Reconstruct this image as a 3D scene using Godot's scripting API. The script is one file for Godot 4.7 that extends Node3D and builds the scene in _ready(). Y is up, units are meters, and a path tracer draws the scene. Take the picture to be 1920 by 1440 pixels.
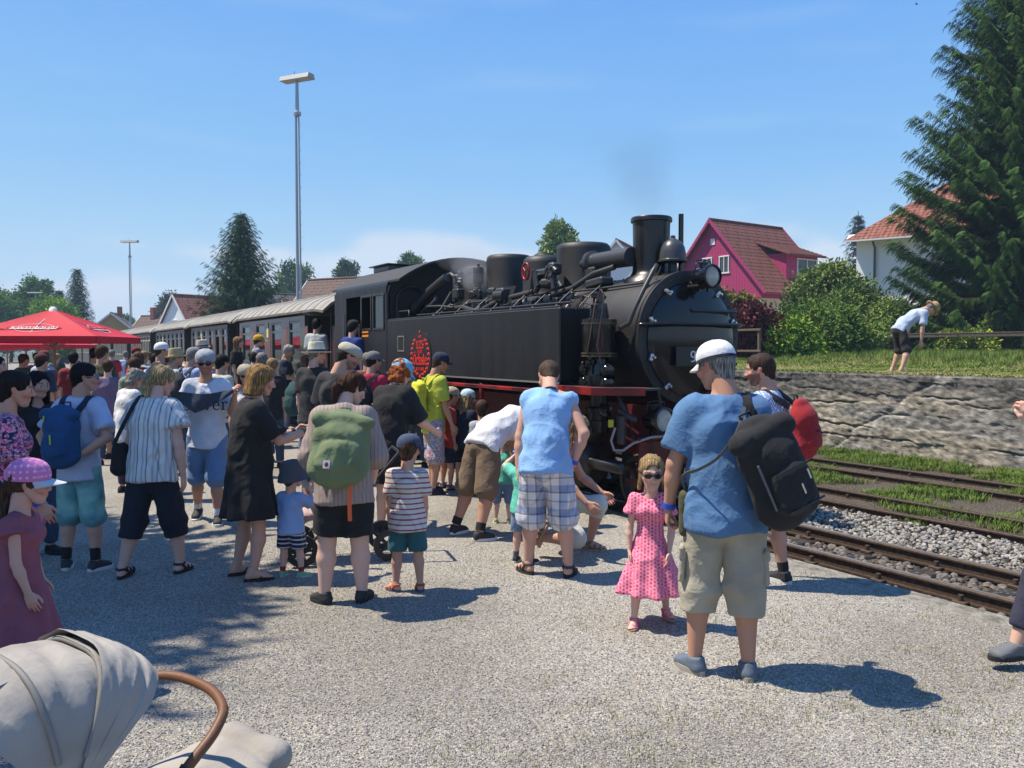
extends Node3D
var rng := RandomNumberGenerator.new()
var wob := FastNoiseLite.new()
var taken := {}

# ---------------------------------------------------------------- mesh building
class MB:
	var v := PackedVector3Array()
	var n := PackedVector3Array()
	var c := PackedColorArray()
	var uv := PackedVector2Array()
	var ix := PackedInt32Array()
	var col := Color.WHITE
	var colored := false
	func vert(p: Vector3, nn: Vector3, t := Vector2.ZERO) -> int:
		v.append(p); n.append(nn); c.append(col); uv.append(t)
		return v.size() - 1
	func tri(a: int, b: int, d: int) -> void:
		if (v[b] - v[a]).cross(v[d] - v[a]).dot(n[a] + n[b] + n[d]) > 0.0:
			ix.append_array(PackedInt32Array([a, d, b]))
		else:
			ix.append_array(PackedInt32Array([a, b, d]))
	func quad(a: Vector3, b: Vector3, d: Vector3, e: Vector3, out := Vector3.ZERO) -> void:
		var nn := (b - a).cross(e - a).normalized()
		if nn == Vector3.ZERO:
			nn = (d - b).cross(e - b).normalized()
		if out != Vector3.ZERO and nn.dot(out) < 0.0:
			nn = -nn
		var s := v.size()
		var w := a.distance_to(b)
		var h := a.distance_to(e)
		vert(a, nn, Vector2(0, h)); vert(b, nn, Vector2(w, h)); vert(d, nn, Vector2(w, 0)); vert(e, nn, Vector2(0, 0))
		tri(s, s + 1, s + 2); tri(s, s + 2, s + 3)
	func tri3(a: Vector3, b: Vector3, d: Vector3, out: Vector3) -> void:
		var nn := (b - a).cross(d - a).normalized()
		if nn.dot(out) < 0.0:
			nn = -nn
		var s := v.size()
		vert(a, nn); vert(b, nn); vert(d, nn)
		tri(s, s + 1, s + 2)
	func box(p: Vector3, size: Vector3, b := Basis.IDENTITY, bev := 0.0) -> void:
		var h := size * 0.5
		var e := minf(bev, minf(h.x, minf(h.y, h.z)) * 0.9)
		for ax in 3:
			var a1 := (ax + 1) % 3
			var a2 := (ax + 2) % 3
			for s in [-1.0, 1.0]:
				var q: Array[Vector3] = []
				for st in [[-1, -1], [1, -1], [1, 1], [-1, 1]]:
					var k := Vector3.ZERO
					k[ax] = s * h[ax]
					k[a1] = st[0] * (h[a1] - e)
					k[a2] = st[1] * (h[a2] - e)
					q.append(p + b * k)
				var o := Vector3.ZERO
				o[ax] = s
				quad(q[0], q[1], q[2], q[3], b * o)
		if e <= 0.0:
			return
		for ax in 3:
			var a1 := (ax + 1) % 3
			var a2 := (ax + 2) % 3
			for s1 in [-1.0, 1.0]:
				for s2 in [-1.0, 1.0]:
					var q: Array[Vector3] = []
					for st in [[0, -1], [0, 1], [1, 1], [1, -1]]:
						var k := Vector3.ZERO
						k[ax] = st[1] * (h[ax] - e)
						k[a1] = s1 * (h[a1] - (e if st[0] == 1 else 0.0))
						k[a2] = s2 * (h[a2] - (0.0 if st[0] == 1 else e))
						q.append(p + b * k)
					var o := Vector3.ZERO
					o[a1] = s1
					o[a2] = s2
					quad(q[0], q[1], q[2], q[3], b * o)
		for sx in [-1.0, 1.0]:
			for sy in [-1.0, 1.0]:
				for sz in [-1.0, 1.0]:
					var s := Vector3(sx, sy, sz)
					tri3(p + b * (s * Vector3(h.x, h.y - e, h.z - e)), p + b * (s * Vector3(h.x - e, h.y, h.z - e)), p + b * (s * Vector3(h.x - e, h.y - e, h.z)), b * s)
	func bar(a: Vector3, d: Vector3, w: float, h: float, up := Vector3.UP, bev := 0.0) -> void:
		var z := (d - a).normalized()
		var x := up.cross(z)
		if x.length() < 0.01:
			x = Vector3.RIGHT.cross(z)
		x = x.normalized()
		box((a + d) * 0.5, Vector3(w, h, a.distance_to(d)), Basis(x, z.cross(x), z), bev)
	func tube(pts: Array, rad: Variant, seg := 8, caps := true) -> void:
		var cnt := pts.size()
		var side := Vector3.ZERO
		var prev := -1
		for i in cnt:
			var t: Vector3 = (pts[mini(i + 1, cnt - 1)] - pts[maxi(i - 1, 0)]).normalized()
			if side == Vector3.ZERO:
				side = t.cross(Vector3.UP if absf(t.y) < 0.9 else Vector3.RIGHT).normalized()
			side = (side - t * side.dot(t)).normalized()
			var o := side.cross(t)
			var r: float = rad if rad is float else rad[i]
			var start := v.size()
			for k in seg + 1:
				var a := TAU * k / seg
				var d := side * cos(a) + o * sin(a)
				vert(pts[i] + d * r, d, Vector2(float(k) / seg, i))
			if prev >= 0:
				for k in seg:
					tri(prev + k, prev + k + 1, start + k + 1)
					tri(prev + k, start + k + 1, start + k)
			prev = start
			if caps and (i == 0 or i == cnt - 1):
				var dir := -t if i == 0 else t
				var m := vert(pts[i], dir)
				for k in seg + 1:
					vert(v[start + k], dir)
				for k in seg:
					tri(m, m + 1 + k, m + 2 + k)
	# profile: Array of Vector2(radius, height) turned about xf's y axis
	func lathe(prof: Array, seg: int, xf := Transform3D.IDENTITY, arc := TAU, ex := 1.0, ez := 1.0) -> void:
		for i in prof.size() - 1:
			var a: Vector2 = prof[i]
			var b: Vector2 = prof[i + 1]
			var f := (b - a).normalized()
			var na := Vector2(f.y, -f.x)
			var nb := na
			if i > 0:
				var g: Vector2 = (a - prof[i - 1]).normalized()
				if g.dot(f) > 0.7:
					na = (na + Vector2(g.y, -g.x)).normalized()
			if i < prof.size() - 2:
				var g: Vector2 = (prof[i + 2] - b).normalized()
				if g.dot(f) > 0.7:
					nb = (nb + Vector2(g.y, -g.x)).normalized()
			var s := v.size()
			for k in seg + 1:
				var an := arc * k / seg
				var cc := cos(an)
				var ss := sin(an)
				vert(xf * Vector3(a.x * cc * ex, a.y, a.x * ss * ez), (xf.basis * Vector3(na.x * cc / ex, na.y, na.x * ss / ez)).normalized(), Vector2(float(k) / seg, 0))
				vert(xf * Vector3(b.x * cc * ex, b.y, b.x * ss * ez), (xf.basis * Vector3(nb.x * cc / ex, nb.y, nb.x * ss / ez)).normalized(), Vector2(float(k) / seg, 1))
			for k in seg:
				var q := s + k * 2
				if b.x > 0.00001:
					tri(q, q + 1, q + 3)
				if a.x > 0.00001:
					tri(q, q + 3, q + 2)
	func ball(p: Vector3, r: Vector3, b := Basis.IDENTITY, seg := 12, lo := -0.5, hi := 0.5) -> void:
		var prof: Array = []
		for i in seg / 2 + 1:
			var a := PI * lerpf(lo, hi, i / float(seg / 2))
			prof.append(Vector2(maxf(cos(a), 0.0) * r.x, sin(a) * r.y))
		lathe(prof, seg, Transform3D(b, p), TAU, 1.0, r.z / r.x)
	# polygon in xf's xy plane, from z = 0 to z = depth
	func prism(poly: PackedVector2Array, depth: float, xf := Transform3D.IDENTITY) -> void:
		var t := Geometry2D.triangulate_polygon(poly)
		for side in 2:
			var z := depth * side
			var nn := xf.basis.z.normalized() * (1.0 if (side == 1) == (depth > 0.0) else -1.0)
			var s := v.size()
			for q in poly:
				vert(xf * Vector3(q.x, q.y, z), nn, q)
			for i in range(0, t.size(), 3):
				tri(s + t[i], s + t[i + 1], s + t[i + 2])
		var area := 0.0
		for i in poly.size():
			area += poly[i].cross(poly[(i + 1) % poly.size()])
		for i in poly.size():
			var a := poly[i]
			var b := poly[(i + 1) % poly.size()]
			var e := (b - a) * signf(area)
			quad(xf * Vector3(a.x, a.y, 0), xf * Vector3(b.x, b.y, 0), xf * Vector3(b.x, b.y, depth), xf * Vector3(a.x, a.y, depth), xf.basis * Vector3(e.y, -e.x, 0))
	# a smooth sheet through a grid of points (rows of equal length), both sides when thick
	func sheet(rows: Array, flip := false, uvs := Vector2.ONE) -> void:
		var h := rows.size()
		var w: int = rows[0].size()
		var s := v.size()
		for j in h:
			for i in w:
				var du: Vector3 = rows[j][mini(i + 1, w - 1)] - rows[j][maxi(i - 1, 0)]
				var dv: Vector3 = rows[mini(j + 1, h - 1)][i] - rows[maxi(j - 1, 0)][i]
				var nn := du.cross(dv).normalized()
				vert(rows[j][i], -nn if flip else nn, Vector2(float(i) / (w - 1), float(j) / (h - 1)) * uvs)
		for j in h - 1:
			for i in w - 1:
				var q := s + j * w + i
				tri(q, q + 1, q + w + 1); tri(q, q + w + 1, q + w)
	func add(o: MB, xf := Transform3D.IDENTITY) -> void:
		var s := v.size()
		var nb := xf.basis.inverse().transposed()
		for p in o.v:
			v.append(xf * p)
		for q in o.n:
			n.append((nb * q).normalized())
		c.append_array(o.c); uv.append_array(o.uv)
		if o.colored:
			colored = true
		var flip := xf.basis.determinant() < 0.0
		for i in range(0, o.ix.size(), 3):
			if flip:
				ix.append_array(PackedInt32Array([s + o.ix[i], s + o.ix[i + 2], s + o.ix[i + 1]]))
			else:
				ix.append_array(PackedInt32Array([s + o.ix[i], s + o.ix[i + 1], s + o.ix[i + 2]]))
	func mesh(m: Material) -> ArrayMesh:
		var a := []
		a.resize(Mesh.ARRAY_MAX)
		a[Mesh.ARRAY_VERTEX] = v
		a[Mesh.ARRAY_NORMAL] = n
		a[Mesh.ARRAY_TEX_UV] = uv
		if colored:
			a[Mesh.ARRAY_COLOR] = c
		a[Mesh.ARRAY_INDEX] = ix
		var r := ArrayMesh.new()
		r.add_surface_from_arrays(Mesh.PRIMITIVE_TRIANGLES, a)
		r.surface_set_material(0, m)
		return r

# ---------------------------------------------------------------- distance fields, meshed as surface nets
class Field:
	var g := PackedFloat32Array()
	var o: Vector3
	var c: float
	var nx: int
	var ny: int
	var nz: int
	func _init(lo: Vector3, hi: Vector3, cell: float) -> void:
		c = cell
		o = lo
		nx = int((hi.x - lo.x) / c) + 2
		ny = int((hi.y - lo.y) / c) + 2
		nz = int((hi.z - lo.z) / c) + 2
		g.resize(nx * ny * nz)
		g.fill(9.0)
	# tapered capsule a-b; da, db and side make it an ellipse across; flat: 1 = cut square at a, 2 = at b; op: 0 join, 1 cut away
	func bone(a: Vector3, b: Vector3, ra: float, rb: float, k: float, flat := 0, side := Vector3.ZERO, da := 0.0, db := 0.0, op := 0) -> void:
		var ell := side != Vector3.ZERO
		var m := maxf(maxf(ra, rb), maxf(da, db)) + maxf(k, c) + c * 1.5
		var lo := (a.min(b) - Vector3(m, m, m) - o) / c
		var hi := (a.max(b) + Vector3(m, m, m) - o) / c
		var x0 := maxi(int(lo.x), 0)
		var x1 := mini(int(hi.x) + 1, nx - 1)
		var y0 := maxi(int(lo.y), 0)
		var y1 := mini(int(hi.y) + 1, ny - 1)
		var z0 := maxi(int(lo.z), 0)
		var z1 := mini(int(hi.z) + 1, nz - 1)
		var ab := b - a
		var len := maxf(ab.length(), 0.00001)
		var ax := ab / len
		var cx := ax.x
		var cy := ax.y
		var cz := ax.z
		if ell:
			side = (side - ax * side.dot(ax)).normalized()
		var sx := side.x
		var sy := side.y
		var sz := side.z
		var far := m - c * 0.5
		for z in range(z0, z1 + 1):
			var pz := o.z + z * c - a.z
			for y in range(y0, y1 + 1):
				var py := o.y + y * c - a.y
				var i := (z * ny + y) * nx + x0
				var px := o.x + x0 * c - a.x - c
				for x in range(x0, x1 + 1):
					px += c
					var w := px * cx + py * cy + pz * cz
					var t := clampf(w / len, 0.0, 1.0)
					var over := w - t * len
					var qq := px * px + py * py + pz * pz - w * w
					var d: float
					if not ell:
						if (w > len and flat & 2) or (w < 0.0 and flat & 1):
							d = maxf(sqrt(maxf(qq, 0.0)) - (ra + (rb - ra) * t), absf(over))
						else:
							d = sqrt(maxf(qq + over * over, 0.0)) - (ra + (rb - ra) * t)
							if flat & 2:
								d = maxf(d, w - len)
							if flat & 1:
								d = maxf(d, -w)
					else:
						var rs := ra + (rb - ra) * t
						var rd := da + (db - da) * t
						var u := px * sx + py * sy + pz * sz
						var v2 := maxf(qq - u * u, 0.0)
						var ov := over
						if (over > 0.0 and flat & 2) or (over < 0.0 and flat & 1):
							ov = 0.0
						var mn := minf(rs, rd)
						var e := u * u / (rs * rs) + v2 / (rd * rd) + ov * ov / (mn * mn)
						var k0 := sqrt(e)
						var k1 := sqrt(u * u / (rs * rs * rs * rs) + v2 / (rd * rd * rd * rd) + ov * ov / (mn * mn * mn * mn))
						d = -mn if k1 < 0.0001 else k0 * (k0 - 1.0) / k1
						if flat & 2:
							d = maxf(d, w - len)
						if flat & 1:
							d = maxf(d, -w)
					if d < far:
						var q := g[i]
						if op == 1:
							if -d > q - k:
								var hh := maxf(k - absf(q + d), 0.0)
								g[i] = maxf(q, -d) + (hh * hh * 0.25 / k if k > 0.0 else 0.0)
						else:
							var df := absf(q - d)
							if df < k:
								g[i] = minf(q, d) - (k - df) * (k - df) * 0.25 / k
							elif d < q:
								g[i] = d
					i += 1
	func cut(p: Vector3, nn: Vector3) -> void:  # removes what lies on nn's side of the plane through p
		var i := 0
		for z in nz:
			for y in ny:
				var d := (o.x - p.x) * nn.x + (o.y + y * c - p.y) * nn.y + (o.z + z * c - p.z) * nn.z
				for x in nx:
					if d > g[i]:
						g[i] = d
					d += c * nn.x
					i += 1
	func mesh(xf := Transform3D.IDENTITY) -> MB:
		var r := MB.new()
		var id := PackedInt32Array()
		id.resize(g.size())
		id.fill(-1)
		var sx := nx
		var sy := nx * ny
		var lim := c * 4.0
		var P := PackedVector3Array()
		var cells := PackedInt32Array()
		var off := [0, 1, sx, sx + 1, sy, sy + 1, sy + sx, sy + sx + 1]
		for z in nz - 1:
			for y in ny - 1:
				var i := z * sy + y * sx - 1
				for x in nx - 1:
					i += 1
					var g0 := g[i]
					if g0 > lim or g0 < -lim:
						continue
					var g1 := g[i + 1]
					var g2 := g[i + sx]
					var g3 := g[i + sx + 1]
					var g4 := g[i + sy]
					var g5 := g[i + sy + 1]
					var g6 := g[i + sy + sx]
					var g7 := g[i + sy + sx + 1]
					var neg := int(g0 < 0.0) + int(g1 < 0.0) + int(g2 < 0.0) + int(g3 < 0.0) + int(g4 < 0.0) + int(g5 < 0.0) + int(g6 < 0.0) + int(g7 < 0.0)
					if neg == 0 or neg == 8:
						continue
					var s := Vector3.ZERO
					var k := 0
					if (g0 < 0.0) != (g1 < 0.0):
						s += Vector3(g0 / (g0 - g1), 0, 0); k += 1
					if (g2 < 0.0) != (g3 < 0.0):
						s += Vector3(g2 / (g2 - g3), 1, 0); k += 1
					if (g4 < 0.0) != (g5 < 0.0):
						s += Vector3(g4 / (g4 - g5), 0, 1); k += 1
					if (g6 < 0.0) != (g7 < 0.0):
						s += Vector3(g6 / (g6 - g7), 1, 1); k += 1
					if (g0 < 0.0) != (g2 < 0.0):
						s += Vector3(0, g0 / (g0 - g2), 0); k += 1
					if (g1 < 0.0) != (g3 < 0.0):
						s += Vector3(1, g1 / (g1 - g3), 0); k += 1
					if (g4 < 0.0) != (g6 < 0.0):
						s += Vector3(0, g4 / (g4 - g6), 1); k += 1
					if (g5 < 0.0) != (g7 < 0.0):
						s += Vector3(1, g5 / (g5 - g7), 1); k += 1
					if (g0 < 0.0) != (g4 < 0.0):
						s += Vector3(0, 0, g0 / (g0 - g4)); k += 1
					if (g1 < 0.0) != (g5 < 0.0):
						s += Vector3(1, 0, g1 / (g1 - g5)); k += 1
					if (g2 < 0.0) != (g6 < 0.0):
						s += Vector3(0, 1, g2 / (g2 - g6)); k += 1
					if (g3 < 0.0) != (g7 < 0.0):
						s += Vector3(1, 1, g3 / (g3 - g7)); k += 1
					id[i] = P.size()
					cells.append(i)
					P.append(o + (Vector3(x, y, z) + s / k) * c)
		var I := PackedInt32Array()
		for i in cells:
			var neg := g[i] < 0.0
			if neg != (g[i + 1] < 0.0) and i >= sx + sy:
				_q(I, id[i], id[i - sx], id[i - sx - sy], id[i - sy], neg)
			if neg != (g[i + sx] < 0.0) and i >= 1 + sy:
				_q(I, id[i], id[i - sy], id[i - sy - 1], id[i - 1], neg)
			if neg != (g[i + sy] < 0.0) and i >= 1 + sx:
				_q(I, id[i], id[i - 1], id[i - 1 - sx], id[i - sx], neg)
		r.v = P
		r.ix = I
		finish(r)
		if xf != Transform3D.IDENTITY:
			for i in r.v.size():
				r.v[i] = xf * r.v[i]
				r.n[i] = xf.basis * r.n[i]
		return r
	func _q(I: PackedInt32Array, a: int, b: int, d: int, e: int, neg: bool) -> void:
		if a < 0 or b < 0 or d < 0 or e < 0:
			return
		if neg:
			I.append_array(PackedInt32Array([a, d, b, a, e, d]))
		else:
			I.append_array(PackedInt32Array([a, b, d, a, d, e]))
	static func finish(r: MB) -> void:  # smooth normals from the faces
		var N := PackedVector3Array()
		N.resize(r.v.size())
		for i in range(0, r.ix.size(), 3):
			var a := r.ix[i]
			var b := r.ix[i + 1]
			var d := r.ix[i + 2]
			var nn := (r.v[d] - r.v[a]).cross(r.v[b] - r.v[a])
			N[a] += nn; N[b] += nn; N[d] += nn
		for i in N.size():
			N[i] = N[i].normalized()
		r.n = N
		if r.c.size() != r.v.size():
			r.c.resize(r.v.size()); r.c.fill(Color.WHITE)
			r.uv.resize(r.v.size())
# ---------------------------------------------------------------- nodes, labels, materials
func numbered(called: String) -> String:
	taken[called] = taken.get(called, -1) + 1
	return called if taken[called] == 0 else "%s_%03d" % [called, taken[called]]

func tag(o: Node, label: String, category: String, group := "", kind := "") -> Node:
	if label: o.set_meta("label", label)
	if category: o.set_meta("category", category)
	if group: o.set_meta("group", group)
	if kind: o.set_meta("kind", kind)
	return o

func thing(called: String, label: String, category: String, at := Vector3.ZERO, yaw := 0.0, group := "") -> Node3D:
	var o := Node3D.new()
	o.name = numbered(called)
	add_child(o)
	o.position = at
	o.rotation.y = yaw
	tag(o, label, category, group)
	return o

# far-apart pieces of one build become parts of their own; the largest is returned
func part(called: String, mb: MB, m: Material, parent: Node, label := "") -> MeshInstance3D:
	var all := [mb]
	if parent != self and mb.v.size() < 6000:
		all = pieces(mb)
	var first: MeshInstance3D = null
	for q in all:
		var o := MeshInstance3D.new()
		o.mesh = q.mesh(m)
		o.name = numbered(called) if parent == self else called
		parent.add_child(o, true)
		if label: o.set_meta("label", label)
		if first == null: first = o
	return first

func pieces(mb: MB) -> Array:
	var n := mb.v.size()
	var up := PackedInt32Array()
	up.resize(n)
	var seen := {}
	for i in n:
		var key := Vector3i((mb.v[i] * 5000.0).round())
		up[i] = seen.get_or_add(key, i)
	var find := func(i: int) -> int:
		while up[i] != i:
			up[i] = up[up[i]]
			i = up[i]
		return i
	for i in range(0, mb.ix.size(), 3):
		var a: int = find.call(mb.ix[i])
		for j in [1, 2]:
			var b: int = find.call(mb.ix[i + j])
			if b < a:
				up[a] = b; a = b
			elif a < b:
				up[b] = a
	var boxes := {}
	for i in n:
		var r: int = find.call(i)
		boxes[r] = boxes[r].expand(mb.v[i]) if boxes.has(r) else AABB(mb.v[i], Vector3.ZERO)
	if boxes.size() < 2 or boxes.size() > 60:
		return [mb]
	var ids := boxes.keys()
	var grp := {}
	for i in ids: grp[i] = i
	for i in ids.size():
		for j in range(i + 1, ids.size()):
			var A: AABB = boxes[ids[i]]
			var B: AABB = boxes[ids[j]]
			var gap := (A.position - B.end).max(B.position - A.end).max(Vector3.ZERO)
			if gap.length() <= maxf(0.02, 0.5 * maxf(A.get_longest_axis_size(), B.get_longest_axis_size())):
				var ga: int = grp[ids[i]]
				var gb: int = grp[ids[j]]
				if ga != gb:
					for k in ids:
						if grp[k] == gb: grp[k] = ga
	var out := {}
	for i in ids:
		if not out.has(grp[i]): out[grp[i]] = MB.new()
	if out.size() == 1 or out.size() > 24:
		return [mb]
	var to := {}
	for i in range(0, mb.ix.size(), 3):
		var o: MB = out[grp[find.call(mb.ix[i])]]
		o.colored = mb.colored
		for j in 3:
			var q := mb.ix[i + j]
			if not to.has(q):
				to[q] = o.v.size()
				o.col = mb.c[q]
				o.vert(mb.v[q], mb.n[q], mb.uv[q])
			o.ix.append(to[q])
	var list: Array = out.values()
	list.sort_custom(func(a, b): return a.ix.size() > b.ix.size())
	return list

func part_mesh(called: String, mesh: Mesh, parent: Node, xf := Transform3D.IDENTITY, m: Material = null) -> MeshInstance3D:
	var o := MeshInstance3D.new()
	o.mesh = mesh
	o.name = numbered(called) if parent == self else called
	parent.add_child(o, true)
	o.transform = xf
	if m: o.material_override = m
	return o

func structure(called: String, mb: MB, m: Material) -> MeshInstance3D:
	var o := part(called, mb, m, self)
	o.set_meta("kind", "structure")
	return o

func stuff(called: String, mesh: Mesh, xfs: Array, cols: Array, parent: Node) -> MultiMeshInstance3D:
	var mm := MultiMesh.new()
	mm.transform_format = MultiMesh.TRANSFORM_3D
	mm.use_colors = cols.size() > 0
	mm.mesh = mesh
	mm.instance_count = xfs.size()
	for i in xfs.size():
		mm.set_instance_transform(i, xfs[i])
		if cols.size() > 0:
			mm.set_instance_color(i, cols[i])
	var o := MultiMeshInstance3D.new()
	o.multimesh = mm
	o.name = numbered(called) if parent == self else called
	parent.add_child(o, true)
	o.set_meta("kind", "stuff")
	return o

func lin(r: float, g: float, b: float) -> Color:  # a real-world base colour, as sRGB
	return Color(r, g, b).linear_to_srgb()

var mats := {}
func mat(key: String, color: Color, rough := 0.8, metal := 0.0) -> StandardMaterial3D:
	if mats.has(key):
		return mats[key]
	var m := StandardMaterial3D.new()
	m.resource_name = key
	m.albedo_color = color
	m.roughness = rough
	m.metallic = metal
	mats[key] = m
	return m

func noise_tex(freq: float, size: int, ramp: Array, seed_ := 1, oct := 4, normal := false, bump := 4.0, type := FastNoiseLite.TYPE_SIMPLEX_SMOOTH, ridged := false) -> NoiseTexture2D:
	var t := NoiseTexture2D.new()
	var f := FastNoiseLite.new()
	f.noise_type = type
	f.frequency = freq
	f.fractal_octaves = oct
	f.seed = seed_
	if ridged: f.fractal_type = FastNoiseLite.FRACTAL_RIDGED
	t.noise = f
	t.width = size
	t.height = size
	t.seamless = true
	if normal:
		t.as_normal_map = true
		t.bump_strength = bump
	elif ramp.size() > 0:
		var gr := Gradient.new()
		gr.offsets = PackedFloat32Array(ramp.map(func(e): return e[0]))
		gr.colors = PackedColorArray(ramp.map(func(e): return e[1]))
		t.color_ramp = gr
	return t

func tri_map(m: StandardMaterial3D, scale: float, world := false) -> StandardMaterial3D:
	m.uv1_triplanar = true
	m.uv1_world_triplanar = world
	m.uv1_scale = Vector3(scale, scale, scale)
	return m

var wrinkle: Texture2D
var mottle: Texture2D
func cloth(key: String, color: Color, tex: Texture2D = null, scale := 1.0) -> StandardMaterial3D:
	if mats.has(key):
		return mats[key]
	var m := mat(key, color, 0.92)
	if tex == null:
		m.albedo_texture = mottle
		tri_map(m, 1.9)
	else:
		m.albedo_texture = tex
		tri_map(m, scale)
	m.normal_enabled = true
	m.normal_texture = wrinkle
	m.normal_scale = 0.9
	m.rim_enabled = true
	m.rim = 0.15
	return m

func picture(w: int, h: int, f: Callable) -> ImageTexture:
	var im := Image.create(w, h, false, Image.FORMAT_RGB8)
	for y in h:
		for x in w:
			im.set_pixel(x, y, f.call(x, y))
	return ImageTexture.create_from_image(im)
# ---------------------------------------------------------------- people
var heads := {}
var hairs := {}
var hands := {}
var shoes := {}
const SKIN := Color(0.5, 0.285, 0.2)

func head_mesh(kind: String, cell: float) -> MB:  # chin at -0.5, crown at 0.5, face towards +z
	var key := "%s%.3f" % [kind, cell]
	if heads.has(key):
		return heads[key]
	var ch := kind == "child"
	var wo := kind == "woman"
	var f := Field.new(Vector3(-0.52, -0.9, -0.62), Vector3(0.52, 0.62, 0.68), cell)
	var R := Vector3.RIGHT
	f.bone(Vector3(0, 0.14, -0.12), Vector3(0, 0.15, 0.06), 0.345, 0.325, 0.05, 0, R, 0.36, 0.34)
	f.bone(Vector3(0, -0.02, 0.12), Vector3(0, -0.34, 0.21), 0.28, 0.135 if not ch else 0.15, 0.08)
	f.bone(Vector3(-0.21, -0.14, 0.02), Vector3(-0.08, -0.38, 0.22), 0.1, 0.1, 0.08)
	f.bone(Vector3(0.21, -0.14, 0.02), Vector3(0.08, -0.38, 0.22), 0.1, 0.1, 0.08)
	f.bone(Vector3(0, -0.41, 0.3), Vector3(0, -0.41, 0.28), 0.085, 0.09, 0.06)
	f.bone(Vector3(0, -0.2, -0.14), Vector3(0, -0.85, -0.2), 0.24 if not (wo or ch) else 0.205, 0.25 if not (wo or ch) else 0.21, 0.07)
	for s in [-1.0, 1.0]:
		f.bone(Vector3(s * 0.2, -0.1, 0.27), Vector3(s * 0.12, -0.14, 0.32), 0.1, 0.1, 0.06)
		f.bone(Vector3(s * 0.05, 0.09, 0.4), Vector3(s * 0.22, 0.08, 0.31), 0.045, 0.04, 0.05)
		f.bone(Vector3(s * 0.145, 0.0, 0.43), Vector3(s * 0.15, 0.0, 0.42), 0.075, 0.075, 0.03, 0, Vector3.ZERO, 0, 0, 1)
		f.bone(Vector3(s * 0.14, 0.0, 0.335), Vector3(s * 0.145, 0.0, 0.335), 0.07, 0.07, 0.01)
		f.bone(Vector3(s * 0.33, 0.03, -0.06), Vector3(s * 0.315, -0.1, -0.02), 0.062, 0.042, 0.02, 0, Vector3(0, 0.3, 1), 0.032, 0.028)
	f.bone(Vector3(0, 0.04, 0.385), Vector3(0, -0.13, 0.475 if not ch else 0.44), 0.04, 0.058, 0.035)
	f.bone(Vector3(-0.06, -0.145, 0.4), Vector3(0.06, -0.145, 0.4), 0.045, 0.045, 0.03)
	f.bone(Vector3(-0.07, -0.255, 0.37), Vector3(0.07, -0.255, 0.37), 0.04, 0.04, 0.03)
	f.bone(Vector3(-0.06, -0.3, 0.365), Vector3(0.06, -0.3, 0.365), 0.042, 0.042, 0.03)
	f.bone(Vector3(-0.06, -0.278, 0.43), Vector3(0.06, -0.278, 0.43), 0.012, 0.012, 0.02, 0, Vector3.ZERO, 0, 0, 1)
	var m := f.mesh()
	m.colored = true
	for i in m.v.size():
		var p := m.v[i]
		var c := Color(1, 1, 1)
		if p.z > 0.2:
			var ax := absf(p.x)
			var e := Vector2((ax - 0.145) / 0.075, (p.y - 0.0) / 0.035).length()
			if e < 1.0:
				c = Color(0.12, 0.1, 0.1) if absf(ax - 0.145) < 0.033 else Color(1.25, 1.6, 1.9)
			elif ax > 0.05 and ax < 0.25 and absf(p.y - 0.105 + (ax - 0.14) * 0.12) < 0.025:
				c = Color(0.3, 0.26, 0.26)
			elif ax < 0.12 and absf(p.y + 0.278) < 0.035 - ax * 0.2:
				c = Color(1.0, 0.7, 0.72)
			elif Vector2((ax - 0.2) / 0.13, (p.y + 0.14) / 0.12).length() < 1.0:
				c = Color(1.05, 0.88, 0.88)
		elif absf(p.x) > 0.31 and absf(p.z) < 0.2:
			c = Color(1.05, 0.82, 0.8)
		m.c[i] = c
	heads[key] = m
	return m

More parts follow.
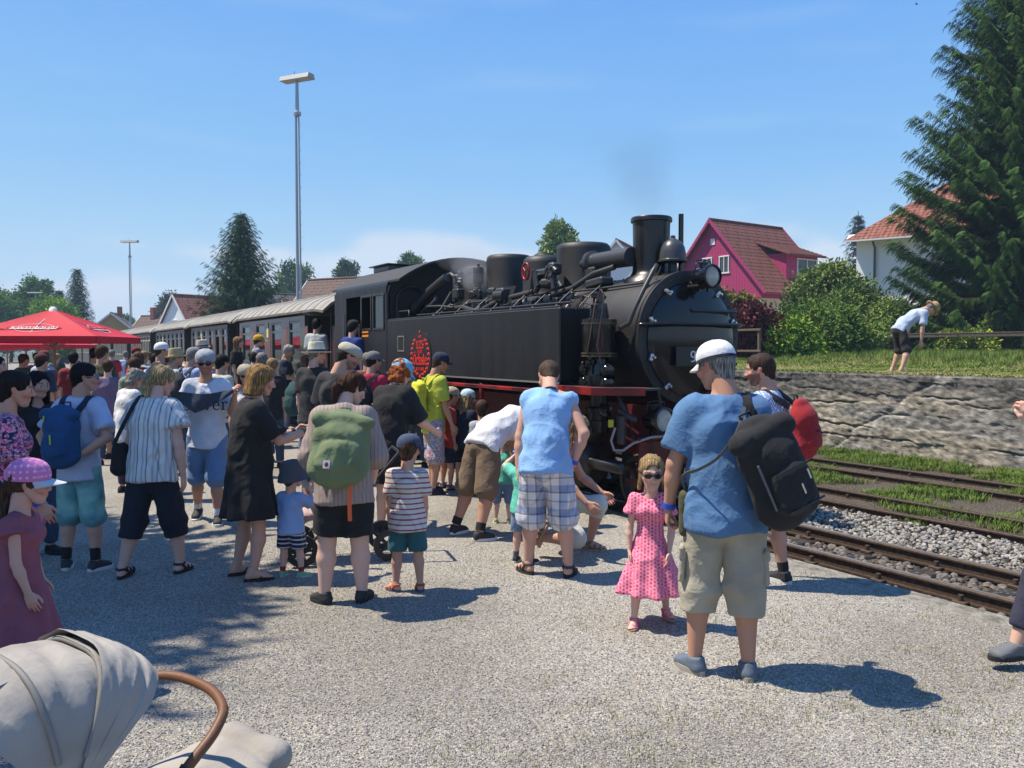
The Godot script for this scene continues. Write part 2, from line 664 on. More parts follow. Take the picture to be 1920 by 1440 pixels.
func hair_mesh(style: String, cell: float) -> MB:
	var key := "%s%.3f" % [style, cell]
	if hairs.has(key):
		return hairs[key]
	var f := Field.new(Vector3(-0.75, -1.35, -0.95), Vector3(0.75, 0.75, 0.75), cell)
	var R := Vector3.RIGHT
	var g := 0.03
	if style in ["bob", "long", "pony", "child_pony", "toddler"]: g = 0.06
	if style == "curly" or style == "bun": g = 0.09
	if style == "crop": g = 0.014
	f.bone(Vector3(0, 0.14, -0.12), Vector3(0, 0.15, 0.05), 0.345 + g, 0.325 + g, 0.05, 0, R, 0.36 + g, 0.34 + g)
	if style in ["short", "crop", "shaggy"]:
		f.bone(Vector3(0, -0.02, -0.2), Vector3(0, -0.28, -0.22), 0.3, 0.22, 0.06)
	match style:
		"bob":
			for s in [-1.0, 1.0]:
				f.bone(Vector3(s * 0.3, 0.1, -0.02), Vector3(s * 0.36, -0.5, 0.02), 0.13, 0.1, 0.1, 2)
				f.bone(Vector3(s * 0.22, 0.0, -0.25), Vector3(s * 0.24, -0.58, -0.26), 0.2, 0.17, 0.1, 2)
			f.bone(Vector3(0, 0, -0.28), Vector3(0, -0.6, -0.34), 0.24, 0.2, 0.1, 2)
		"long":
			for s in [-1.0, 1.0]:
				f.bone(Vector3(s * 0.3, 0.1, -0.02), Vector3(s * 0.36, -0.75, 0.06), 0.12, 0.09, 0.1)
				f.bone(Vector3(s * 0.22, 0.0, -0.22), Vector3(s * 0.27, -0.95, -0.2), 0.19, 0.12, 0.1)
			f.bone(Vector3(0, 0, -0.26), Vector3(0, -1.0, -0.36), 0.24, 0.14, 0.1)
		"pony", "child_pony":
			f.bone(Vector3(0, 0, -0.25), Vector3(0, -0.22, -0.3), 0.27, 0.12, 0.1)
			f.bone(Vector3(0, -0.12, -0.47), Vector3(0.02, -0.2, -0.58), 0.09, 0.12, 0.03)
			f.bone(Vector3(0.02, -0.2, -0.56), Vector3(0.03, -0.62 if style == "pony" else -0.85, -0.5), 0.16, 0.1, 0.05)
		"wisps":
			f.bone(Vector3(0, 0, -0.2), Vector3(0, -0.3, -0.22), 0.3, 0.2, 0.1)
			for s in [-1.0, 1.0]:
				f.bone(Vector3(s * 0.33, 0.1, 0.02), Vector3(s * 0.4, -0.45, 0.06), 0.07, 0.035, 0.06)
				f.bone(Vector3(s * 0.3, 0.0, -0.1), Vector3(s * 0.36, -0.55, -0.14), 0.1, 0.06, 0.06)
		"curly", "bun":
			f.bone(Vector3(-0.2, -0.05, -0.2), Vector3(-0.22, -0.38, -0.22), 0.26, 0.2, 0.1)
			f.bone(Vector3(0.2, -0.05, -0.2), Vector3(0.22, -0.38, -0.22), 0.26, 0.2, 0.1)
			f.bone(Vector3(0, -0.05, -0.3), Vector3(0, -0.4, -0.34), 0.26, 0.2, 0.1)
		"toddler":
			f.bone(Vector3(0, 0, -0.2), Vector3(0, -0.25, -0.25), 0.3, 0.2, 0.1)
	# the face stays free
	f.bone(Vector3(0, 0.03, 0.62), Vector3(0, -0.5, 0.72), 0.36, 0.4, 0.02, 0, R, 0.36, 0.4, 1)
	for s in [-1.0, 1.0]:
		if style in ["short", "crop", "shaggy", "pony", "child_pony", "wisps"]:
			f.bone(Vector3(s * 0.42, -0.08, 0.0), Vector3(s * 0.42, -0.4, 0.1), 0.14, 0.22, 0.02, 0, Vector3.ZERO, 0, 0, 1)
	var m := f.mesh()
	var am := 0.02
	var fx := 75.0
	var fy := 12.0
	if style in ["curly", "bun"]: am = 0.09; fx = 34.0; fy = 34.0
	if style in ["bob", "long", "pony", "shaggy", "wisps", "child_pony"]: am = 0.045; fx = 60.0; fy = 7.0
	for i in m.v.size():
		var p := m.v[i]
		m.v[i] = p + m.n[i] * am * wob.get_noise_3d(p.x * fx * 10, p.y * fy * 10, p.z * fx * 10)
	Field.finish(m)
	hairs[key] = m
	return m

# wrist at the origin, fingers towards -y, thumb towards +z, palm towards -x (a left hand); length 1
func hand_mesh(kind: String, cell: float) -> MB:
	var key := "%s%.3f" % [kind, cell]
	if hands.has(key):
		return hands[key]
	var f := Field.new(Vector3(-0.5, -1.1, -0.45), Vector3(0.3, 0.3, 0.6), cell)
	var Z := Vector3(0, 0, 1)
	f.bone(Vector3(0, 0.22, 0), Vector3(0, -0.03, 0), 0.155, 0.15, 0.04, 0, Z, 0.12, 0.11)
	f.bone(Vector3(0, -0.08, 0), Vector3(-0.01, -0.42, 0.0), 0.19, 0.225, 0.05, 0, Z, 0.085, 0.08)
	var curl := 0.35 if kind == "relaxed" else (1.25 if kind == "grip" else 0.1)
	var len := [0.42, 0.48, 0.45, 0.35]
	for i in 4:
		var z := 0.165 - i * 0.108
		var a := Vector3(-0.01, -0.45 + 0.02 * absf(i - 1.2), z)
		var an := 0.12 + curl * 0.35
		var L: float = len[i]
		var spread := (1.5 - i) * 0.05
		for j in 3:
			var l: float = L * [0.44, 0.32, 0.24][j]
			var d := Vector3(-sin(an), -cos(an), spread).normalized()
			var r0: float = 0.056 - j * 0.006
			f.bone(a, a + d * l, r0, r0 - 0.007, 0.012)
			a += d * l
			an += curl * (0.8 if j == 0 else 0.6)
	var t := Vector3(-0.02, -0.14, 0.13)
	var t1 := t + Vector3(-0.06, -0.15, 0.13)
	var t2 := t1 + (Vector3(-0.03, -0.17, 0.06) if kind != "grip" else Vector3(-0.12, -0.12, -0.02))
	var t3 := t2 + (Vector3(-0.02, -0.13, 0.0) if kind != "grip" else Vector3(-0.08, -0.08, -0.08))
	f.bone(t, t1, 0.085, 0.068, 0.05)
	f.bone(t1, t2, 0.062, 0.055, 0.02)
	f.bone(t2, t3, 0.055, 0.042, 0.02)
	var m := f.mesh()
	m.colored = true
	for i in m.v.size():
		if m.v[i].y < -0.6:
			m.c[i] = Color(1.05, 0.85, 0.83)
	hands[key] = m
	return m

# heel at the back (-z), toe forward, sole at y = 0, ankle above the origin; length 1
func shoe_mesh(kind: String, cell: float) -> MB:
	var key := "%s%.3f" % [kind, cell]
	if shoes.has(key):
		return shoes[key]
	var f := Field.new(Vector3(-0.35, -0.1, -0.45), Vector3(0.35, 0.65, 0.85), cell)
	var R := Vector3.RIGHT
	if kind == "foot":
		f.bone(Vector3(0, 0.34, -0.02), Vector3(0, 0.14, -0.1), 0.13, 0.13, 0.06)
		f.bone(Vector3(0, 0.22, 0.02), Vector3(0.02, 0.1, 0.42), 0.13, 0.11, 0.08, 0, R, 0.12, 0.075)
		f.bone(Vector3(0, 0.1, -0.15), Vector3(0.0, 0.08, 0.3), 0.12, 0.15, 0.06, 0, R, 0.1, 0.08)
		for i in 5:
			f.bone(Vector3(0.13 - i * 0.062, 0.07, 0.4), Vector3(0.125 - i * 0.062, 0.05, 0.61 - i * i * 0.011 - (0.03 if i == 0 else 0.0)), 0.045, 0.042 if i > 0 else 0.055, 0.015)
	else:
		f.bone(Vector3(0, 0.32, -0.06), Vector3(0, 0.16, -0.1), 0.155, 0.16, 0.06, 1)
		f.bone(Vector3(0, 0.26, 0.0), Vector3(0.01, 0.13, 0.42), 0.15, 0.17, 0.08, 0, R, 0.13, 0.09)
		f.bone(Vector3(0, 0.12, -0.14), Vector3(0.0, 0.11, 0.45), 0.15, 0.185, 0.06, 0, R, 0.13, 0.11)
	f.cut(Vector3(0, 0.04, 0), Vector3.DOWN)
	var m := f.mesh()
	shoes[key] = m
	return m

func sole_mesh(wide := 1.0, h := 0.07) -> MB:
	var m := MB.new()
	var poly := PackedVector2Array()
	for i in 24:
		var a := TAU * i / 24.0
		var z := 0.17 + 0.47 * sin(a)
		var w := (0.155 + 0.04 * smoothstep(-0.2, 0.5, z)) * wide
		poly.append(Vector2(cos(a) * w * sqrt(absf(cos(a))) / maxf(sqrt(absf(cos(a))), 0.2), -z))
	m.prism(poly, h, Transform3D(Basis(Vector3.RIGHT, -PI / 2), Vector3.ZERO))
	return m

func vec_dir(base: Basis, d: Vector3, s: float) -> Vector3:
	return (base * Vector3(d.x * s, d.y, d.z)).normalized()

# Builds one figure. Its own axes: +z is where it faces, +x its left. Lengths in the description are fractions of its height.
func person(d: Dictionary) -> Dictionary:
	var H: float = d.h
	var at: Vector3 = d.at
	var dist := at.length()
	var cell: float = d.get("cell", clampf(dist * 0.0017, 0.0085, 0.03))
	var P := thing("person", d.label, "person", at, deg_to_rad(d.get("yaw", 0.0)), d.get("group", ""))
	var child: bool = d.get("child", false)
	var woman: bool = d.get("woman", false)
	var hh: float = H * d.get("head", 0.19 if child else 0.139)
	var wd: float = lerpf(1.0, d.get("wide", 1.0), 0.75) * 0.91
	var deep: float = d.get("deep", wd)
	var lw: float = lerpf(1.0, d.get("limb", 1.0), 0.8) * 0.96
	var cut_low: bool = d.get("no_legs", false)
	# skeleton
	var hip_h := 0.505 if not child else 0.47
	var neck_l := (0.86 if not child else 0.785) - hip_h
	var lean: float = deg_to_rad(d.get("lean", 2.0))
	var bend: float = deg_to_rad(d.get("bend", d.get("lean", 2.0)))
	var side_l: float = deg_to_rad(d.get("side", 0.0))
	var twist := Basis(Vector3.UP, deg_to_rad(d.get("twist", 0.0)))
	var up1 := Vector3(sin(side_l), cos(lean) * cos(side_l), sin(lean))
	var up2 := twist * Vector3(sin(side_l) , cos(bend) * cos(side_l), sin(bend))
	up1 = up1.normalized(); up2 = up2.normalized()
	var legs: Array = d.get("legs", [[2, 4, 4], [2, 4, 4]])
	var thigh := (hip_h - 0.045) * 0.51 * H
	var shank := (hip_h - 0.045) * 0.49 * H
	var hipw := 0.05 * H * (1.0 if not child else 1.05) * (0.5 + 0.5 * wd)
	var J := {}
	var lowest := 1e9
	for k in 2:
		var s := 1.0 if k == 0 else -1.0
		var q: Array = legs[k]
		var fw := deg_to_rad(q[0])
		var ot := deg_to_rad(q[1])
		var kn := deg_to_rad(q[2])
		var td := Vector3(s * sin(ot), -cos(fw) * cos(ot), sin(fw)).normalized()
		var sd := Vector3(s * sin(ot * (0.6 if q.size() < 5 else 1.0)), -cos(fw - kn), sin(fw - kn)).normalized()
		var hip := Vector3(s * hipw, 0, 0)
		var knee := hip + td * thigh
		var ank := knee + sd * shank
		J[k] = [hip, knee, ank, td, sd]
		lowest = minf(lowest, ank.y)
		if fw > 1.2 or kn > 1.4:
			lowest = minf(lowest, knee.y + 0.0 * H)
	var lift := 0.045 * H - lowest + float(d.get("lift", 0.0))
	var p0 := Vector3(0, lift, 0)
	for k in 2:
		for i in 3:
			J[k][i] += p0
	var waist := p0 + up1 * neck_l * 0.33 * H
	var neck := waist + up2 * neck_l * 0.67 * H
	var chest := waist + up2 * neck_l * 0.36 * H
	var cb := Basis(up2.cross(twist * Vector3.BACK).normalized() * 1.0, up2, Vector3.ZERO)
	cb.z = cb.x.cross(cb.y).normalized()
	var X := cb.x
	var sw := (0.094 if not woman else 0.086) * H * (0.6 + 0.4 * wd)
	if child: sw = 0.09 * H
	var arms: Array = d.get("arms", [[Vector3(0.13, -1, 0.0), Vector3(0.02, -1, 0.2)], [Vector3(0.13, -1, 0.0), Vector3(0.02, -1, 0.2)]])
	var ua := 0.172 * H
	var fa := 0.148 * H
	if child: ua = 0.155 * H; fa = 0.135 * H
	var A := {}
	for k in 2:
		var s := 1.0 if k == 0 else -1.0
		var sh := neck - up2 * 0.048 * H + X * s * sw
		var u := vec_dir(cb, arms[k][0], s)
		var f := vec_dir(cb, arms[k][1], s)
		A[k] = [sh, sh + u * ua, sh + u * ua + f * fa, u, f]
	var r := func(v: float) -> float: return v * H
	# head
	var hp: Array = d.get("look", [0.0, 0.0, 0.0])  # turn left, nod down, tilt
	var hb := cb * Basis.from_euler(Vector3(deg_to_rad(hp[1]), deg_to_rad(hp[0]), deg_to_rad(hp[2])))
	var hc := neck + up2 * 0.028 * H + hb.y * hh * 0.55 + hb.z * hh * 0.16
	var hx := Transform3D(hb.scaled_local(Vector3(hh * d.get("head_wide", 1.0), hh, hh)), hc)
	# ------------------------------------------------ body
	var lo := neck
	var hi := neck
	var pts: Array = [p0, hc, waist]
	for k in 2:
		pts.append_array([J[k][0], J[k][1], J[k][2], A[k][0], A[k][1], A[k][2]])
	for q in pts:
		lo = lo.min(q)
		hi = hi.max(q)
	var mar := Vector3.ONE * 0.16 * H
	if d.get("flare", 0.0) > 0.0: mar *= 1.5
	var f := Field.new(lo - mar, hi + mar, cell)
	var belly: float = d.get("belly", 0.0)
	var sm := 0.03 * H
	var tw: float = 1.0 if not woman else 0.92
	f.bone(p0, waist, r.call(0.086 * wd), r.call(0.07 * wd * tw), sm, 0, X, r.call(0.062 * deep), r.call(0.052 * deep))
	f.bone(waist, chest, r.call(0.074 * wd * tw), r.call(0.088 * wd), sm, 0, X, r.call(0.055 * deep), r.call(0.06 * deep))
	f.bone(chest, neck - up2 * 0.05 * H, r.call(0.088 * wd), r.call(0.08 * wd), sm, 0, X, r.call(0.06 * deep), r.call(0.045 * deep))
	for k in 2:
		f.bone(neck - up2 * 0.022 * H, A[k][0] + up2 * 0.004 * H, r.call(0.028 * lw), r.call(0.032 * lw), sm)
	f.bone(neck - up2 * 0.03 * H, hc - hb.y * hh * 0.35 - hb.z * hh * 0.12, r.call(0.034) if not woman else r.call(0.03), hh * 0.23, 0.02 * H)
	for k in 2:
		var a: Array = A[k]
		f.bone(a[0], a[1], r.call(0.03 * lw), r.call(0.0235 * lw), 0.015 * H)
		f.bone(a[1], a[1].lerp(a[2], 0.35), r.call(0.024 * lw), r.call(0.0245 * lw), 0.01 * H)
		f.bone(a[1].lerp(a[2], 0.3), a[2], r.call(0.0245 * lw), r.call(0.016 * lw), 0.01 * H)
		if cut_low: continue
		var j: Array = J[k]
		f.bone(j[0], j[1], r.call(0.05 * lw), r.call(0.034 * lw), 0.02 * H)
		var calf: Vector3 = j[1].lerp(j[2], 0.33) - (j[4].cross(Vector3.RIGHT)).normalized() * -0.006 * H
		f.bone(j[1], calf, r.call(0.031 * lw), r.call(0.035 * lw), 0.012 * H)
		f.bone(calf, j[2], r.call(0.035 * lw), r.call(0.02 * lw), 0.012 * H)
	var body := f.mesh()
	body.colored = true
	var far := dist > 9.5
	var hcell := 0.034 if dist < 8.0 else (0.045 if dist < 13.0 else 0.07)
	var h0 := body.v.size()
	var hm0 := head_mesh("child" if child else ("woman" if woman else "man"), hcell)
	body.add(hm0, hx)
	if d.has("beard"):
		for i in hm0.v.size():
			var q := hm0.v[i]
			if q.y < -0.13 and q.y > -0.52 and q.z > -0.02 and not (absf(q.x) < 0.1 and absf(q.y + 0.275) < 0.03) and q.y < -0.08 - q.z * 0.12:
				body.c[h0 + i] = body.c[h0 + i].lerp(Color(0.2, 0.17, 0.17), d.beard)
	var hl := 0.105 * H
	for k in 2:
		var s := 1.0 if k == 0 else -1.0
		var kind: String = d.get("hands", ["relaxed", "relaxed"])[k]
		var y: Vector3 = -A[k][4]
		var th: Vector3 = cb * (arms[k][2] * Vector3(s, 1, 1) if arms[k].size() > 2 else Vector3(0, 0, 1))
		if arms[k].size() <= 2 and absf(th.dot(y)) > 0.8:
			th = cb * Vector3(0, 1, 0)
		var z := (th - y * th.dot(y)).normalized()
		var x := y.cross(z)
		var hxf := Transform3D(Basis(x * s * hl, y * hl, z * hl), A[k][2])
		A[k].append(hxf)
		body.add(hand_mesh(kind, 0.036 if dist < 8.0 else 0.055), hxf)
	# feet
	var fl: float = d.get("foot", 0.152) * H
	var shoe: String = d.get("shoe", "shoe")
	var fx := []
	for k in 2:
		var s := 1.0 if k == 0 else -1.0
		var yaw := deg_to_rad(legs[k][3] if legs[k].size() > 3 else 12.0) * s
		var ank: Vector3 = J[k][2]
		var tip: float = -deg_to_rad(legs[k][4]) if legs[k].size() > 4 else 0.0
		var b := Basis(Vector3.UP, yaw) * Basis(Vector3.RIGHT, -tip)
		var o := Vector3(ank.x, ank.y - 0.045 * H, ank.z)
		if legs[k].size() <= 4: o.y = maxf(o.y, 0.0)
		else: o = ank - b.y * 0.045 * H
		fx.append(Transform3D(b.scaled_local(Vector3.ONE * fl), o))
		if shoe in ["sandal", "flipflop", "bare"] and not cut_low:
			var fm := Transform3D(fx[k].basis * Basis.from_scale(Vector3(s, 1, 1)), fx[k].origin + b.y * (0.045 * fl if shoe != "bare" else 0.0))
			body.add(shoe_mesh("foot", 0.045 if dist < 8 else 0.07), fm)
	var tone: Color = d.get("skin", SKIN)
	for i in body.c.size():
		var q := body.v[i]
		var nz := 1.0 + 0.1 * wob.get_noise_3d(q.x * 160, q.y * 160, q.z * 160)
		body.c[i] = Color(body.c[i].r * tone.r * nz, body.c[i].g * tone.g * nz, body.c[i].b * tone.b * nz)
	part("body", body, skin_mat(), P)
	# ------------------------------------------------ hair
	if d.get("hair", "") != "":
		var hm := MB.new()
		hm.add(hair_mesh(d.hair, 0.04 if dist < 9 else 0.07), hx)
		part("hair", hm, hair_mat(d.hair_color), P)
	# ------------------------------------------------ bottoms, then tops
	var bot: Dictionary = d.get("bottom", {})
	if bot and not cut_low:
		var g := Field.new(lo - mar, hi + mar, cell)
		var ln: float = bot.get("len", 0.8)
		var lo_r: float = bot.get("loose", 1.0)
		g.bone(p0 - up1 * 0.01 * H, p0 + up1 * bot.get("rise", 0.07) * H, r.call(0.094 * wd), r.call(0.084 * wd), 0.012 * H, 2, X, r.call(0.076 * deep), r.call(0.066 * deep + belly * 0.5))
		for k in 2:
			var j: Array = J[k]
			var top_r: float = r.call(0.055 * lw * lerpf(1.0, lo_r, 0.5))
			if ln <= 1.0:
				g.bone(j[0] + Vector3(0, 0.005 * H, 0), j[0].lerp(j[1], ln), top_r, r.call((0.05 if ln > 0.5 else 0.055) * lo_r * lw), 0.012 * H, 2)
			else:
				g.bone(j[0] + Vector3(0, 0.005 * H, 0), j[1], top_r, r.call(0.049 * lo_r * lw), 0.018 * H)
				g.bone(j[1], j[1].lerp(j[2], ln - 1.0), r.call(0.049 * lo_r * lw), r.call((0.045 if ln < 1.6 else 0.036) * lo_r * lw), 0.014 * H, 2)
		var m := g.mesh()
		folds(m, 0.01 * H, H, bot.get("fold", 1.0))
		part(bot.get("name", "shorts"), m, bot.mat, P)
	var top: Dictionary = d.get("top", {})
	if top:
		var g := Field.new(lo - mar, hi + mar, cell)
		var lz: float = top.get("loose", 1.0)
		var hem: float = top.get("hem", 0.03)
		var off := 0.012 * lz
		var wide_hem := 0.016 if child else 0.0
		var flare: float = d.get("flare", 0.0)
		var hem_p := p0 - up1 * hem * H if flare == 0.0 else p0 - Vector3(0, hem * H, -0.0)
		if flare == 0.0:
			g.bone(hem_p, waist, r.call((0.101 + off) * wd + wide_hem), r.call((0.088 * tw + off) * wd + wide_hem * 0.5), sm, 1, X, r.call((0.079 + off) * deep + belly * 0.6 + wide_hem), r.call((0.063 + off) * deep + belly * 0.7))
		else:
			g.bone(p0.lerp(waist, 0.75), hem_p, r.call((0.08 * tw + off) * wd), r.call(flare), sm, 2, X, r.call((0.065 + off) * deep), r.call(flare * 0.85))
		if belly > 0.0:
			g.bone(p0.lerp(waist, 0.5) + cb.z * 0.02 * H, waist + cb.z * 0.03 * H, r.call((0.06 + belly) * wd), r.call(0.06 + belly * 0.7), 0.05 * H)
		g.bone(waist, chest, r.call((0.078 * tw + off) * wd), r.call((0.094 + off) * wd), sm, 0, X, r.call((0.058 + off) * deep + belly * 0.5), r.call((0.064 + off) * deep))
		g.bone(chest, neck - up2 * 0.052 * H, r.call((0.094 + off) * wd), r.call((0.086 + off * 0.6) * wd), sm, 0, X, r.call((0.064 + off) * deep), r.call((0.048 + off * 0.5) * deep))
		if woman:
			for s in [-1.0, 1.0]:
				g.bone(chest + X * s * 0.038 * H + cb.z * 0.048 * H, chest + X * s * 0.038 * H + cb.z * 0.05 * H, r.call(0.036 * wd), r.call(0.034), 0.03 * H)
		for k in 2:
			g.bone(neck - up2 * 0.024 * H, A[k][0] + up2 * 0.002 * H, r.call(0.034 * lw), r.call(0.039 * lw), sm)
		var sl: float = top.get("sleeve", 0.62)
		for k in 2:
			var a: Array = A[k]
			var rs: float = r.call((0.033 + off) * lw)
			if sl > 0.0 and sl <= 1.0:
				g.bone(a[0], a[0].lerp(a[1], sl), r.call((0.037 + off * 0.6) * lw), rs * top.get("wide", 1.05), 0.018 * H, 2)
			elif sl > 1.0:
				g.bone(a[0], a[1], r.call((0.037 + off * 0.5) * lw), r.call((0.027 + off) * lw), 0.018 * H)
				g.bone(a[1], a[1].lerp(a[2], sl - 1.0), r.call((0.027 + off) * lw), r.call((0.024 + off) * lw), 0.014 * H, 2)
			elif sl == 0.0:
				g.bone(a[0] - X * (1 if k == 0 else -1) * 0.01 * H, a[0] + X * (1 if k == 0 else -1) * 0.008 * H, r.call(0.038 * lw), r.call(0.038 * lw), 0.02 * H, 2)
		# open at the neck
		g.bone(neck + up2 * 0.0 * H + cb.z * 0.012 * H, hc, r.call(top.get("neck", 0.043)), r.call(0.07), 0.008 * H, 0, Vector3.ZERO, 0, 0, 1)
		var m := g.mesh()
		folds(m, 0.011 * H, H, top.get("fold", 1.0))
		if flare > 0.0:
			for i in m.v.size():
				var q := m.v[i] - p0
				if q.y < 0.0:
					var an := atan2(q.x, q.z)
					var s := clampf(-q.y / (0.25 * H), 0.0, 1.0)
					m.v[i] += Vector3(q.x, 0, q.z).normalized() * s * 0.016 * H * (sin(an * 9.0 + q.y * 3.0) + 0.6 * sin(an * 5.0 + 1.0))
			Field.finish(m)
		part(top.get("name", "shirt"), m, top.mat, P)
		if top.has("collar"):
			var cm := MB.new()
			var ring: Array = []
			for i in 15:
				var a := TAU * i / 14.0
				ring.append(neck + up2 * (0.014 - 0.012 * cos(a)) * H + X * sin(a) * 0.042 * H + cb.z * cos(a) * 0.042 * H)
			cm.tube(ring, 0.011 * H, 6)
			part("collar", cm, top.collar, P)
	# ------------------------------------------------ shoes
	if not cut_low:
		for k in 2:
			var s := 1.0 if k == 0 else -1.0
			var xf: Transform3D = fx[k]
			var b := xf.basis
			var base := MB.new()
			if shoe == "shoe" or shoe == "sneaker":
				base.add(shoe_mesh("shoe", 0.035 if dist < 7 else 0.08), xf)
				var sh := part("shoe", base, d.get("shoe_mat", cloth("black shoes", lin(0.015, 0.015, 0.017))), P)
				var so := MB.new()
				so.add(sole_mesh(1.12, 0.1), xf)
				part("sole", so, d.get("sole_mat", mat("dark soles", lin(0.02, 0.02, 0.02), 0.9)), sh)
				if dist < 8.0:
					var lace := MB.new()
					for q in 3:
						var z := 0.16 + q * 0.09
						lace.tube([xf * Vector3(-0.09, 0.25 - q * 0.035, z), xf * Vector3(0, 0.3 - q * 0.035, z + 0.01), xf * Vector3(0.09, 0.25 - q * 0.035, z)], fl * 0.018, 5)
					part("laces", lace, d.get("lace_mat", mat("grey laces", lin(0.1, 0.1, 0.1), 0.9)), sh)
				if d.has("sock"):
					var sk := MB.new()
					sk.tube([J[k][2] + Vector3(0, 0.01 * H, 0), J[k][2] - J[k][4] * d.get("sock_len", 0.05) * H], [0.026 * H * lw, 0.027 * H * lw], 10)
					part("sock", sk, d.sock, P)
			elif shoe in ["sandal", "flipflop"]:
				base.add(sole_mesh(1.05, 0.08 if shoe == "sandal" else 0.06), xf)
				var sd := part("sandal", base, d.get("sole_mat", mat("dark soles", lin(0.02, 0.02, 0.02), 0.9)), P)
				var st := MB.new()
				if shoe == "sandal":
					for q in [[0.4, 0.175, 0.17], [0.22, 0.16, 0.25]]:
						st.tube([xf * Vector3(-q[1], 0.05, q[0]), xf * Vector3(-q[1] * 0.8, q[2] * 0.75, q[0]), xf * Vector3(0, q[2] + 0.03, q[0]), xf * Vector3(q[1] * 0.8, q[2] * 0.75, q[0]), xf * Vector3(q[1], 0.05, q[0])], fl * 0.045, 6)
					st.tube([xf * Vector3(-0.15, 0.12, 0.1), xf * Vector3(-0.15, 0.3, -0.1), xf * Vector3(0, 0.31, -0.22), xf * Vector3(0.15, 0.3, -0.1), xf * Vector3(0.15, 0.12, 0.1)], fl * 0.045, 6)
					st.tube([xf * Vector3(-0.16, 0.28, -0.08), xf * Vector3(-0.12, 0.32, 0.06), xf * Vector3(0, 0.36, 0.1), xf * Vector3(0.12, 0.32, 0.06), xf * Vector3(0.16, 0.28, -0.08)], fl * 0.05, 6)
				else:
					st.tube([xf * Vector3(-0.16, 0.06, 0.12), xf * Vector3(-0.09, 0.2, 0.3), xf * Vector3(0.02, 0.17, 0.45), xf * Vector3(0.03, 0.06, 0.48)], fl * 0.035, 6)
					st.tube([xf * Vector3(0.16, 0.06, 0.12), xf * Vector3(0.1, 0.2, 0.3), xf * Vector3(0.02, 0.17, 0.45)], fl * 0.035, 6)
				part("straps", st, d.get("shoe_mat", mat("dark straps", lin(0.03, 0.027, 0.025), 0.8)), sd)
	var out := {"node": P, "H": H, "hx": hx, "neck": neck, "waist": waist, "chest": chest, "pelvis": p0, "cb": cb, "A": A, "J": J, "up": up2, "hh": hh, "deep": deep, "wd": wd}
	if d.has("hat"):
		if d.get("hair", "") in ["bob", "long", "pony", "child_pony", "curly", "toddler"]: d.hat["big"] = 1.09
		hat(d.hat, hx, P, dist)
	if d.has("glasses"):
		glasses(d.glasses, hx, P)
	return out

func skin_mat() -> StandardMaterial3D:
	var m := mat("skin", Color.WHITE, 0.68)
	m.vertex_color_use_as_albedo = true
	m.subsurf_scatter_enabled = true
	m.subsurf_scatter_strength = 0.06
	return m

func hair_mat(c: Color) -> StandardMaterial3D:
	var key := "hair" + c.to_html()
	if mats.has(key):
		return mats[key]
	var m := mat(key, c, 0.72)
	m.metallic_specular = 0.3
	m.albedo_texture = hair_tex()
	m.uv1_triplanar = true
	m.uv1_scale = Vector3(16, 1.6, 16)
	m.normal_enabled = true
	m.normal_texture = wrinkle
	m.normal_scale = 0.7
	return m

func hair_tex() -> Texture2D:
	if not mats.has("hair texture"):
		mats["hair texture"] = noise_tex(0.05, 128, [[0.25, Color(0.4, 0.37, 0.35)], [0.5, Color(0.8, 0.78, 0.75)], [0.75, Color(1, 1, 1)]], 5, 3)
	return mats["hair texture"]

func folds(m: MB, amp: float, H: float, much := 1.0) -> void:
	var s := 330.0 / sqrt(H)
	for i in m.v.size():
		var p := m.v[i]
		var bend := 14.0 * wob.get_noise_3d(p.x * 160, p.y * 160, p.z * 160)
		var q := 1.0 - 2.6 * absf(wob.get_noise_3d(p.x * s + bend, p.y * s * 0.32 + bend, p.z * s))
		q += 0.8 * (1.0 - 2.6 * absf(wob.get_noise_3d(p.x * s * 0.8 + p.y * s * 0.9 + 70.0, p.y * s * 0.8 - p.x * s * 0.5, p.z * s * 1.2 + 90.0)))
		q *= 0.55 + 0.9 * clampf(wob.get_noise_3d(p.x * 190 + 300.0, p.y * 190, p.z * 190) + 0.3, 0.0, 1.0)
		m.v[i] = p + m.n[i] * amp * much * (q * 0.62 - 0.1)
	Field.finish(m)

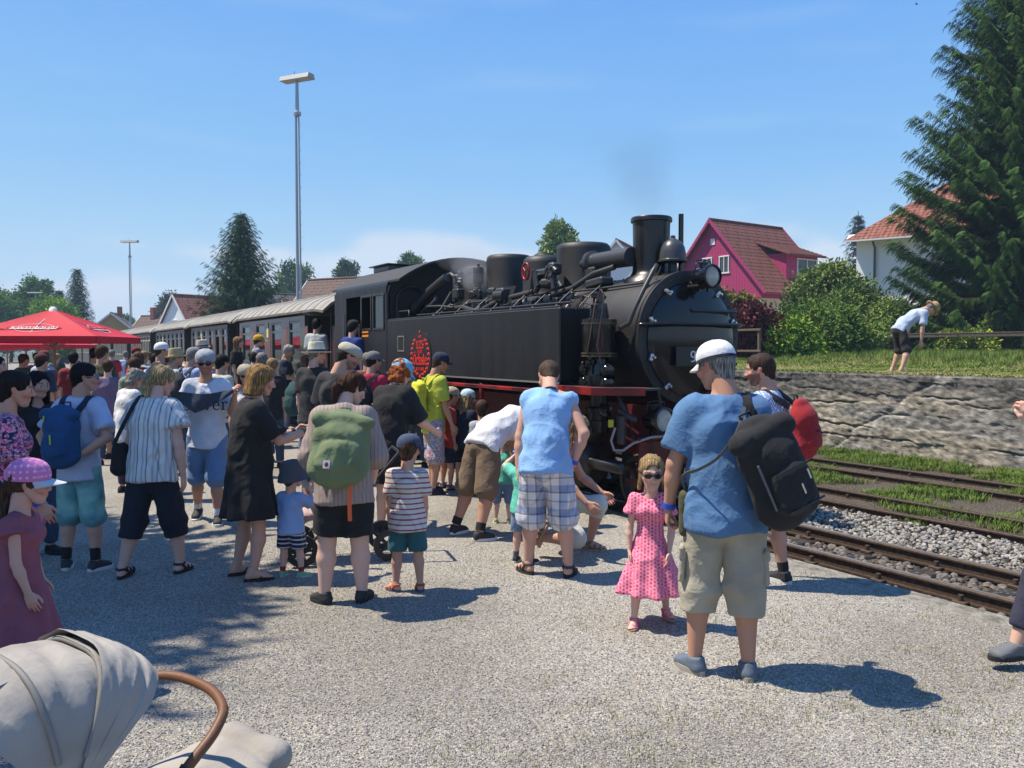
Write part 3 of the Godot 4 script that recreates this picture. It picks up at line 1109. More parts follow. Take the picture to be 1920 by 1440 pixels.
func hat(h: Dictionary, hx: Transform3D, P: Node, dist: float) -> void:
	var k: String = h.kind
	var m := MB.new()
	var seg := 20 if dist < 9 else 14
	var tilt := Basis(Vector3.RIGHT, deg_to_rad(h.get("tilt", -6.0)))
	var turn := Basis(Vector3.UP, deg_to_rad(h.get("turn", 0.0)))
	var xf := hx * Transform3D((turn * tilt).scaled(Vector3.ONE * h.get("big", 1.0)), Vector3(0, 0.13, -0.05))
	match k:
		"cap", "bucket_cap":
			var prof: Array = []
			for i in 9:
				var a := i / 8.0 * PI / 2
				prof.append(Vector2(0.43 * pow(cos(a), 0.8) + 0.0, 0.05 + 0.38 * sin(a)))
			prof.push_front(Vector2(0.425, -0.05))
			m.lathe(prof, seg, xf, TAU, 0.96, 1.08)
			m.ball(xf * Vector3(0, 0.435, 0), Vector3(0.03, 0.02, 0.03) * hx.basis.x.length(), Basis.IDENTITY, 8)
			var cap := part("cap", m, h.mat, P)
			var br := MB.new()
			var rows: Array = []
			var low: Array = []
			for j in 6:
				var row: Array = []
				var row2: Array = []
				for i in 11:
					var a := lerpf(-1.15, 1.15, i / 10.0)
					var w := j / 5.0
					var rr := 0.43 + w * 0.3 * cos(a * 0.95) 
					var p := Vector3(sin(a) * lerpf(0.41, 0.4, w), -0.03 - 0.07 * w - 0.09 * (1.0 - cos(a)) * (0.4 + w), cos(a) * rr * 1.08)
					row.append(xf * p)
					row2.append(xf * (p - Vector3(0, 0.022, 0)))
				rows.append(row)
				low.append(row2)
			br.sheet(rows, true)
			br.sheet(low)
			part("brim", br, h.get("brim", h.mat), cap)
			if h.has("band"):
				var bd := MB.new()
				bd.lathe([Vector2(0.432, -0.05), Vector2(0.437, -0.02), Vector2(0.432, 0.02)], seg, xf, TAU, 0.97, 1.09)
				part("band", bd, h.band, cap)
		"flat":
			var prof: Array = []
			for i in 9:
				var a := i / 8.0 * PI / 2
				prof.append(Vector2(0.47 * pow(cos(a), 0.6), 0.02 + 0.34 * sin(a)))
			prof.push_front(Vector2(0.42, -0.06))
			m.lathe(prof, seg, xf * Transform3D(Basis(Vector3.RIGHT, 0.22), Vector3(0, 0.02, 0.04)), TAU, 0.98, 1.12)
			m.ball(xf * Vector3(0, -0.04, 0.46), Vector3(0.26, 0.05, 0.16) * hx.basis.x.length(), hx.basis.orthonormalized() * turn * Basis(Vector3.RIGHT, 0.3), 12)
			part("cap", m, h.mat, P)
		"hat":
			var bw: float = h.get("brim_w", 0.72)
			var th: float = h.get("tall", 0.52)
			var crown: Array = [Vector2(0.43, -0.02), Vector2(0.425, 0.12), Vector2(0.39, th * 0.75), Vector2(0.36, th * 0.96), Vector2(0.3, th), Vector2(0.16, th - 0.06), Vector2(0.0, th - 0.1)]
			m.lathe(crown, seg, xf, TAU, 0.94, 1.1)
			m.lathe([Vector2(0.4, 0.0), Vector2(0.52, -0.02), Vector2(bw - 0.04, -0.04), Vector2(bw, -0.01), Vector2(bw, -0.035), Vector2(bw - 0.04, -0.07), Vector2(0.4, -0.03)], seg + 6, xf, TAU, 0.94, 1.08)
			var o := part("hat", m, h.mat, P)
			var bd := MB.new()
			bd.lathe([Vector2(0.438, -0.015), Vector2(0.436, 0.1), Vector2(0.426, 0.11)], seg, xf, TAU, 0.945, 1.105)
			part("band", bd, h.get("band", h.mat), o)
		"bucket":
			m.lathe([Vector2(0.57, -0.27), Vector2(0.5, -0.02), Vector2(0.46, 0.05), Vector2(0.44, 0.3), Vector2(0.38, 0.42), Vector2(0.2, 0.47), Vector2(0, 0.48)], seg, xf, TAU, 0.98, 1.06)
			m.lathe([Vector2(0.555, -0.275), Vector2(0.46, 0.0)], seg, xf, TAU, 0.98, 1.06)
			part("hat", m, h.mat, P)

func glasses(c: Material, hx: Transform3D, P: Node) -> void:
	var m := MB.new()
	for s in [-1.0, 1.0]:
		m.ball(hx * Vector3(s * 0.15, -0.005, 0.43), Vector3(0.115, 0.085, 0.025) * hx.basis.x.length(), hx.basis.orthonormalized() * Basis(Vector3.UP, s * 0.22), 14)
		m.tube([hx * Vector3(s * 0.25, 0.02, 0.4), hx * Vector3(s * 0.34, 0.02, 0.2), hx * Vector3(s * 0.36, 0.0, -0.05)], 0.018 * hx.basis.x.length(), 5)
	m.tube([hx * Vector3(-0.05, 0.02, 0.45), hx * Vector3(0.05, 0.02, 0.45)], 0.018 * hx.basis.x.length(), 5)
	part("sunglasses", m, c, P)
# ---------------------------------------------------------------- the railway: d runs along the train away from the camera, n across it to the far side
const ALONG := Vector3(-0.51458, 0, -0.85744)
const ACROSS := Vector3(0.85744, 0, -0.51458)
const TRAIN_YAW := -1.03028
func track(s: float, n: float, y := 0.0) -> Vector3:
	return ALONG * s + ACROSS * n + Vector3(0, y, 0)

func lettering(text: String, size: float, depth: float, font := "Droid Sans", weight := 400) -> TextMesh:
	var t := TextMesh.new()
	t.text = text
	var f := SystemFont.new()
	f.font_names = PackedStringArray([font])
	f.font_weight = weight
	t.font = f
	t.font_size = 64
	t.pixel_size = size / 64.0
	t.depth = depth
	t.curve_step = 2.0
	return t

func up_lathe(mb: MB, p: Vector3, prof: Array, seg := 28) -> void:
	mb.lathe(prof, seg, Transform3D(Basis.IDENTITY, p))

func headlight(L: Node, p: Vector3, r: float, black: Material, called: String) -> void:
	# axis along +x
	var b := Basis(Vector3(0, -1, 0), Vector3(1, 0, 0), Vector3(0, 0, 1))
	var m := MB.new()
	m.lathe([Vector2(0, -0.27), Vector2(r * 0.55, -0.265), Vector2(r * 0.8, -0.22), Vector2(r * 0.86, -0.05), Vector2(r * 1.02, -0.045), Vector2(r * 1.02, 0.02), Vector2(r * 0.9, 0.03), Vector2(r * 0.9, -0.02)], 22, Transform3D(b, p))
	up_lathe(m, p + Vector3(-0.13, r * 0.8, 0), [Vector2(r * 0.35, -0.03), Vector2(r * 0.35, 0.035), Vector2(r * 0.5, 0.04), Vector2(r * 0.5, 0.055), Vector2(0, 0.075)], 12)
	m.bar(p + Vector3(-0.12, -r * 0.8, -r * 0.5), p + Vector3(-0.12, -r * 1.25, -r * 0.5), 0.03, 0.03)
	m.bar(p + Vector3(-0.12, -r * 0.8, r * 0.5), p + Vector3(-0.12, -r * 1.25, r * 0.5), 0.03, 0.03)
	m.tube([p + Vector3(-0.13, r * 0.5, r * 0.95), p + Vector3(-0.13, r * 1.35, r * 0.8), p + Vector3(-0.13, r * 1.45, 0), p + Vector3(-0.13, r * 1.35, -r * 0.8), p + Vector3(-0.13, r * 0.5, -r * 0.95)], 0.008, 6)
	var o := part(called, m, black, L)
	var g := MB.new()
	g.lathe([Vector2(r * 0.9, 0.0), Vector2(r * 0.6, 0.028), Vector2(r * 0.3, 0.038), Vector2(0, 0.04)], 20, Transform3D(b, p))
	part("lens", g, mats["lens"], o)
	var rf := MB.new()
	rf.lathe([Vector2(r * 0.88, -0.012), Vector2(r * 0.5, -0.045), Vector2(0.0, -0.06)], 16, Transform3D(b, p))
	part("reflector", rf, mats["reflector"], o)

func wheel(L: Node, p: Vector3, r: float, spokes: int, red: Material) -> void:
	var m := MB.new()
	var b := Transform3D(Basis(Vector3(1, 0, 0), Vector3(0, 0, 1), Vector3(0, -1, 0)), p)
	m.lathe([Vector2(r * 0.84, -0.06), Vector2(r * 1.06, -0.06), Vector2(r * 1.06, -0.035), Vector2(r, -0.03), Vector2(r, 0.06), Vector2(r * 0.84, 0.06), Vector2(r * 0.84, -0.06)], 30, b)
	var o := part("wheel", m, mats["tyre steel"], L)
	var w := MB.new()
	w.lathe([Vector2(0, 0.09), Vector2(r * 0.22, 0.09), Vector2(r * 0.24, -0.03), Vector2(0, -0.03)], 14, b)
	for i in spokes:
		var a := TAU * i / spokes
		w.bar(p + Vector3(cos(a), sin(a), 0) * r * 0.2 + Vector3(0, 0, 0.01), p + Vector3(cos(a), sin(a), 0) * r * 0.86 + Vector3(0, 0, 0.01), 0.05, 0.05, Vector3(0, 0, 1))
	part("spokes", w, red, o)

func locomotive() -> void:
	var black := mat("loco black", lin(0.028, 0.027, 0.027), 0.42)
	black.albedo_texture = noise_tex(0.008, 256, [[0.1, Color(0.35, 0.34, 0.34)], [0.45, Color(0.75, 0.73, 0.7)], [0.6, Color(0.85, 0.82, 0.78)], [0.9, Color(1, 0.97, 0.92)]], 21, 6)
	black.roughness_texture = noise_tex(0.012, 256, [[0.0, Color(0.6, 0.6, 0.6)], [1.0, Color(1, 1, 1)]], 22, 4)
	tri_map(black, 0.7)
	var tank_b := mat("tank black", lin(0.012, 0.012, 0.0125), 0.55)
	tank_b.albedo_texture = noise_tex(0.02, 256, [[0.0, Color(0.72, 0.72, 0.72)], [0.5, Color(0.88, 0.88, 0.88)], [1.0, Color(1, 1, 1)]], 23, 4)
	tank_b.uv1_triplanar = true
	tank_b.uv1_scale = Vector3(0.7, 0.1, 0.7)
	tank_b.roughness_texture = tank_b.albedo_texture
	tank_b.normal_enabled = true
	tank_b.normal_texture = noise_tex(0.01, 256, [], 24, 3, true, 1.5)
	tank_b.normal_scale = 0.04
	var gloss := mat("gloss black", lin(0.01, 0.01, 0.011), 0.13)
	gloss.normal_enabled = true
	gloss.normal_texture = tank_b.normal_texture
	gloss.normal_scale = 0.08
	tri_map(gloss, 0.5)
	var greyb := mat("smokebox grey black", lin(0.032, 0.031, 0.031), 0.55)
	greyb.albedo_texture = black.albedo_texture
	tri_map(greyb, 0.7)
	var pipe := mat("pipe black", lin(0.035, 0.035, 0.035), 0.45)
	var steel := mat("bright steel", lin(0.55, 0.55, 0.54), 0.25, 0.9)
	mat("tyre steel", lin(0.06, 0.055, 0.05), 0.5, 0.4)
	var red := mat("loco red", lin(0.42, 0.012, 0.01), 0.4)
	red.albedo_texture = black.albedo_texture
	tri_map(red, 0.8)
	var dred := mat("frame red", lin(0.09, 0.007, 0.006), 0.5)
	var brass := mat("brass", lin(0.16, 0.12, 0.065), 0.45, 0.6)
	var lens := mat("lens", Color(0.95, 0.97, 0.95, 0.25), 0.05)
	lens.transparency = BaseMaterial3D.TRANSPARENCY_ALPHA
	mat("reflector", lin(0.32, 0.28, 0.2), 0.3, 0.7)
	var glass := mat("dark glass", lin(0.02, 0.022, 0.022), 0.06)
	var L := thing("steam_locomotive", "black steam tank locomotive with red frame standing at the platform", "locomotive", track(7.0, 6.55), TRAIN_YAW)
	var R := Basis(Vector3(0, -1, 0), Vector3(1, 0, 0), Vector3(0, 0, 1))  # lathe axis along +x
	var by := 1.98
	# boiler and smokebox
	var m := MB.new()
	m.lathe([Vector2(0.70, -6.0), Vector2(0.70, -2.6), Vector2(0.716, -2.6), Vector2(0.716, -2.52), Vector2(0.70, -2.52), Vector2(0.70, -1.2), Vector2(0.735, -1.18)], 40, Transform3D(R, Vector3(0, by, 0)))
	for k in 3:
		m.lathe([Vector2(0.70, -1.7 - k * 1.25), Vector2(0.709, -1.69 - k * 1.25), Vector2(0.709, -1.63 - k * 1.25), Vector2(0.70, -1.62 - k * 1.25)], 40, Transform3D(R, Vector3(0, by, 0)))
	part("boiler", m, black, L)
	m = MB.new()
	m.lathe([Vector2(0.70, -1.22), Vector2(0.737, -1.2), Vector2(0.737, -0.06), Vector2(0.757, -0.05), Vector2(0.757, 0.0), Vector2(0.70, 0.012), Vector2(0.63, 0.012), Vector2(0.63, -0.02)], 56, Transform3D(R, Vector3(0, by, 0)))
	for k in 34:
		var a := TAU * k / 34.0
		m.ball(Vector3(0.012, by + sin(a) * 0.695, cos(a) * 0.695), Vector3(0.013, 0.013, 0.013), Basis.IDENTITY, 6)
		for x in [-0.2, -1.12]:
			m.ball(Vector3(x, by + sin(a) * 0.737, cos(a) * 0.737), Vector3(0.013, 0.013, 0.013), Basis.IDENTITY, 6)
	part("smokebox", m, greyb, L)
	m = MB.new()
	m.lathe([Vector2(0.645, 0.0), Vector2(0.645, 0.03), Vector2(0.61, 0.05), Vector2(0.5, 0.085), Vector2(0.3, 0.125), Vector2(0.1, 0.14), Vector2(0, 0.142)], 48, Transform3D(R, Vector3(0, by - 0.02, 0)))
	var door := part("smokebox_door", m, gloss, L)
	m = MB.new()
	for k in 10:
		var a := TAU * (k + 0.5) / 10.0
		var c := Vector3(0.045, by - 0.02 + sin(a) * 0.64, cos(a) * 0.64)
		m.box(c, Vector3(0.05, 0.09, 0.045), Basis(Vector3.RIGHT, a), 0.01)
		m.tube([c + Vector3(0.0, 0, 0), c + Vector3(0.07, 0, 0)], 0.014, 6)
	part("clamps", m, steel, door)
	m = MB.new()
	for y in [0.3, -0.3]:
		m.tube([Vector3(0.06, by + y, -0.66), Vector3(0.11, by + y, -0.3), Vector3(0.12, by + y, 0.1)], 0.022, 6)
	part("hinge", m, gloss, door)
	m = MB.new()
	m.tube([Vector3(0.02, 2.12, 0.74), Vector3(0.1, 2.125, 0.7), Vector3(0.19, 2.13, 0.55), Vector3(0.2, 2.13, 0.0), Vector3(0.19, 2.13, -0.55), Vector3(0.1, 2.125, -0.7), Vector3(0.02, 2.12, -0.74)], 0.018, 8)
	for z in [-0.55, 0.0, 0.55]:
		m.tube([Vector3(0.07, 2.13, z), Vector3(0.19, 2.13, z)], 0.014, 6)
	part("handrail", m, gloss, L)
	m = MB.new()
	m.box(Vector3(0.165, 1.77, -0.09), Vector3(0.02, 0.22, 0.9), Basis.IDENTITY, 0.004)
	var plate := part("number_plate", m, mat("plate black", lin(0.012, 0.012, 0.012), 0.35), L)
	part_mesh("number", lettering("99 788", 0.17, 0.012, "Droid Sans", 400), plate, Transform3D(Basis(Vector3(0, 0, -1), Vector3(0, 1, 0), Vector3(1, 0, 0)), Vector3(0.178, 1.77, -0.09)), mat("plate white", lin(0.7, 0.7, 0.68), 0.5))
	# chimney
	m = MB.new()
	up_lathe(m, Vector3(-0.68, 2.6, 0), [Vector2(0.36, 0.0), Vector2(0.33, 0.08), Vector2(0.25, 0.13), Vector2(0.222, 0.18), Vector2(0.212, 0.3), Vector2(0.222, 0.76), Vector2(0.245, 0.765), Vector2(0.247, 0.8), Vector2(0.235, 0.82), Vector2(0.19, 0.82), Vector2(0.18, 0.6)], 36)
	part("chimney", m, black, L)
	m = MB.new()
	m.tube([Vector3(-0.34, 2.7, -0.16), Vector3(-0.34, 3.43, -0.16)], [0.03, 0.03], 10)
	part("exhaust_pipe", m, gloss, L)
	# bell
	m = MB.new()
	up_lathe(m, Vector3(-0.30, 2.86, 0), [Vector2(0.165, 0.0), Vector2(0.168, 0.02), Vector2(0.155, 0.03), Vector2(0.15, 0.1), Vector2(0.135, 0.17), Vector2(0.1, 0.23), Vector2(0.045, 0.262), Vector2(0.03, 0.27), Vector2(0.028, 0.3), Vector2(0, 0.31)], 28)
	var bell := part("bell", m, mat("bell dark", lin(0.05, 0.05, 0.052), 0.35), L)
	m = MB.new()
	up_lathe(m, Vector3(-0.30, 2.66, 0), [Vector2(0.13, 0.0), Vector2(0.13, 0.06), Vector2(0.06, 0.08), Vector2(0.05, 0.2)], 14)
	m.bar(Vector3(-0.42, 2.7, 0.12), Vector3(-0.42, 2.9, 0.02), 0.025, 0.025)
	part("bell_stand", m, black, bell)
	# domes
	m = MB.new()
	up_lathe(m, Vector3(-2.05, 2.55, 0), [Vector2(0.42, 0.0), Vector2(0.39, 0.1), Vector2(0.362, 0.16), Vector2(0.362, 0.62), Vector2(0.35, 0.67), Vector2(0.32, 0.7), Vector2(0.2, 0.715), Vector2(0, 0.72)], 36)
	part("sand_dome", m, greyb, L)
	m = MB.new()
	up_lathe(m, Vector3(-3.0, 2.55, 0), [Vector2(0.38, 0.0), Vector2(0.34, 0.1), Vector2(0.315, 0.16), Vector2(0.315, 0.52), Vector2(0.3, 0.58), Vector2(0.26, 0.62), Vector2(0.15, 0.64), Vector2(0.14, 0.66), Vector2(0.0, 0.665)], 32)
	part("steam_dome", m, greyb, L)
	m = MB.new()
	up_lathe(m, Vector3(-4.0, 2.55, 0), [Vector2(0.4, 0.0), Vector2(0.37, 0.1), Vector2(0.35, 0.15), Vector2(0.35, 0.66), Vector2(0.34, 0.71), Vector2(0.31, 0.735), Vector2(0.0, 0.745)], 36)
	part("sand_dome", m, greyb, L)
	m = MB.new()
	up_lathe(m, Vector3(-5.1, 2.6, 0), [Vector2(0.24, 0.0), Vector2(0.22, 0.06), Vector2(0.22, 0.5), Vector2(0.2, 0.58), Vector2(0.1, 0.62), Vector2(0, 0.62)], 24)
	part("valve_dome", m, greyb, L)
	m = MB.new()
	up_lathe(m, Vector3(-4.22, 2.85, 0.42), [Vector2(0, 0.0), Vector2(0.075, 0.0), Vector2(0.082, 0.03), Vector2(0.082, 0.24), Vector2(0.07, 0.26), Vector2(0.025, 0.265), Vector2(0.025, 0.31), Vector2(0, 0.315)], 18)
	m.tube([Vector3(-4.22, 2.62, 0.42), Vector3(-4.22, 2.86, 0.42)], [0.07, 0.045], 10)
	for k in 5:
		m.box(Vector3(-4.38 + k * 0.08, 2.68 + rng.randf() * 0.06, 0.48), Vector3(0.05, 0.12, 0.06), Basis(Vector3.UP, rng.randf()), 0.012)
	part("steam_trap", m, pipe, L)
	# generator and feed pipe beside the chimney
	m = MB.new()
	m.lathe([Vector2(0, -1.75), Vector2(0.05, -1.745), Vector2(0.06, -1.66), Vector2(0.14, -1.58), Vector2(0.15, -1.5), Vector2(0.11, -1.47), Vector2(0.115, -0.75), Vector2(0, -0.75)], 22, Transform3D(R, Vector3(0, 2.95, 0.24)))
	m.box(Vector3(-1.45, 2.78, 0.24), Vector3(0.2, 0.2, 0.24), Basis.IDENTITY, 0.02)
	part("turbo_generator", m, pipe, L)
	# red hand wheel and valve cluster
	m = MB.new()
	var ring: Array = []
	for k in 19:
		var a := TAU * k / 18.0
		ring.append(Vector3(-2.52 + cos(a) * 0.085, 2.9 + sin(a) * 0.11, 0.62))
	m.tube(ring, 0.016, 6, false)
	for k in 3:
		var a := TAU * k / 3.0 + 0.4
		m.tube([Vector3(-2.52, 2.9, 0.63), Vector3(-2.52 + cos(a) * 0.085, 2.9 + sin(a) * 0.11, 0.62)], 0.012, 5)
	part("hand_wheel", m, red, L)
	m = MB.new()
	for q in [[-2.2, 2.86, 0.52, 0.3, 0.1], [-2.3, 2.74, 0.5, 0.2, 0.14], [-2.0, 2.9, 0.5, 0.14, 0.16], [-2.05, 2.72, 0.55, 0.22, 0.1], [-3.2, 2.62, 0.58, 0.22, 0.2], [-3.55, 2.7, 0.52, 0.16, 0.1]]:
		m.box(Vector3(q[0], q[1], q[2]), Vector3(q[3], q[4], 0.16), Basis(Vector3.UP, rng.randf_range(-0.2, 0.2)), 0.025)
		m.tube([Vector3(q[0] - q[3] * 0.6, q[1], q[2] + 0.04), Vector3(q[0] + q[3] * 0.6, q[1], q[2] + 0.04)], q[4] * 0.36, 9)
	for k in 9:
		var x := -3.3 + k * 0.04
		m.tube([Vector3(x, 2.5, 0.6), Vector3(x, 2.74, 0.5)], 0.009, 5)
	for k in 14:
		var x := -2.45 + rng.randf() * 0.7
		m.tube([Vector3(x, 2.6 + rng.randf() * 0.3, 0.6), Vector3(x + 0.06, 2.62 + rng.randf() * 0.3, 0.6)], 0.02 + rng.randf() * 0.02, 7)
	part("valve_gear_box", m, pipe, L)
	# long pipes along the boiler
	var runs := [
		[[Vector3(-5.6, 2.46, 0.62), Vector3(-4.4, 2.5, 0.6), Vector3(-4.0, 2.44, 0.68), Vector3(-3.7, 2.4, 0.68), Vector3(-3.3, 2.55, 0.58), Vector3(-2.6, 2.62, 0.5), Vector3(-2.45, 2.72, 0.48), Vector3(-2.4, 2.85, 0.46)], 0.042],
		[[Vector3(-1.95, 2.56, 0.56), Vector3(-1.6, 2.62, 0.5), Vector3(-1.25, 2.78, 0.42), Vector3(-0.95, 2.84, 0.34)], 0.036],
		[[Vector3(-5.7, 2.36, 0.74), Vector3(-4.6, 2.38, 0.72), Vector3(-3.4, 2.42, 0.7), Vector3(-1.4, 2.42, 0.7)], 0.016],
		[[Vector3(-5.5, 2.52, 0.6), Vector3(-4.5, 2.56, 0.56), Vector3(-3.0, 2.58, 0.52), Vector3(-1.2, 2.58, 0.5), Vector3(-0.3, 2.6, 0.45)], 0.014],
		[[Vector3(-0.2, 2.58, 0.5), Vector3(-0.16, 2.74, 0.42), Vector3(-0.1, 2.78, 0.42), Vector3(-0.08, 2.72, 0.48), Vector3(-0.08, 2.5, 0.62), Vector3(-0.08, 2.3, 0.74), Vector3(-0.1, 2.14, 0.8), Vector3(-0.22, 2.08, 0.84)], 0.026],
		[[Vector3(-1.25, 2.5, 0.58), Vector3(-1.2, 2.42, 0.66), Vector3(-0.95, 2.38, 0.7), Vector3(-0.75, 2.34, 0.76)], 0.008],
		[[Vector3(-5.75, 2.58, 0.75), Vector3(-5.3, 2.8, 0.72), Vector3(-4.95, 3.0, 0.6)], 0.075],
		[[Vector3(-5.8, 2.5, 0.8), Vector3(-5.74, 2.56, 0.78), Vector3(-5.7, 2.62, 0.76)], 0.085],
		[[Vector3(-5.3, 2.98, 0.55), Vector3(-5.0, 3.06, 0.5), Vector3(-4.85, 3.0, 0.5), Vector3(-4.8, 2.7, 0.52)], 0.04],
		[[Vector3(-5.6, 2.46, 0.74), Vector3(-5.3, 2.5, 0.78), Vector3(-5.15, 2.64, 0.7), Vector3(-5.2, 2.7, 0.66)], 0.035],
		[[Vector3(-5.5, 2.42, 0.8), Vector3(-5.3, 2.54, 0.8), Vector3(-5.0, 2.54, 0.7), Vector3(-4.6, 2.5, 0.66)], 0.022],
		[[Vector3(-4.95, 2.36, 0.85), Vector3(-4.9, 2.48, 0.72), Vector3(-4.85, 2.76, 0.56)], 0.028]]
	for q in runs:
		m = MB.new()
		m.tube(q[0], q[1], 9)
		part("pipe", m, pipe, L)
	m = MB.new()
	for k in 26:
		var x := -5.5 + k * 0.185
		m.box(Vector3(x, 2.5 + 0.03 * sin(k * 2.1), 0.6 - 0.02 * cos(k * 1.3)), Vector3(0.035, 0.07, 0.06), Basis(Vector3.UP, rng.randf()), 0.008)
		if k % 3 == 0:
			m.tube([Vector3(x, 2.36, 0.78), Vector3(x + 0.03, 2.5, 0.64), Vector3(x + 0.05, 2.62, 0.5)], 0.008, 5)
	for k in 10:
		m.box(Vector3(-4.75 + rng.randf() * 0.25, 2.62 + rng.randf() * 0.42, 0.5 + rng.randf() * 0.1), Vector3(0.08, 0.06, 0.08), Basis(Vector3.UP, rng.randf()), 0.015)
	m.box(Vector3(-4.62, 2.72, 0.56), Vector3(0.2, 0.16, 0.14), Basis.IDENTITY, 0.02)
	m.box(Vector3(-1.15, 2.66, 0.42), Vector3(0.34, 0.1, 0.2), Basis(Vector3.BACK, 0.1), 0.02)
	part("pipe_brackets", m, pipe, L)
	# side tanks
	for z in [1.0, -1.0]:
		m = MB.new()
		m.box(Vector3(-3.32, 1.9, z), Vector3(5.1, 0.86, 0.52), Basis.IDENTITY, 0.015)
		m.box(Vector3(-3.32, 2.335, z + signf(z) * 0.235), Vector3(5.06, 0.03, 0.03), Basis.IDENTITY, 0.008)
		var tank := part("side_tank", m, tank_b, L)
		if z > 0:
			m = MB.new()
			m.box(Vector3(-3.32, 1.465, 1.262), Vector3(5.1, 0.02, 0.012))
			part("trim", m, mat("worn steel", lin(0.22, 0.21, 0.2), 0.5, 0.3), tank)
			m = MB.new()
			for q in [[0, 0.115], [0, -0.115]]:
				m.box(Vector3(-5.25, 1.94 + q[1], 1.263), Vector3(0.26, 0.022, 0.012))
			for q in [-0.12, 0.12]:
				m.box(Vector3(-5.25 + q, 1.94, 1.263), Vector3(0.022, 0.21, 0.012))
			part("step_frame", m, mat("worn steel", lin(0.22, 0.21, 0.2), 0.5, 0.3), tank)
			m = MB.new()
			m.box(Vector3(-5.25, 1.94, 1.2605), Vector3(0.218, 0.208, 0.006))
			part("step_hole", m, mat("hole black", lin(0.003, 0.003, 0.003), 0.9), tank)
			emblem(tank)
	m = MB.new()
	m.tube([Vector3(-5.7, 2.38, 1.1), Vector3(-5.7, 2.47, 1.1), Vector3(-5.3, 2.47, 1.1), Vector3(-5.3, 2.38, 1.1)], 0.014, 6)
	m.tube([Vector3(-5.2, 2.4, 1.0), Vector3(-0.9, 2.4, 1.0)], 0.012, 6)
	part("tank_rail", m, pipe, L)
	# cab
	cab(L, black, tank_b, glass, red)
	# air pump
	m = MB.new()
	var pp := Vector3(-0.4, 0, 0.98)
	up_lathe(m, pp, [Vector2(0, 1.76), Vector2(0.17, 1.76), Vector2(0.19, 1.8), Vector2(0.19, 2.14), Vector2(0.2, 2.145), Vector2(0.2, 2.18), Vector2(0.12, 2.2), Vector2(0.1, 2.3), Vector2(0, 2.3)], 26)
	up_lathe(m, pp, [Vector2(0, 1.42), Vector2(0.15, 1.42), Vector2(0.15, 1.5), Vector2(0.17, 1.5), Vector2(0.17, 1.56), Vector2(0.13, 1.57), Vector2(0.1, 1.77)], 20)
	up_lathe(m, pp, [Vector2(0, 0.93), Vector2(0.12, 0.93), Vector2(0.12, 1.0), Vector2(0.15, 1.0), Vector2(0.15, 1.06), Vector2(0.12, 1.07), Vector2(0.12, 1.14), Vector2(0.15, 1.15), Vector2(0.15, 1.2), Vector2(0.1, 1.22), Vector2(0.1, 1.42)], 20)
	m.box(pp + Vector3(0, 2.3, 0.0), Vector3(0.16, 0.12, 0.14), Basis.IDENTITY, 0.02)
	m.box(pp + Vector3(-0.02, 2.42, 0.0), Vector3(0.1, 0.14, 0.1), Basis.IDENTITY, 0.02)
	for q in [[-0.2, 1.62], [0.2, 1.62], [-0.2, 1.48], [0.2, 1.48], [0.18, 1.18]]:
		m.lathe([Vector2(0, -0.07), Vector2(0.05, -0.065), Vector2(0.075, -0.03), Vector2(0.075, 0.03), Vector2(0.05, 0.065), Vector2(0, 0.07)], 14, Transform3D(R, pp + Vector3(q[0], q[1], 0.04)))
	for k in 12:
		var a := TAU * k / 12.0
		m.box(pp + Vector3(cos(a) * 0.18, 1.79, sin(a) * 0.18), Vector3(0.03, 0.05, 0.03), Basis(Vector3.UP, -a))
	for k in 9:
		m.box(pp + Vector3(rng.randf_range(-0.15, 0.15), rng.randf_range(1.55, 1.78), rng.randf_range(0.0, 0.14)), Vector3(0.04, 0.05, 0.05), Basis(Vector3.UP, rng.randf()), 0.01)
	var pump := part("air_pump", m, gloss, L)
	m = MB.new()
	for y in [1.77, 1.8, 2.13, 2.16]:
		up_lathe(m, pp, [Vector2(0.19, y), Vector2(0.2, y + 0.002), Vector2(0.2, y + 0.012), Vector2(0.19, y + 0.014)], 26)
	part("bands", m, brass, pump)
	for q in [[Vector3(0.1, 2.38, 0.1), Vector3(0.16, 2.5, 0.1), Vector3(0.22, 2.44, 0.1), Vector3(0.2, 2.2, 0.12), Vector3(0.18, 1.9, 0.16), Vector3(0.19, 1.7, 0.12)], [Vector3(-0.05, 2.42, 0.1), Vector3(-0.15, 2.46, 0.12), Vector3(-0.2, 2.34, 0.14), Vector3(-0.3, 2.3, 0.1)], [Vector3(0.05, 2.4, 0.08), Vector3(0.1, 2.3, 0.14), Vector3(0.09, 1.95, 0.2), Vector3(0.05, 1.8, 0.2)]]:
		m = MB.new()
		m.tube(q.map(func(e): return e + pp), 0.008, 6)
		part("pipe", m, mat("copper", lin(0.12, 0.065, 0.045), 0.5, 0.5), pump)
	# running boards, frames, cylinders, wheels
	m = MB.new()
	m.prism(PackedVector2Array([Vector2(-0.9, 0.75), Vector2(-0.9, 1.32), Vector2(0.0, 1.36), Vector2(0.36, 0.95), Vector2(0.36, 0.72)]), -0.02, Transform3D(Basis(Vector3(1, 0, 0), Vector3(0, 0, 1), Vector3(0, -1, 0)), Vector3(0, 1.42, 0)))
	var rb := part("running_board", m, mat("board dark", lin(0.03, 0.03, 0.03), 0.6), L)
	m = MB.new()
	for q in [[Vector3(-0.9, 1.41, 1.335), Vector3(0.0, 1.41, 1.375)], [Vector3(0.0, 1.41, 1.375), Vector3(0.37, 1.41, 0.96)]]:
		m.bar(q[0], q[1], 0.015, 0.085, Vector3.UP, 0.004)
	part("edge", m, red, rb)
	m = MB.new()
	m.box(Vector3(-3.3, 1.36, 1.2), Vector3(5.0, 0.05, 0.12), Basis.IDENTITY, 0.01)
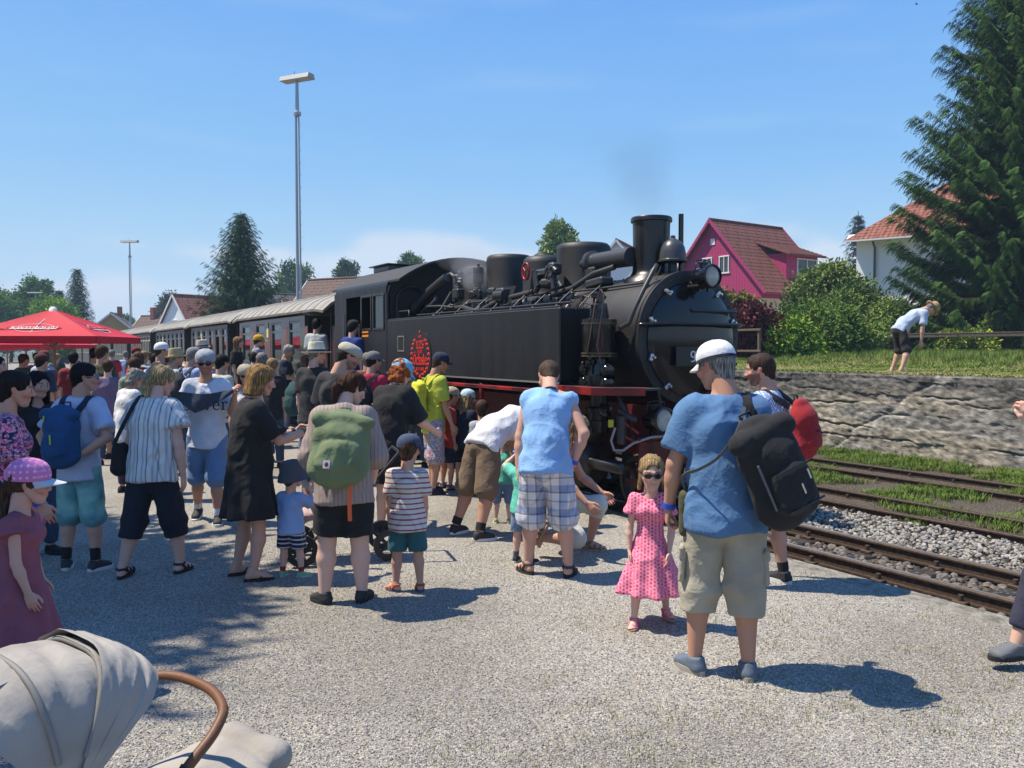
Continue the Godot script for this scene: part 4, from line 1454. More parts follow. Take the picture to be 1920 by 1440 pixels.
	for k in 4:
		m.box(Vector3(-1.3 - k * 1.35, 1.3, 1.23), Vector3(0.06, 0.2, 0.05), Basis.IDENTITY, 0.01)
	part("tank_support", m, red, L)
	m = MB.new()
	for z in [0.55, -0.55]:
		m.box(Vector3(-4.2, 0.95, z), Vector3(8.6, 0.55, 0.04))
	part("frame", m, dred, L)
	m = MB.new()
	m.box(Vector3(0.1, 0.9, 0), Vector3(0.34, 0.04, 1.9), Basis.IDENTITY, 0.01)
	m.box(Vector3(0.24, 0.74, 0), Vector3(0.05, 0.28, 1.86), Basis.IDENTITY, 0.01)
	part("buffer_beam", m, dred, L)
	m = MB.new()
	m.bar(Vector3(0.28, 0.86, 0.8), Vector3(0.24, 0.44, 0.72), 0.04, 0.02)
	m.bar(Vector3(0.2, 0.88, 0.95), Vector3(-0.05, 1.4, 1.0), 0.03, 0.03)
	m.bar(Vector3(0.3, 0.88, 0.6), Vector3(0.28, 1.45, 0.72), 0.025, 0.025)
	part("brace", m, black, L)
	m = MB.new()
	m.lathe([Vector2(0, 0.26), Vector2(0.09, 0.26), Vector2(0.1, 0.3), Vector2(0.1, 0.36), Vector2(0.17, 0.38), Vector2(0.17, 0.42), Vector2(0, 0.43)], 20, Transform3D(R, Vector3(0, 0.72, 0)))
	part("coupler", m, black, L)
	for z in [1.0, -1.0]:
		m = MB.new()
		m.lathe([Vector2(0, -1.3), Vector2(0.29, -1.29), Vector2(0.3, -1.24), Vector2(0.28, -1.22), Vector2(0.28, -0.66), Vector2(0.3, -0.64), Vector2(0.3, -0.58), Vector2(0.2, -0.55), Vector2(0.12, -0.5), Vector2(0.075, -0.48), Vector2(0.07, 0.06), Vector2(0.05, 0.08), Vector2(0, 0.085)], 28, Transform3D(R, Vector3(0, 0.58, z)))
		m.lathe([Vector2(0, -1.3), Vector2(0.16, -1.28), Vector2(0.16, -0.5), Vector2(0.1, -0.45), Vector2(0, -0.44)], 20, Transform3D(R, Vector3(0, 0.95, z * 0.96)))
		part("cylinder", m, black, L)
		m = MB.new()
		m.bar(Vector3(-1.3, 0.52, z * 0.98), Vector3(-3.4, 0.46, z * 0.9), 0.04, 0.1)
		m.bar(Vector3(-2.0, 0.42, z * 0.86), Vector3(-6.4, 0.42, z * 0.86), 0.04, 0.09)
		m.bar(Vector3(-1.9, 0.95, z), Vector3(-2.3, 0.45, z), 0.03, 0.06)
		part("side_rod", m, mat("rod steel", lin(0.2, 0.2, 0.2), 0.35, 0.7), L)
	for z in [0.42, -0.42]:
		wheel(L, Vector3(-0.35, 0.32, z), 0.3, 8, dred)
		for k in 5:
			wheel(L, Vector3(-2.0 - k * 1.08, 0.42, z), 0.4, 10, dred)
		wheel(L, Vector3(-8.2, 0.32, z), 0.3, 8, dred)
	# lamps
	headlight(L, Vector3(0.33, 2.65, 0), 0.13, gloss, "headlight")
	m = MB.new()
	m.box(Vector3(0.1, 2.55, 0), Vector3(0.24, 0.03, 0.2), Basis.IDENTITY, 0.006)
	m.bar(Vector3(0.02, 2.5, 0.0), Vector3(0.2, 2.55, 0.0), 0.05, 0.05)
	part("lamp_bracket", m, black, L)
	headlight(L, Vector3(0.42, 1.11, 0.75), 0.135, gloss, "headlight")
	headlight(L, Vector3(0.42, 1.11, -0.75), 0.135, gloss, "headlight")
	m = MB.new()
	m.lathe([Vector2(0, -0.2), Vector2(0.05, -0.2), Vector2(0.055, 0.1), Vector2(0, 0.1)], 12, Transform3D(Basis.IDENTITY, Vector3(0.06, 1.04, 1.02)))
	m.tube([Vector3(0.0, 1.2, 1.0), Vector3(0.1, 1.14, 0.98), Vector3(0.16, 1.1, 0.9)], 0.035, 8)
	part("brake_valve", m, pipe, L)
	for q in [[Vector3(0.05, 1.12, 1.06), Vector3(0.14, 1.03, 0.98)], [Vector3(0.16, 1.02, 0.97), Vector3(0.22, 0.96, 0.92)], [Vector3(0.1, 0.92, 1.0), Vector3(0.2, 0.88, 0.95)]]:
		m = MB.new()
		m.tube(q, 0.017, 8)
		part("red_lever", m, red, L)
	for q in [[[Vector3(0.05, 1.02, 1.1), Vector3(0.03, 0.88, 1.14), Vector3(0.06, 0.78, 1.12), Vector3(0.12, 0.78, 1.05), Vector3(0.2, 0.86, 0.98), Vector3(0.34, 0.93, 0.86), Vector3(0.44, 0.95, 0.66), Vector3(0.42, 1.05, 0.58)], 0.014, "pale hose"], [[Vector3(0.28, 0.72, 0.42), Vector3(0.44, 0.7, 0.4), Vector3(0.52, 0.55, 0.38), Vector3(0.5, 0.35, 0.36), Vector3(0.42, 0.24, 0.34)], 0.032, "grey hose"]]:
		m = MB.new()
		m.tube(q[0], q[1], 9)
		part("brake_hose", m, mat(q[2], lin(0.3, 0.3, 0.29) if q[2] == "pale hose" else lin(0.1, 0.1, 0.1), 0.6), L)
	m = MB.new()
	m.box(Vector3(0.0, 1.06, 1.12), Vector3(0.03, 0.08, 0.05))
	part("tag", m, mat("yellow tag", lin(0.6, 0.55, 0.05), 0.6), L)

func emblem(tank: Node) -> void:
	var red := mat("emblem red", lin(0.72, 0.03, 0.015), 0.5)
	var c := Vector3(-4.52, 1.77, 1.262)
	var m := MB.new()
	var poly := PackedVector2Array()
	for i in 40:
		var a := TAU * i / 40.0
		var y := sin(a) * 0.37
		var w := 0.39 * sqrt(maxf(0.0, 1.0 - pow(absf(sin(a)), 2.2))) * (1.0 - 0.16 * sin(a))
		poly.append(Vector2(cos(a) / maxf(absf(cos(a)), 0.001) * w if absf(cos(a)) > 0.01 else 0.0, y))
	m.prism(poly, 0.006, Transform3D(Basis.IDENTITY, c))
	var p := part("emblem", m, mat("emblem black", lin(0.008, 0.008, 0.008), 0.4), tank)
	var leaf := MB.new()
	for s in [-1.0, 1.0]:
		for i in 9:
			var t := i / 8.0
			var a := lerpf(-1.25, 0.85, t)
			var q := Vector3(s * cos(a) * 0.31 * (1.0 - 0.1 * sin(a)), sin(a) * 0.3 - 0.02, 0)
			for k in [-1.0, 1.0]:
				leaf.ball(c + q + Vector3(k * 0.022 * s, 0.012, 0.01), Vector3(0.016, 0.034, 0.004), Basis(Vector3.BACK, s * (a * 0.9 + k * 0.7)), 8)
	leaf.box(c + Vector3(0, -0.33, 0.01), Vector3(0.05, 0.05, 0.006), Basis(Vector3.BACK, 0.78))
	leaf.ball(c + Vector3(0, 0.345, 0.01), Vector3(0.022, 0.022, 0.004))
	part("laurel_wreath", leaf, red, p)
	for q in [["125", 0.17, 0.15, "Droid Serif", 700], ["JAHRE", 0.065, 0.045, "Droid Serif", 400], ["Öchsle", 0.17, -0.08, "Droid Serif", 700], ["SEIT 1899", 0.06, -0.22, "Droid Serif", 700], ["1899", 0.05, 0.275, "Droid Serif", 700]]:
		var x := 1.0
		part_mesh("lettering", lettering(q[0], q[1], 0.006, q[3], q[4]), p, Transform3D(Basis.from_scale(Vector3(0.86 if q[0] == "Öchsle" else 1.0, 1.25 if q[0] == "Öchsle" else 1.0, 1)), c + Vector3(0, q[2], 0.009)), red)

func cab(L: Node, black: Material, side_m: Material, glass: Material, red: Material) -> void:
	var m := MB.new()
	# side sheets, with the openings of the door and two windows left free; x from -8.45 to -5.87
	for s in [1.0, -1.0]:
		m = MB.new()
		var z: float = 1.245 * s
		m.box(Vector3(-6.43, 1.5, z), Vector3(1.12, 1.36, 0.03))
		m.box(Vector3(-8.13, 1.5, z), Vector3(0.6, 1.36, 0.03))
		m.box(Vector3(-7.16, 2.84, z), Vector3(2.58, 0.1, 0.03))
		for q in [[-5.9, 0.06], [-6.5, 0.07], [-7.02, 0.09], [-8.11, 0.64]]:
			m.box(Vector3(q[0], 2.485, z), Vector3(q[1], 0.61, 0.03))
		# shoulder curving in to the roof
		var rows: Array = []
		for i in 7:
			var a := i / 6.0 * 1.25
			rows.append([Vector3(-8.43, 2.89 + sin(a) * 0.16, z - s * 0.2 * (1.0 - cos(a)) * 1.0), Vector3(-5.87, 2.89 + sin(a) * 0.16, z - s * 0.2 * (1.0 - cos(a)) * 1.0)])
		m.sheet(rows, s < 0)
		m.tube([Vector3(-5.84, 1.6, z), Vector3(-5.84, 2.75, z), Vector3(-5.85, 2.9, z - s * 0.05)], 0.022, 7)
		for k in 16:
			m.ball(Vector3(-8.36, 0.9 + k * 0.125, z + s * 0.016), Vector3(0.013, 0.013, 0.008), Basis.IDENTITY, 6)
		part("cab_side", m, side_m, L)
		m = MB.new()
		for q in [-6.2, -6.76]:
			for e in [[0, 0.29, 0.48, 0.04], [0, -0.29, 0.48, 0.04], [-0.23, 0, 0.04, 0.58], [0.23, 0, 0.04, 0.58]]:
				m.box(Vector3(q + e[0], 2.485 + e[1], z + s * 0.018), Vector3(e[2], e[3], 0.022), Basis.IDENTITY, 0.005)
		var wf := part("window_frame", m, black, L)
		m = MB.new()
		m.box(Vector3(-6.2, 2.485, z), Vector3(0.44, 0.56, 0.008))
		part("pane", m, glass, wf)
	m = MB.new()
	for k in 2:
		m.box(Vector3(-6.82, 2.155 - k * 0.07, 1.263), Vector3(0.3, 0.035, 0.008))
	part("warning_stripes", m, mat("orange", lin(0.8, 0.25, 0.02), 0.6), L)
	m = MB.new()
	m.box(Vector3(-6.5, 1.62, 1.27), Vector3(0.5, 0.03, 0.02))
	m.box(Vector3(-6.5, 1.2, 1.27), Vector3(0.5, 0.03, 0.02))
	m.tube([Vector3(-7.05, 1.2, 1.29), Vector3(-7.05, 2.3, 1.29)], 0.014, 6)
	m.tube([Vector3(-7.85, 1.2, 1.29), Vector3(-7.85, 2.5, 1.29)], 0.014, 6)
	part("hand_rails", m, mat("worn steel", lin(0.22, 0.21, 0.2), 0.5, 0.3), L)
	# front and rear walls, floor
	m = MB.new()
	var arch := PackedVector2Array([Vector2(-1.22, 0.8), Vector2(1.22, 0.8)])
	for i in 17:
		var t := lerpf(1.0, -1.0, i / 16.0)
		arch.append(Vector2(t * 1.19, 3.35 - 0.4 * pow(absf(t), 2.1)))
	for x in [-5.9, -8.46]:
		m.prism(arch, 0.03, Transform3D(Basis(Vector3(0, 0, -1), Vector3.UP, Vector3(1, 0, 0)), Vector3(x, 0, 0)))
	m.box(Vector3(-7.16, 1.0, 0), Vector3(2.6, 0.05, 2.46))
	part("cab_wall", m, mat("cab inside", lin(0.015, 0.015, 0.014), 0.7), L)
	m = MB.new()
	for z in [0.82, -0.82]:
		var ring: Array = []
		for i in 13:
			var a := PI * i / 12.0
			ring.append(Vector3(-5.84, 2.66 + sin(a) * 0.24, z + cos(a) * 0.26))
		ring.push_front(Vector3(-5.84, 2.36, z + 0.26))
		ring.append(Vector3(-5.84, 2.36, z - 0.26))
		m.tube(ring, 0.03, 6)
	part("front_window", m, black, L)
	# arched roof, standing out over the front
	m = MB.new()
	var top: Array = []
	var low: Array = []
	for x in [-8.75, -8.0, -7.0, -6.0, -5.45]:
		var r1: Array = []
		var r2: Array = []
		for i in 17:
			var t := lerpf(-1.0, 1.0, i / 16.0)
			var y := 3.36 - 0.4 * pow(absf(t), 2.1)
			r1.append(Vector3(x, y + 0.035, t * 1.2))
			r2.append(Vector3(x, y, t * 1.2))
		top.append(r1)
		low.append(r2)
	m.sheet(top)
	m.sheet(low, true)
	for e in [[top[0], low[0]], [top[4], low[4]]]:
		m.sheet([e[0], e[1]])
	for i in [0, 16]:
		for j in 4:
			m.quad(top[j][i], top[j + 1][i], low[j + 1][i], low[j][i])
	var roof := part("cab_roof", m, mat("roof black", lin(0.03, 0.03, 0.03), 0.75), L)
	m = MB.new()
	m.box(Vector3(-8.2, 3.41, 0), Vector3(0.8, 0.1, 0.8), Basis.IDENTITY, 0.01)
	m.box(Vector3(-8.2, 3.475, 0), Vector3(0.95, 0.025, 0.95), Basis.IDENTITY, 0.008)
	part("roof_vent", m, black, roof)
	# coal bunker behind
	m = MB.new()
	m.box(Vector3(-8.85, 1.65, 0), Vector3(0.76, 1.4, 2.2), Basis.IDENTITY, 0.03)
	for k in 11:
		m.ball(Vector3(-8.5, 1.05 + k * 0.12, 1.101), Vector3(0.013, 0.013, 0.008), Basis.IDENTITY, 6)
	var bk := part("coal_bunker", m, mat("bunker maroon", lin(0.075, 0.035, 0.042), 0.3), L)
	m = MB.new()
	for k in 60:
		m.ball(Vector3(-8.85 + rng.randf_range(-0.3, 0.3), 2.36 + rng.randf() * 0.1, rng.randf_range(-0.95, 0.95)), Vector3.ONE * rng.randf_range(0.04, 0.09), Basis(Vector3(1, 0.3, 0.2).normalized(), rng.randf() * 6.0), 6)
	part("coal", m, mat("coal", lin(0.008, 0.008, 0.009), 0.35), bk).set_meta("kind", "stuff")

# ---------------------------------------------------------------- carriages: own +x forward, +z towards the platform, origin on the rails at the front end
func carriage(s0: float, length: float, kind: int, label: String) -> void:
	var C := thing("railway_carriage", label, "carriage", track(s0, 6.55), TRAIN_YAW, "carriages of the train")
	var body: StandardMaterial3D = [mats["car green"], mats["car grey"], mats["car dark"]][kind]
	var frame: Material = [mats["car green"], mats["car grey"], mats["car cream"]][kind]
	var porch := 1.5 if kind == 0 else (0.9 if kind == 1 else 1.0)
	var xr := -length + 0.25
	var xf := -porch
	var len := xf - xr
	var wn := 4 if kind == 0 else (7 if kind == 1 else 8)
	if length < 7.0: wn -= 1
	var pitch := len / wn
	var ww := pitch * (0.56 if kind < 2 else 0.7)
	var m := MB.new()
	for s in [1.0, -1.0]:
		var z: float = s * 1.18
		m.box(Vector3((xf + xr) * 0.5, 1.13, z), Vector3(len, 0.8, 0.05))
		m.box(Vector3((xf + xr) * 0.5, 2.53, z), Vector3(len, 0.1, 0.05))
		for i in wn + 1:
			var x := xr + i * pitch
			var w := pitch - ww
			if i == 0: x += w * 0.25; w *= 0.5
			elif i == wn: x -= w * 0.25; w *= 0.5
			m.box(Vector3(x, 2.005, z), Vector3(w, 0.95, 0.05))
		m.box(Vector3((xf + xr) * 0.5, 0.76, z + s * 0.01), Vector3(len, 0.05, 0.05))
		m.box(Vector3((xf + xr) * 0.5, 1.52, z + s * 0.02), Vector3(len, 0.03, 0.04))
	var b := part("body", m, body, C)
	if kind == 0:  # red reflection in the glossy green side, painted on as wine red strips
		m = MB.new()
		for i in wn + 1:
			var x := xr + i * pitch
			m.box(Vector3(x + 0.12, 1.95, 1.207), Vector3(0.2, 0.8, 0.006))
		part("painted_reflection", m, mat("car red reflection", lin(0.16, 0.035, 0.035), 0.35), b)
	m = MB.new()
	m.box(Vector3(xf + 0.01, 1.65, 0), Vector3(0.05, 1.85, 2.3))
	m.box(Vector3(xr, 1.65, 0), Vector3(0.05, 1.85, 2.3))
	m.box(Vector3((xf + xr) * 0.5, 0.78, 0), Vector3(len, 0.06, 2.3))
	part("end_wall", m, mat("car end dark", lin(0.03, 0.026, 0.022), 0.6), C)
	for i in wn:
		var x := xr + (i + 0.5) * pitch
		m = MB.new()
		for e in [[0.0, 2.455, ww, 0.04], [0.0, 2.26, ww, 0.05], [0.0, 1.55, ww, 0.04], [-ww * 0.5 + 0.02, 2.0, 0.04, 0.9], [ww * 0.5 - 0.02, 2.0, 0.04, 0.9]]:
			m.box(Vector3(x + e[0], e[1], 1.175), Vector3(e[2], e[3], 0.045), Basis.IDENTITY, 0.006)
		var w := part("window", m, frame, C)
		m = MB.new()
		if kind == 0 or i % 3 != 1:
			m.box(Vector3(x, 1.9, 1.165), Vector3(ww - 0.07, 0.68, 0.008))
		m.box(Vector3(x, 2.36, 1.165), Vector3(ww - 0.07, 0.15, 0.008))
		part("pane", m, mats["carriage glass"], w)
		if kind == 1 and i % 2 == 0:
			m = MB.new()
			var rows: Array = []
			for j in 2:
				var row: Array = []
				for q in 9:
					row.append(Vector3(x - ww * 0.4 + q * ww * 0.05, 1.55 + j * 0.75, 1.08 + 0.02 * sin(q * 2.2)))
				rows.append(row)
			m.sheet(rows, true)
			part("curtain", m, mats["curtain red"], w)
	# rounded roof with seams
	m = MB.new()
	var top: Array = []
	var low: Array = []
	var nx := 14
	for j in nx + 1:
		var x := lerpf(0.12, -length - 0.05, j / float(nx))
		var dr := 0.0
		if j == 0 or j == nx: dr = 0.05
		var r1: Array = []
		var r2: Array = []
		for i in 17:
			var t := lerpf(-1.0, 1.0, i / 16.0)
			var y := 2.62 + 0.44 * pow(maxf(1.0 - t * t, 0.0), 0.72) - dr * (1.0 if j == 0 or j == nx else 0.0)
			r1.append(Vector3(x, y + 0.05, t * 1.34))
			r2.append(Vector3(x, y, t * 1.33))
		top.append(r1)
		low.append(r2)
	m.sheet(top)
	m.sheet(low, true)
	m.sheet([top[0], low[0]])
	m.sheet([top[nx], low[nx]], true)
	for i in [0, 16]:
		for j in nx:
			m.quad(top[j][i], top[j + 1][i], low[j + 1][i], low[j][i])
	var rf := part("roof", m, mats["carriage roof"], C)
	m = MB.new()
	for j in range(1, nx):
		var pts: Array = []
		for i in 17:
			pts.append(top[j][i] + Vector3(0, 0.004, 0))
		m.tube(pts, 0.012, 4)
	part("seams", m, mats["carriage roof"], rf)
	# open platform, steps, bogies
	m = MB.new()
	m.box(Vector3(-porch * 0.5, 0.78, 0), Vector3(porch, 0.06, 2.2))
	for s in [1.0, -1.0]:
		m.box(Vector3(-porch * 0.5 + 0.1, 0.35, s * 1.2), Vector3(porch * 0.7, 0.04, 0.28))
		m.box(Vector3(-porch * 0.5 + 0.1, 0.58, s * 1.12), Vector3(porch * 0.7, 0.04, 0.2))
		m.tube([Vector3(-0.05, 0.8, s * 1.1), Vector3(-0.05, 2.62, s * 1.1)], 0.025, 6)
		m.tube([Vector3(-porch + 0.05, 0.8, s * 1.2), Vector3(-porch + 0.05, 1.9, s * 1.2)], 0.015, 6)
	m.box(Vector3(-0.05, 1.25, 0), Vector3(0.03, 0.85, 1.5))
	part("platform", m, mat("car end dark", lin(0.03, 0.026, 0.022), 0.6), C)
	m = MB.new()
	m.box(Vector3(-length * 0.5, 0.6, 0), Vector3(length - 0.3, 0.2, 1.5))
	for q in [-1.3, -length + 1.2]:
		m.box(Vector3(q, 0.42, 0.62), Vector3(1.5, 0.22, 0.08), Basis.IDENTITY, 0.02)
	part("underframe", m, mat("under black", lin(0.02, 0.018, 0.016), 0.8), C)
	for q in [-0.85, -1.75, -length + 0.75, -length + 1.65]:
		m = MB.new()
		m.lathe([Vector2(0, 0.05), Vector2(0.3, 0.05), Vector2(0.32, -0.05), Vector2(0, -0.05)], 18, Transform3D(Basis(Vector3(1, 0, 0), Vector3(0, 0, 1), Vector3(0, -1, 0)), Vector3(q, 0.33, 0.42)))
		part("wheel", m, mats["tyre steel"], C)
	if kind < 2:
		m = MB.new()
		m.box(Vector3(xr + 2 * pitch, 2.25, 1.216), Vector3(0.16, 0.22, 0.012))
		m.box(Vector3(xr + 2 * pitch, 2.44, 1.216), Vector3(0.1, 0.12, 0.012))
		part("notice", m, mat("notice yellow", lin(0.6, 0.62, 0.25), 0.6), C)
	if kind == 1:
		m = MB.new()
		m.tube([Vector3(-0.02, 1.1, 1.0), Vector3(-0.02, 1.3, 1.0)], 0.02, 6)
		m.box(Vector3(-0.02, 1.4, 1.0), Vector3(0.03, 0.08, 0.06))
		part("handle", m, mats["car cream"], C)

func train() -> void:
	locomotive()
	var g := mat("car green", lin(0.05, 0.06, 0.036), 0.3)
	g.albedo_texture = mottle
	tri_map(g, 0.8)
	g.clearcoat_enabled = true
	g.clearcoat = 0.4
	var gr := mat("car grey", lin(0.075, 0.073, 0.07), 0.45)
	gr.albedo_texture = mottle
	tri_map(gr, 0.8)
	var dk := mat("car dark", lin(0.05, 0.045, 0.035), 0.5)
	dk.albedo_texture = mottle
	tri_map(dk, 0.8)
	mat("car cream", lin(0.55, 0.52, 0.4), 0.5)
	mat("curtain red", lin(0.3, 0.03, 0.03), 0.9)
	var cg := mat("carriage glass", Color(0.1, 0.1, 0.1, 0.45), 0.04)
	cg.transparency = BaseMaterial3D.TRANSPARENCY_ALPHA
	var rf := mat("carriage roof", lin(0.34, 0.33, 0.305), 0.8)
	rf.albedo_texture = noise_tex(0.012, 256, [[0.0, Color(0.72, 0.7, 0.66)], [0.5, Color(0.92, 0.91, 0.88)], [1.0, Color(1, 1, 1)]], 41, 5)
	tri_map(rf, 0.6)
	var L := [[16.05, 7.75, 0, "green carriage with painted red reflections and open platform, coupled behind the locomotive"], [24.2, 6.9, 1, "grey carriage with light roof, second behind the locomotive"], [31.4, 8.2, 1, "grey carriage with red curtains, third behind the locomotive"], [40.2, 8.6, 2, "dark carriage with cream window frames, fourth behind the locomotive"], [49.4, 8.6, 2, "dark carriage with cream window frames, fifth behind the locomotive"], [58.6, 8.6, 2, "dark carriage with cream window frames, sixth behind the locomotive"], [67.8, 8.6, 2, "dark carriage with cream frames beyond the red parasol edge, seventh in line"], [77.0, 8.6, 2, "small far dark carriage beside the red parasol, eighth in line"], [86.2, 8.6, 2, "far dark carriage at the end of the train, half hidden by the red parasol"]]
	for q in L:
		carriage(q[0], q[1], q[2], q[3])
# ---------------------------------------------------------------- ground, tracks, ramp
func gravel_mat() -> StandardMaterial3D:
	var m := mat("gravel", Color.WHITE, 0.95)
	m.albedo_color = lin(0.95, 0.93, 0.88)
	var f := FastNoiseLite.new()
	f.noise_type = FastNoiseLite.TYPE_CELLULAR
	f.cellular_return_type = FastNoiseLite.RETURN_CELL_VALUE
	f.frequency = 0.15
	f.fractal_type = FastNoiseLite.FRACTAL_NONE
	f.seed = 11
	var t := NoiseTexture2D.new()
	t.noise = f
	t.width = 1024; t.height = 1024
	t.seamless = true
	t.seamless_blend_skirt = 0.05
	var gr := Gradient.new()
	gr.interpolation_mode = Gradient.GRADIENT_INTERPOLATE_CONSTANT
	gr.offsets = PackedFloat32Array([0.0, 0.08, 0.2, 0.34, 0.46, 0.6, 0.72, 0.84, 0.93])
	gr.colors = PackedColorArray([Color(0.44, 0.43, 0.42), Color(0.57, 0.555, 0.53), Color(0.64, 0.61, 0.57), Color(0.52, 0.52, 0.525), Color(0.67, 0.65, 0.61), Color(0.6, 0.595, 0.585), Color(0.73, 0.71, 0.67), Color(0.56, 0.525, 0.48), Color(0.8, 0.785, 0.76)])
	t.color_ramp = gr
	m.albedo_texture = t
	var h := FastNoiseLite.new()
	h.noise_type = FastNoiseLite.TYPE_CELLULAR
	h.cellular_return_type = FastNoiseLite.RETURN_DISTANCE
	h.frequency = 0.15
	h.fractal_type = FastNoiseLite.FRACTAL_NONE
	h.seed = 11
	var n := NoiseTexture2D.new()
	n.noise = h
	n.width = 1024; n.height = 1024
	n.seamless = true
	n.seamless_blend_skirt = 0.05
	n.as_normal_map = true
	n.bump_strength = 7.0
	m.normal_enabled = true
	m.normal_texture = n
	m.normal_scale = 0.8
	m.detail_enabled = true
	m.detail_blend_mode = BaseMaterial3D.BLEND_MODE_MUL
	m.detail_uv_layer = BaseMaterial3D.DETAIL_UV_2
	m.detail_albedo = noise_tex(0.006, 512, [[0.2, Color(0.86, 0.855, 0.84)], [0.5, Color(0.95, 0.95, 0.94)], [0.8, Color(1, 1, 1)]], 31, 5)
	m.uv2_triplanar = true
	m.uv2_world_triplanar = true
	m.uv2_scale = Vector3(0.11, 0.11, 0.11)
	return tri_map(m, 0.8, true)

func flat(mb: MB, s0: float, s1: float, n0: float, n1: float, y: float, step := 0.0) -> void:
	mb.quad(track(s0, n0, y), track(s1, n0, y), track(s1, n1, y), track(s0, n1, y), Vector3.UP)

func ground() -> void:
	var soil := mat("far ground", lin(0.12, 0.13, 0.07), 0.95)
	soil.albedo_texture = noise_tex(0.01, 256, [[0.0, Color(0.6, 0.6, 0.5)], [1.0, Color(1, 1, 1)]], 33, 5)
	tri_map(soil, 0.05, true)
	var m := MB.new()
	m.quad(Vector3(-900, -0.32, 900), Vector3(900, -0.32, 900), Vector3(900, -0.32, -900), Vector3(-900, -0.32, -900), Vector3.UP)
	structure("terrain", m, soil)
	m = MB.new()
	flat(m, -14, 150, -60, 5.62, 0.0)
	structure("gravel_platform", m, gravel_mat())
	var conc := mat("edge concrete", lin(0.3, 0.285, 0.25), 0.9)
	conc.albedo_texture = noise_tex(0.02, 256, [[0.0, Color(0.6, 0.58, 0.54)], [0.5, Color(0.85, 0.84, 0.8)], [1.0, Color(1, 1, 1)]], 35, 5)
	conc.normal_enabled = true
	conc.normal_texture = noise_tex(0.08, 256, [], 36, 4, true, 5.0)
	tri_map(conc, 1.2, true)
	m = MB.new()
	m.box(track(68, 5.735, -0.12), Vector3(0.23, 0.25, 164), Basis(Vector3.UP, TRAIN_YAW + PI / 2), 0.01)
	structure("platform_edge", m, conc)
	# the bed of the tracks
	var bed := mat("track bed", lin(0.16, 0.14, 0.115), 0.95)
	bed.albedo_texture = noise_tex(0.09, 512, [[0.2, Color(0.35, 0.32, 0.28)], [0.5, Color(0.75, 0.7, 0.62)], [0.75, Color(1, 0.96, 0.88)]], 37, 4, false, 4.0, FastNoiseLite.TYPE_CELLULAR)
	bed.normal_enabled = true
	bed.normal_texture = noise_tex(0.06, 512, [], 38, 4, true, 9.0)
	tri_map(bed, 0.8, true)
	m = MB.new()
	flat(m, -14, 150, 5.85, 13.8, -0.1)
	structure("track_bed", m, bed)
	rails()
	ramp()

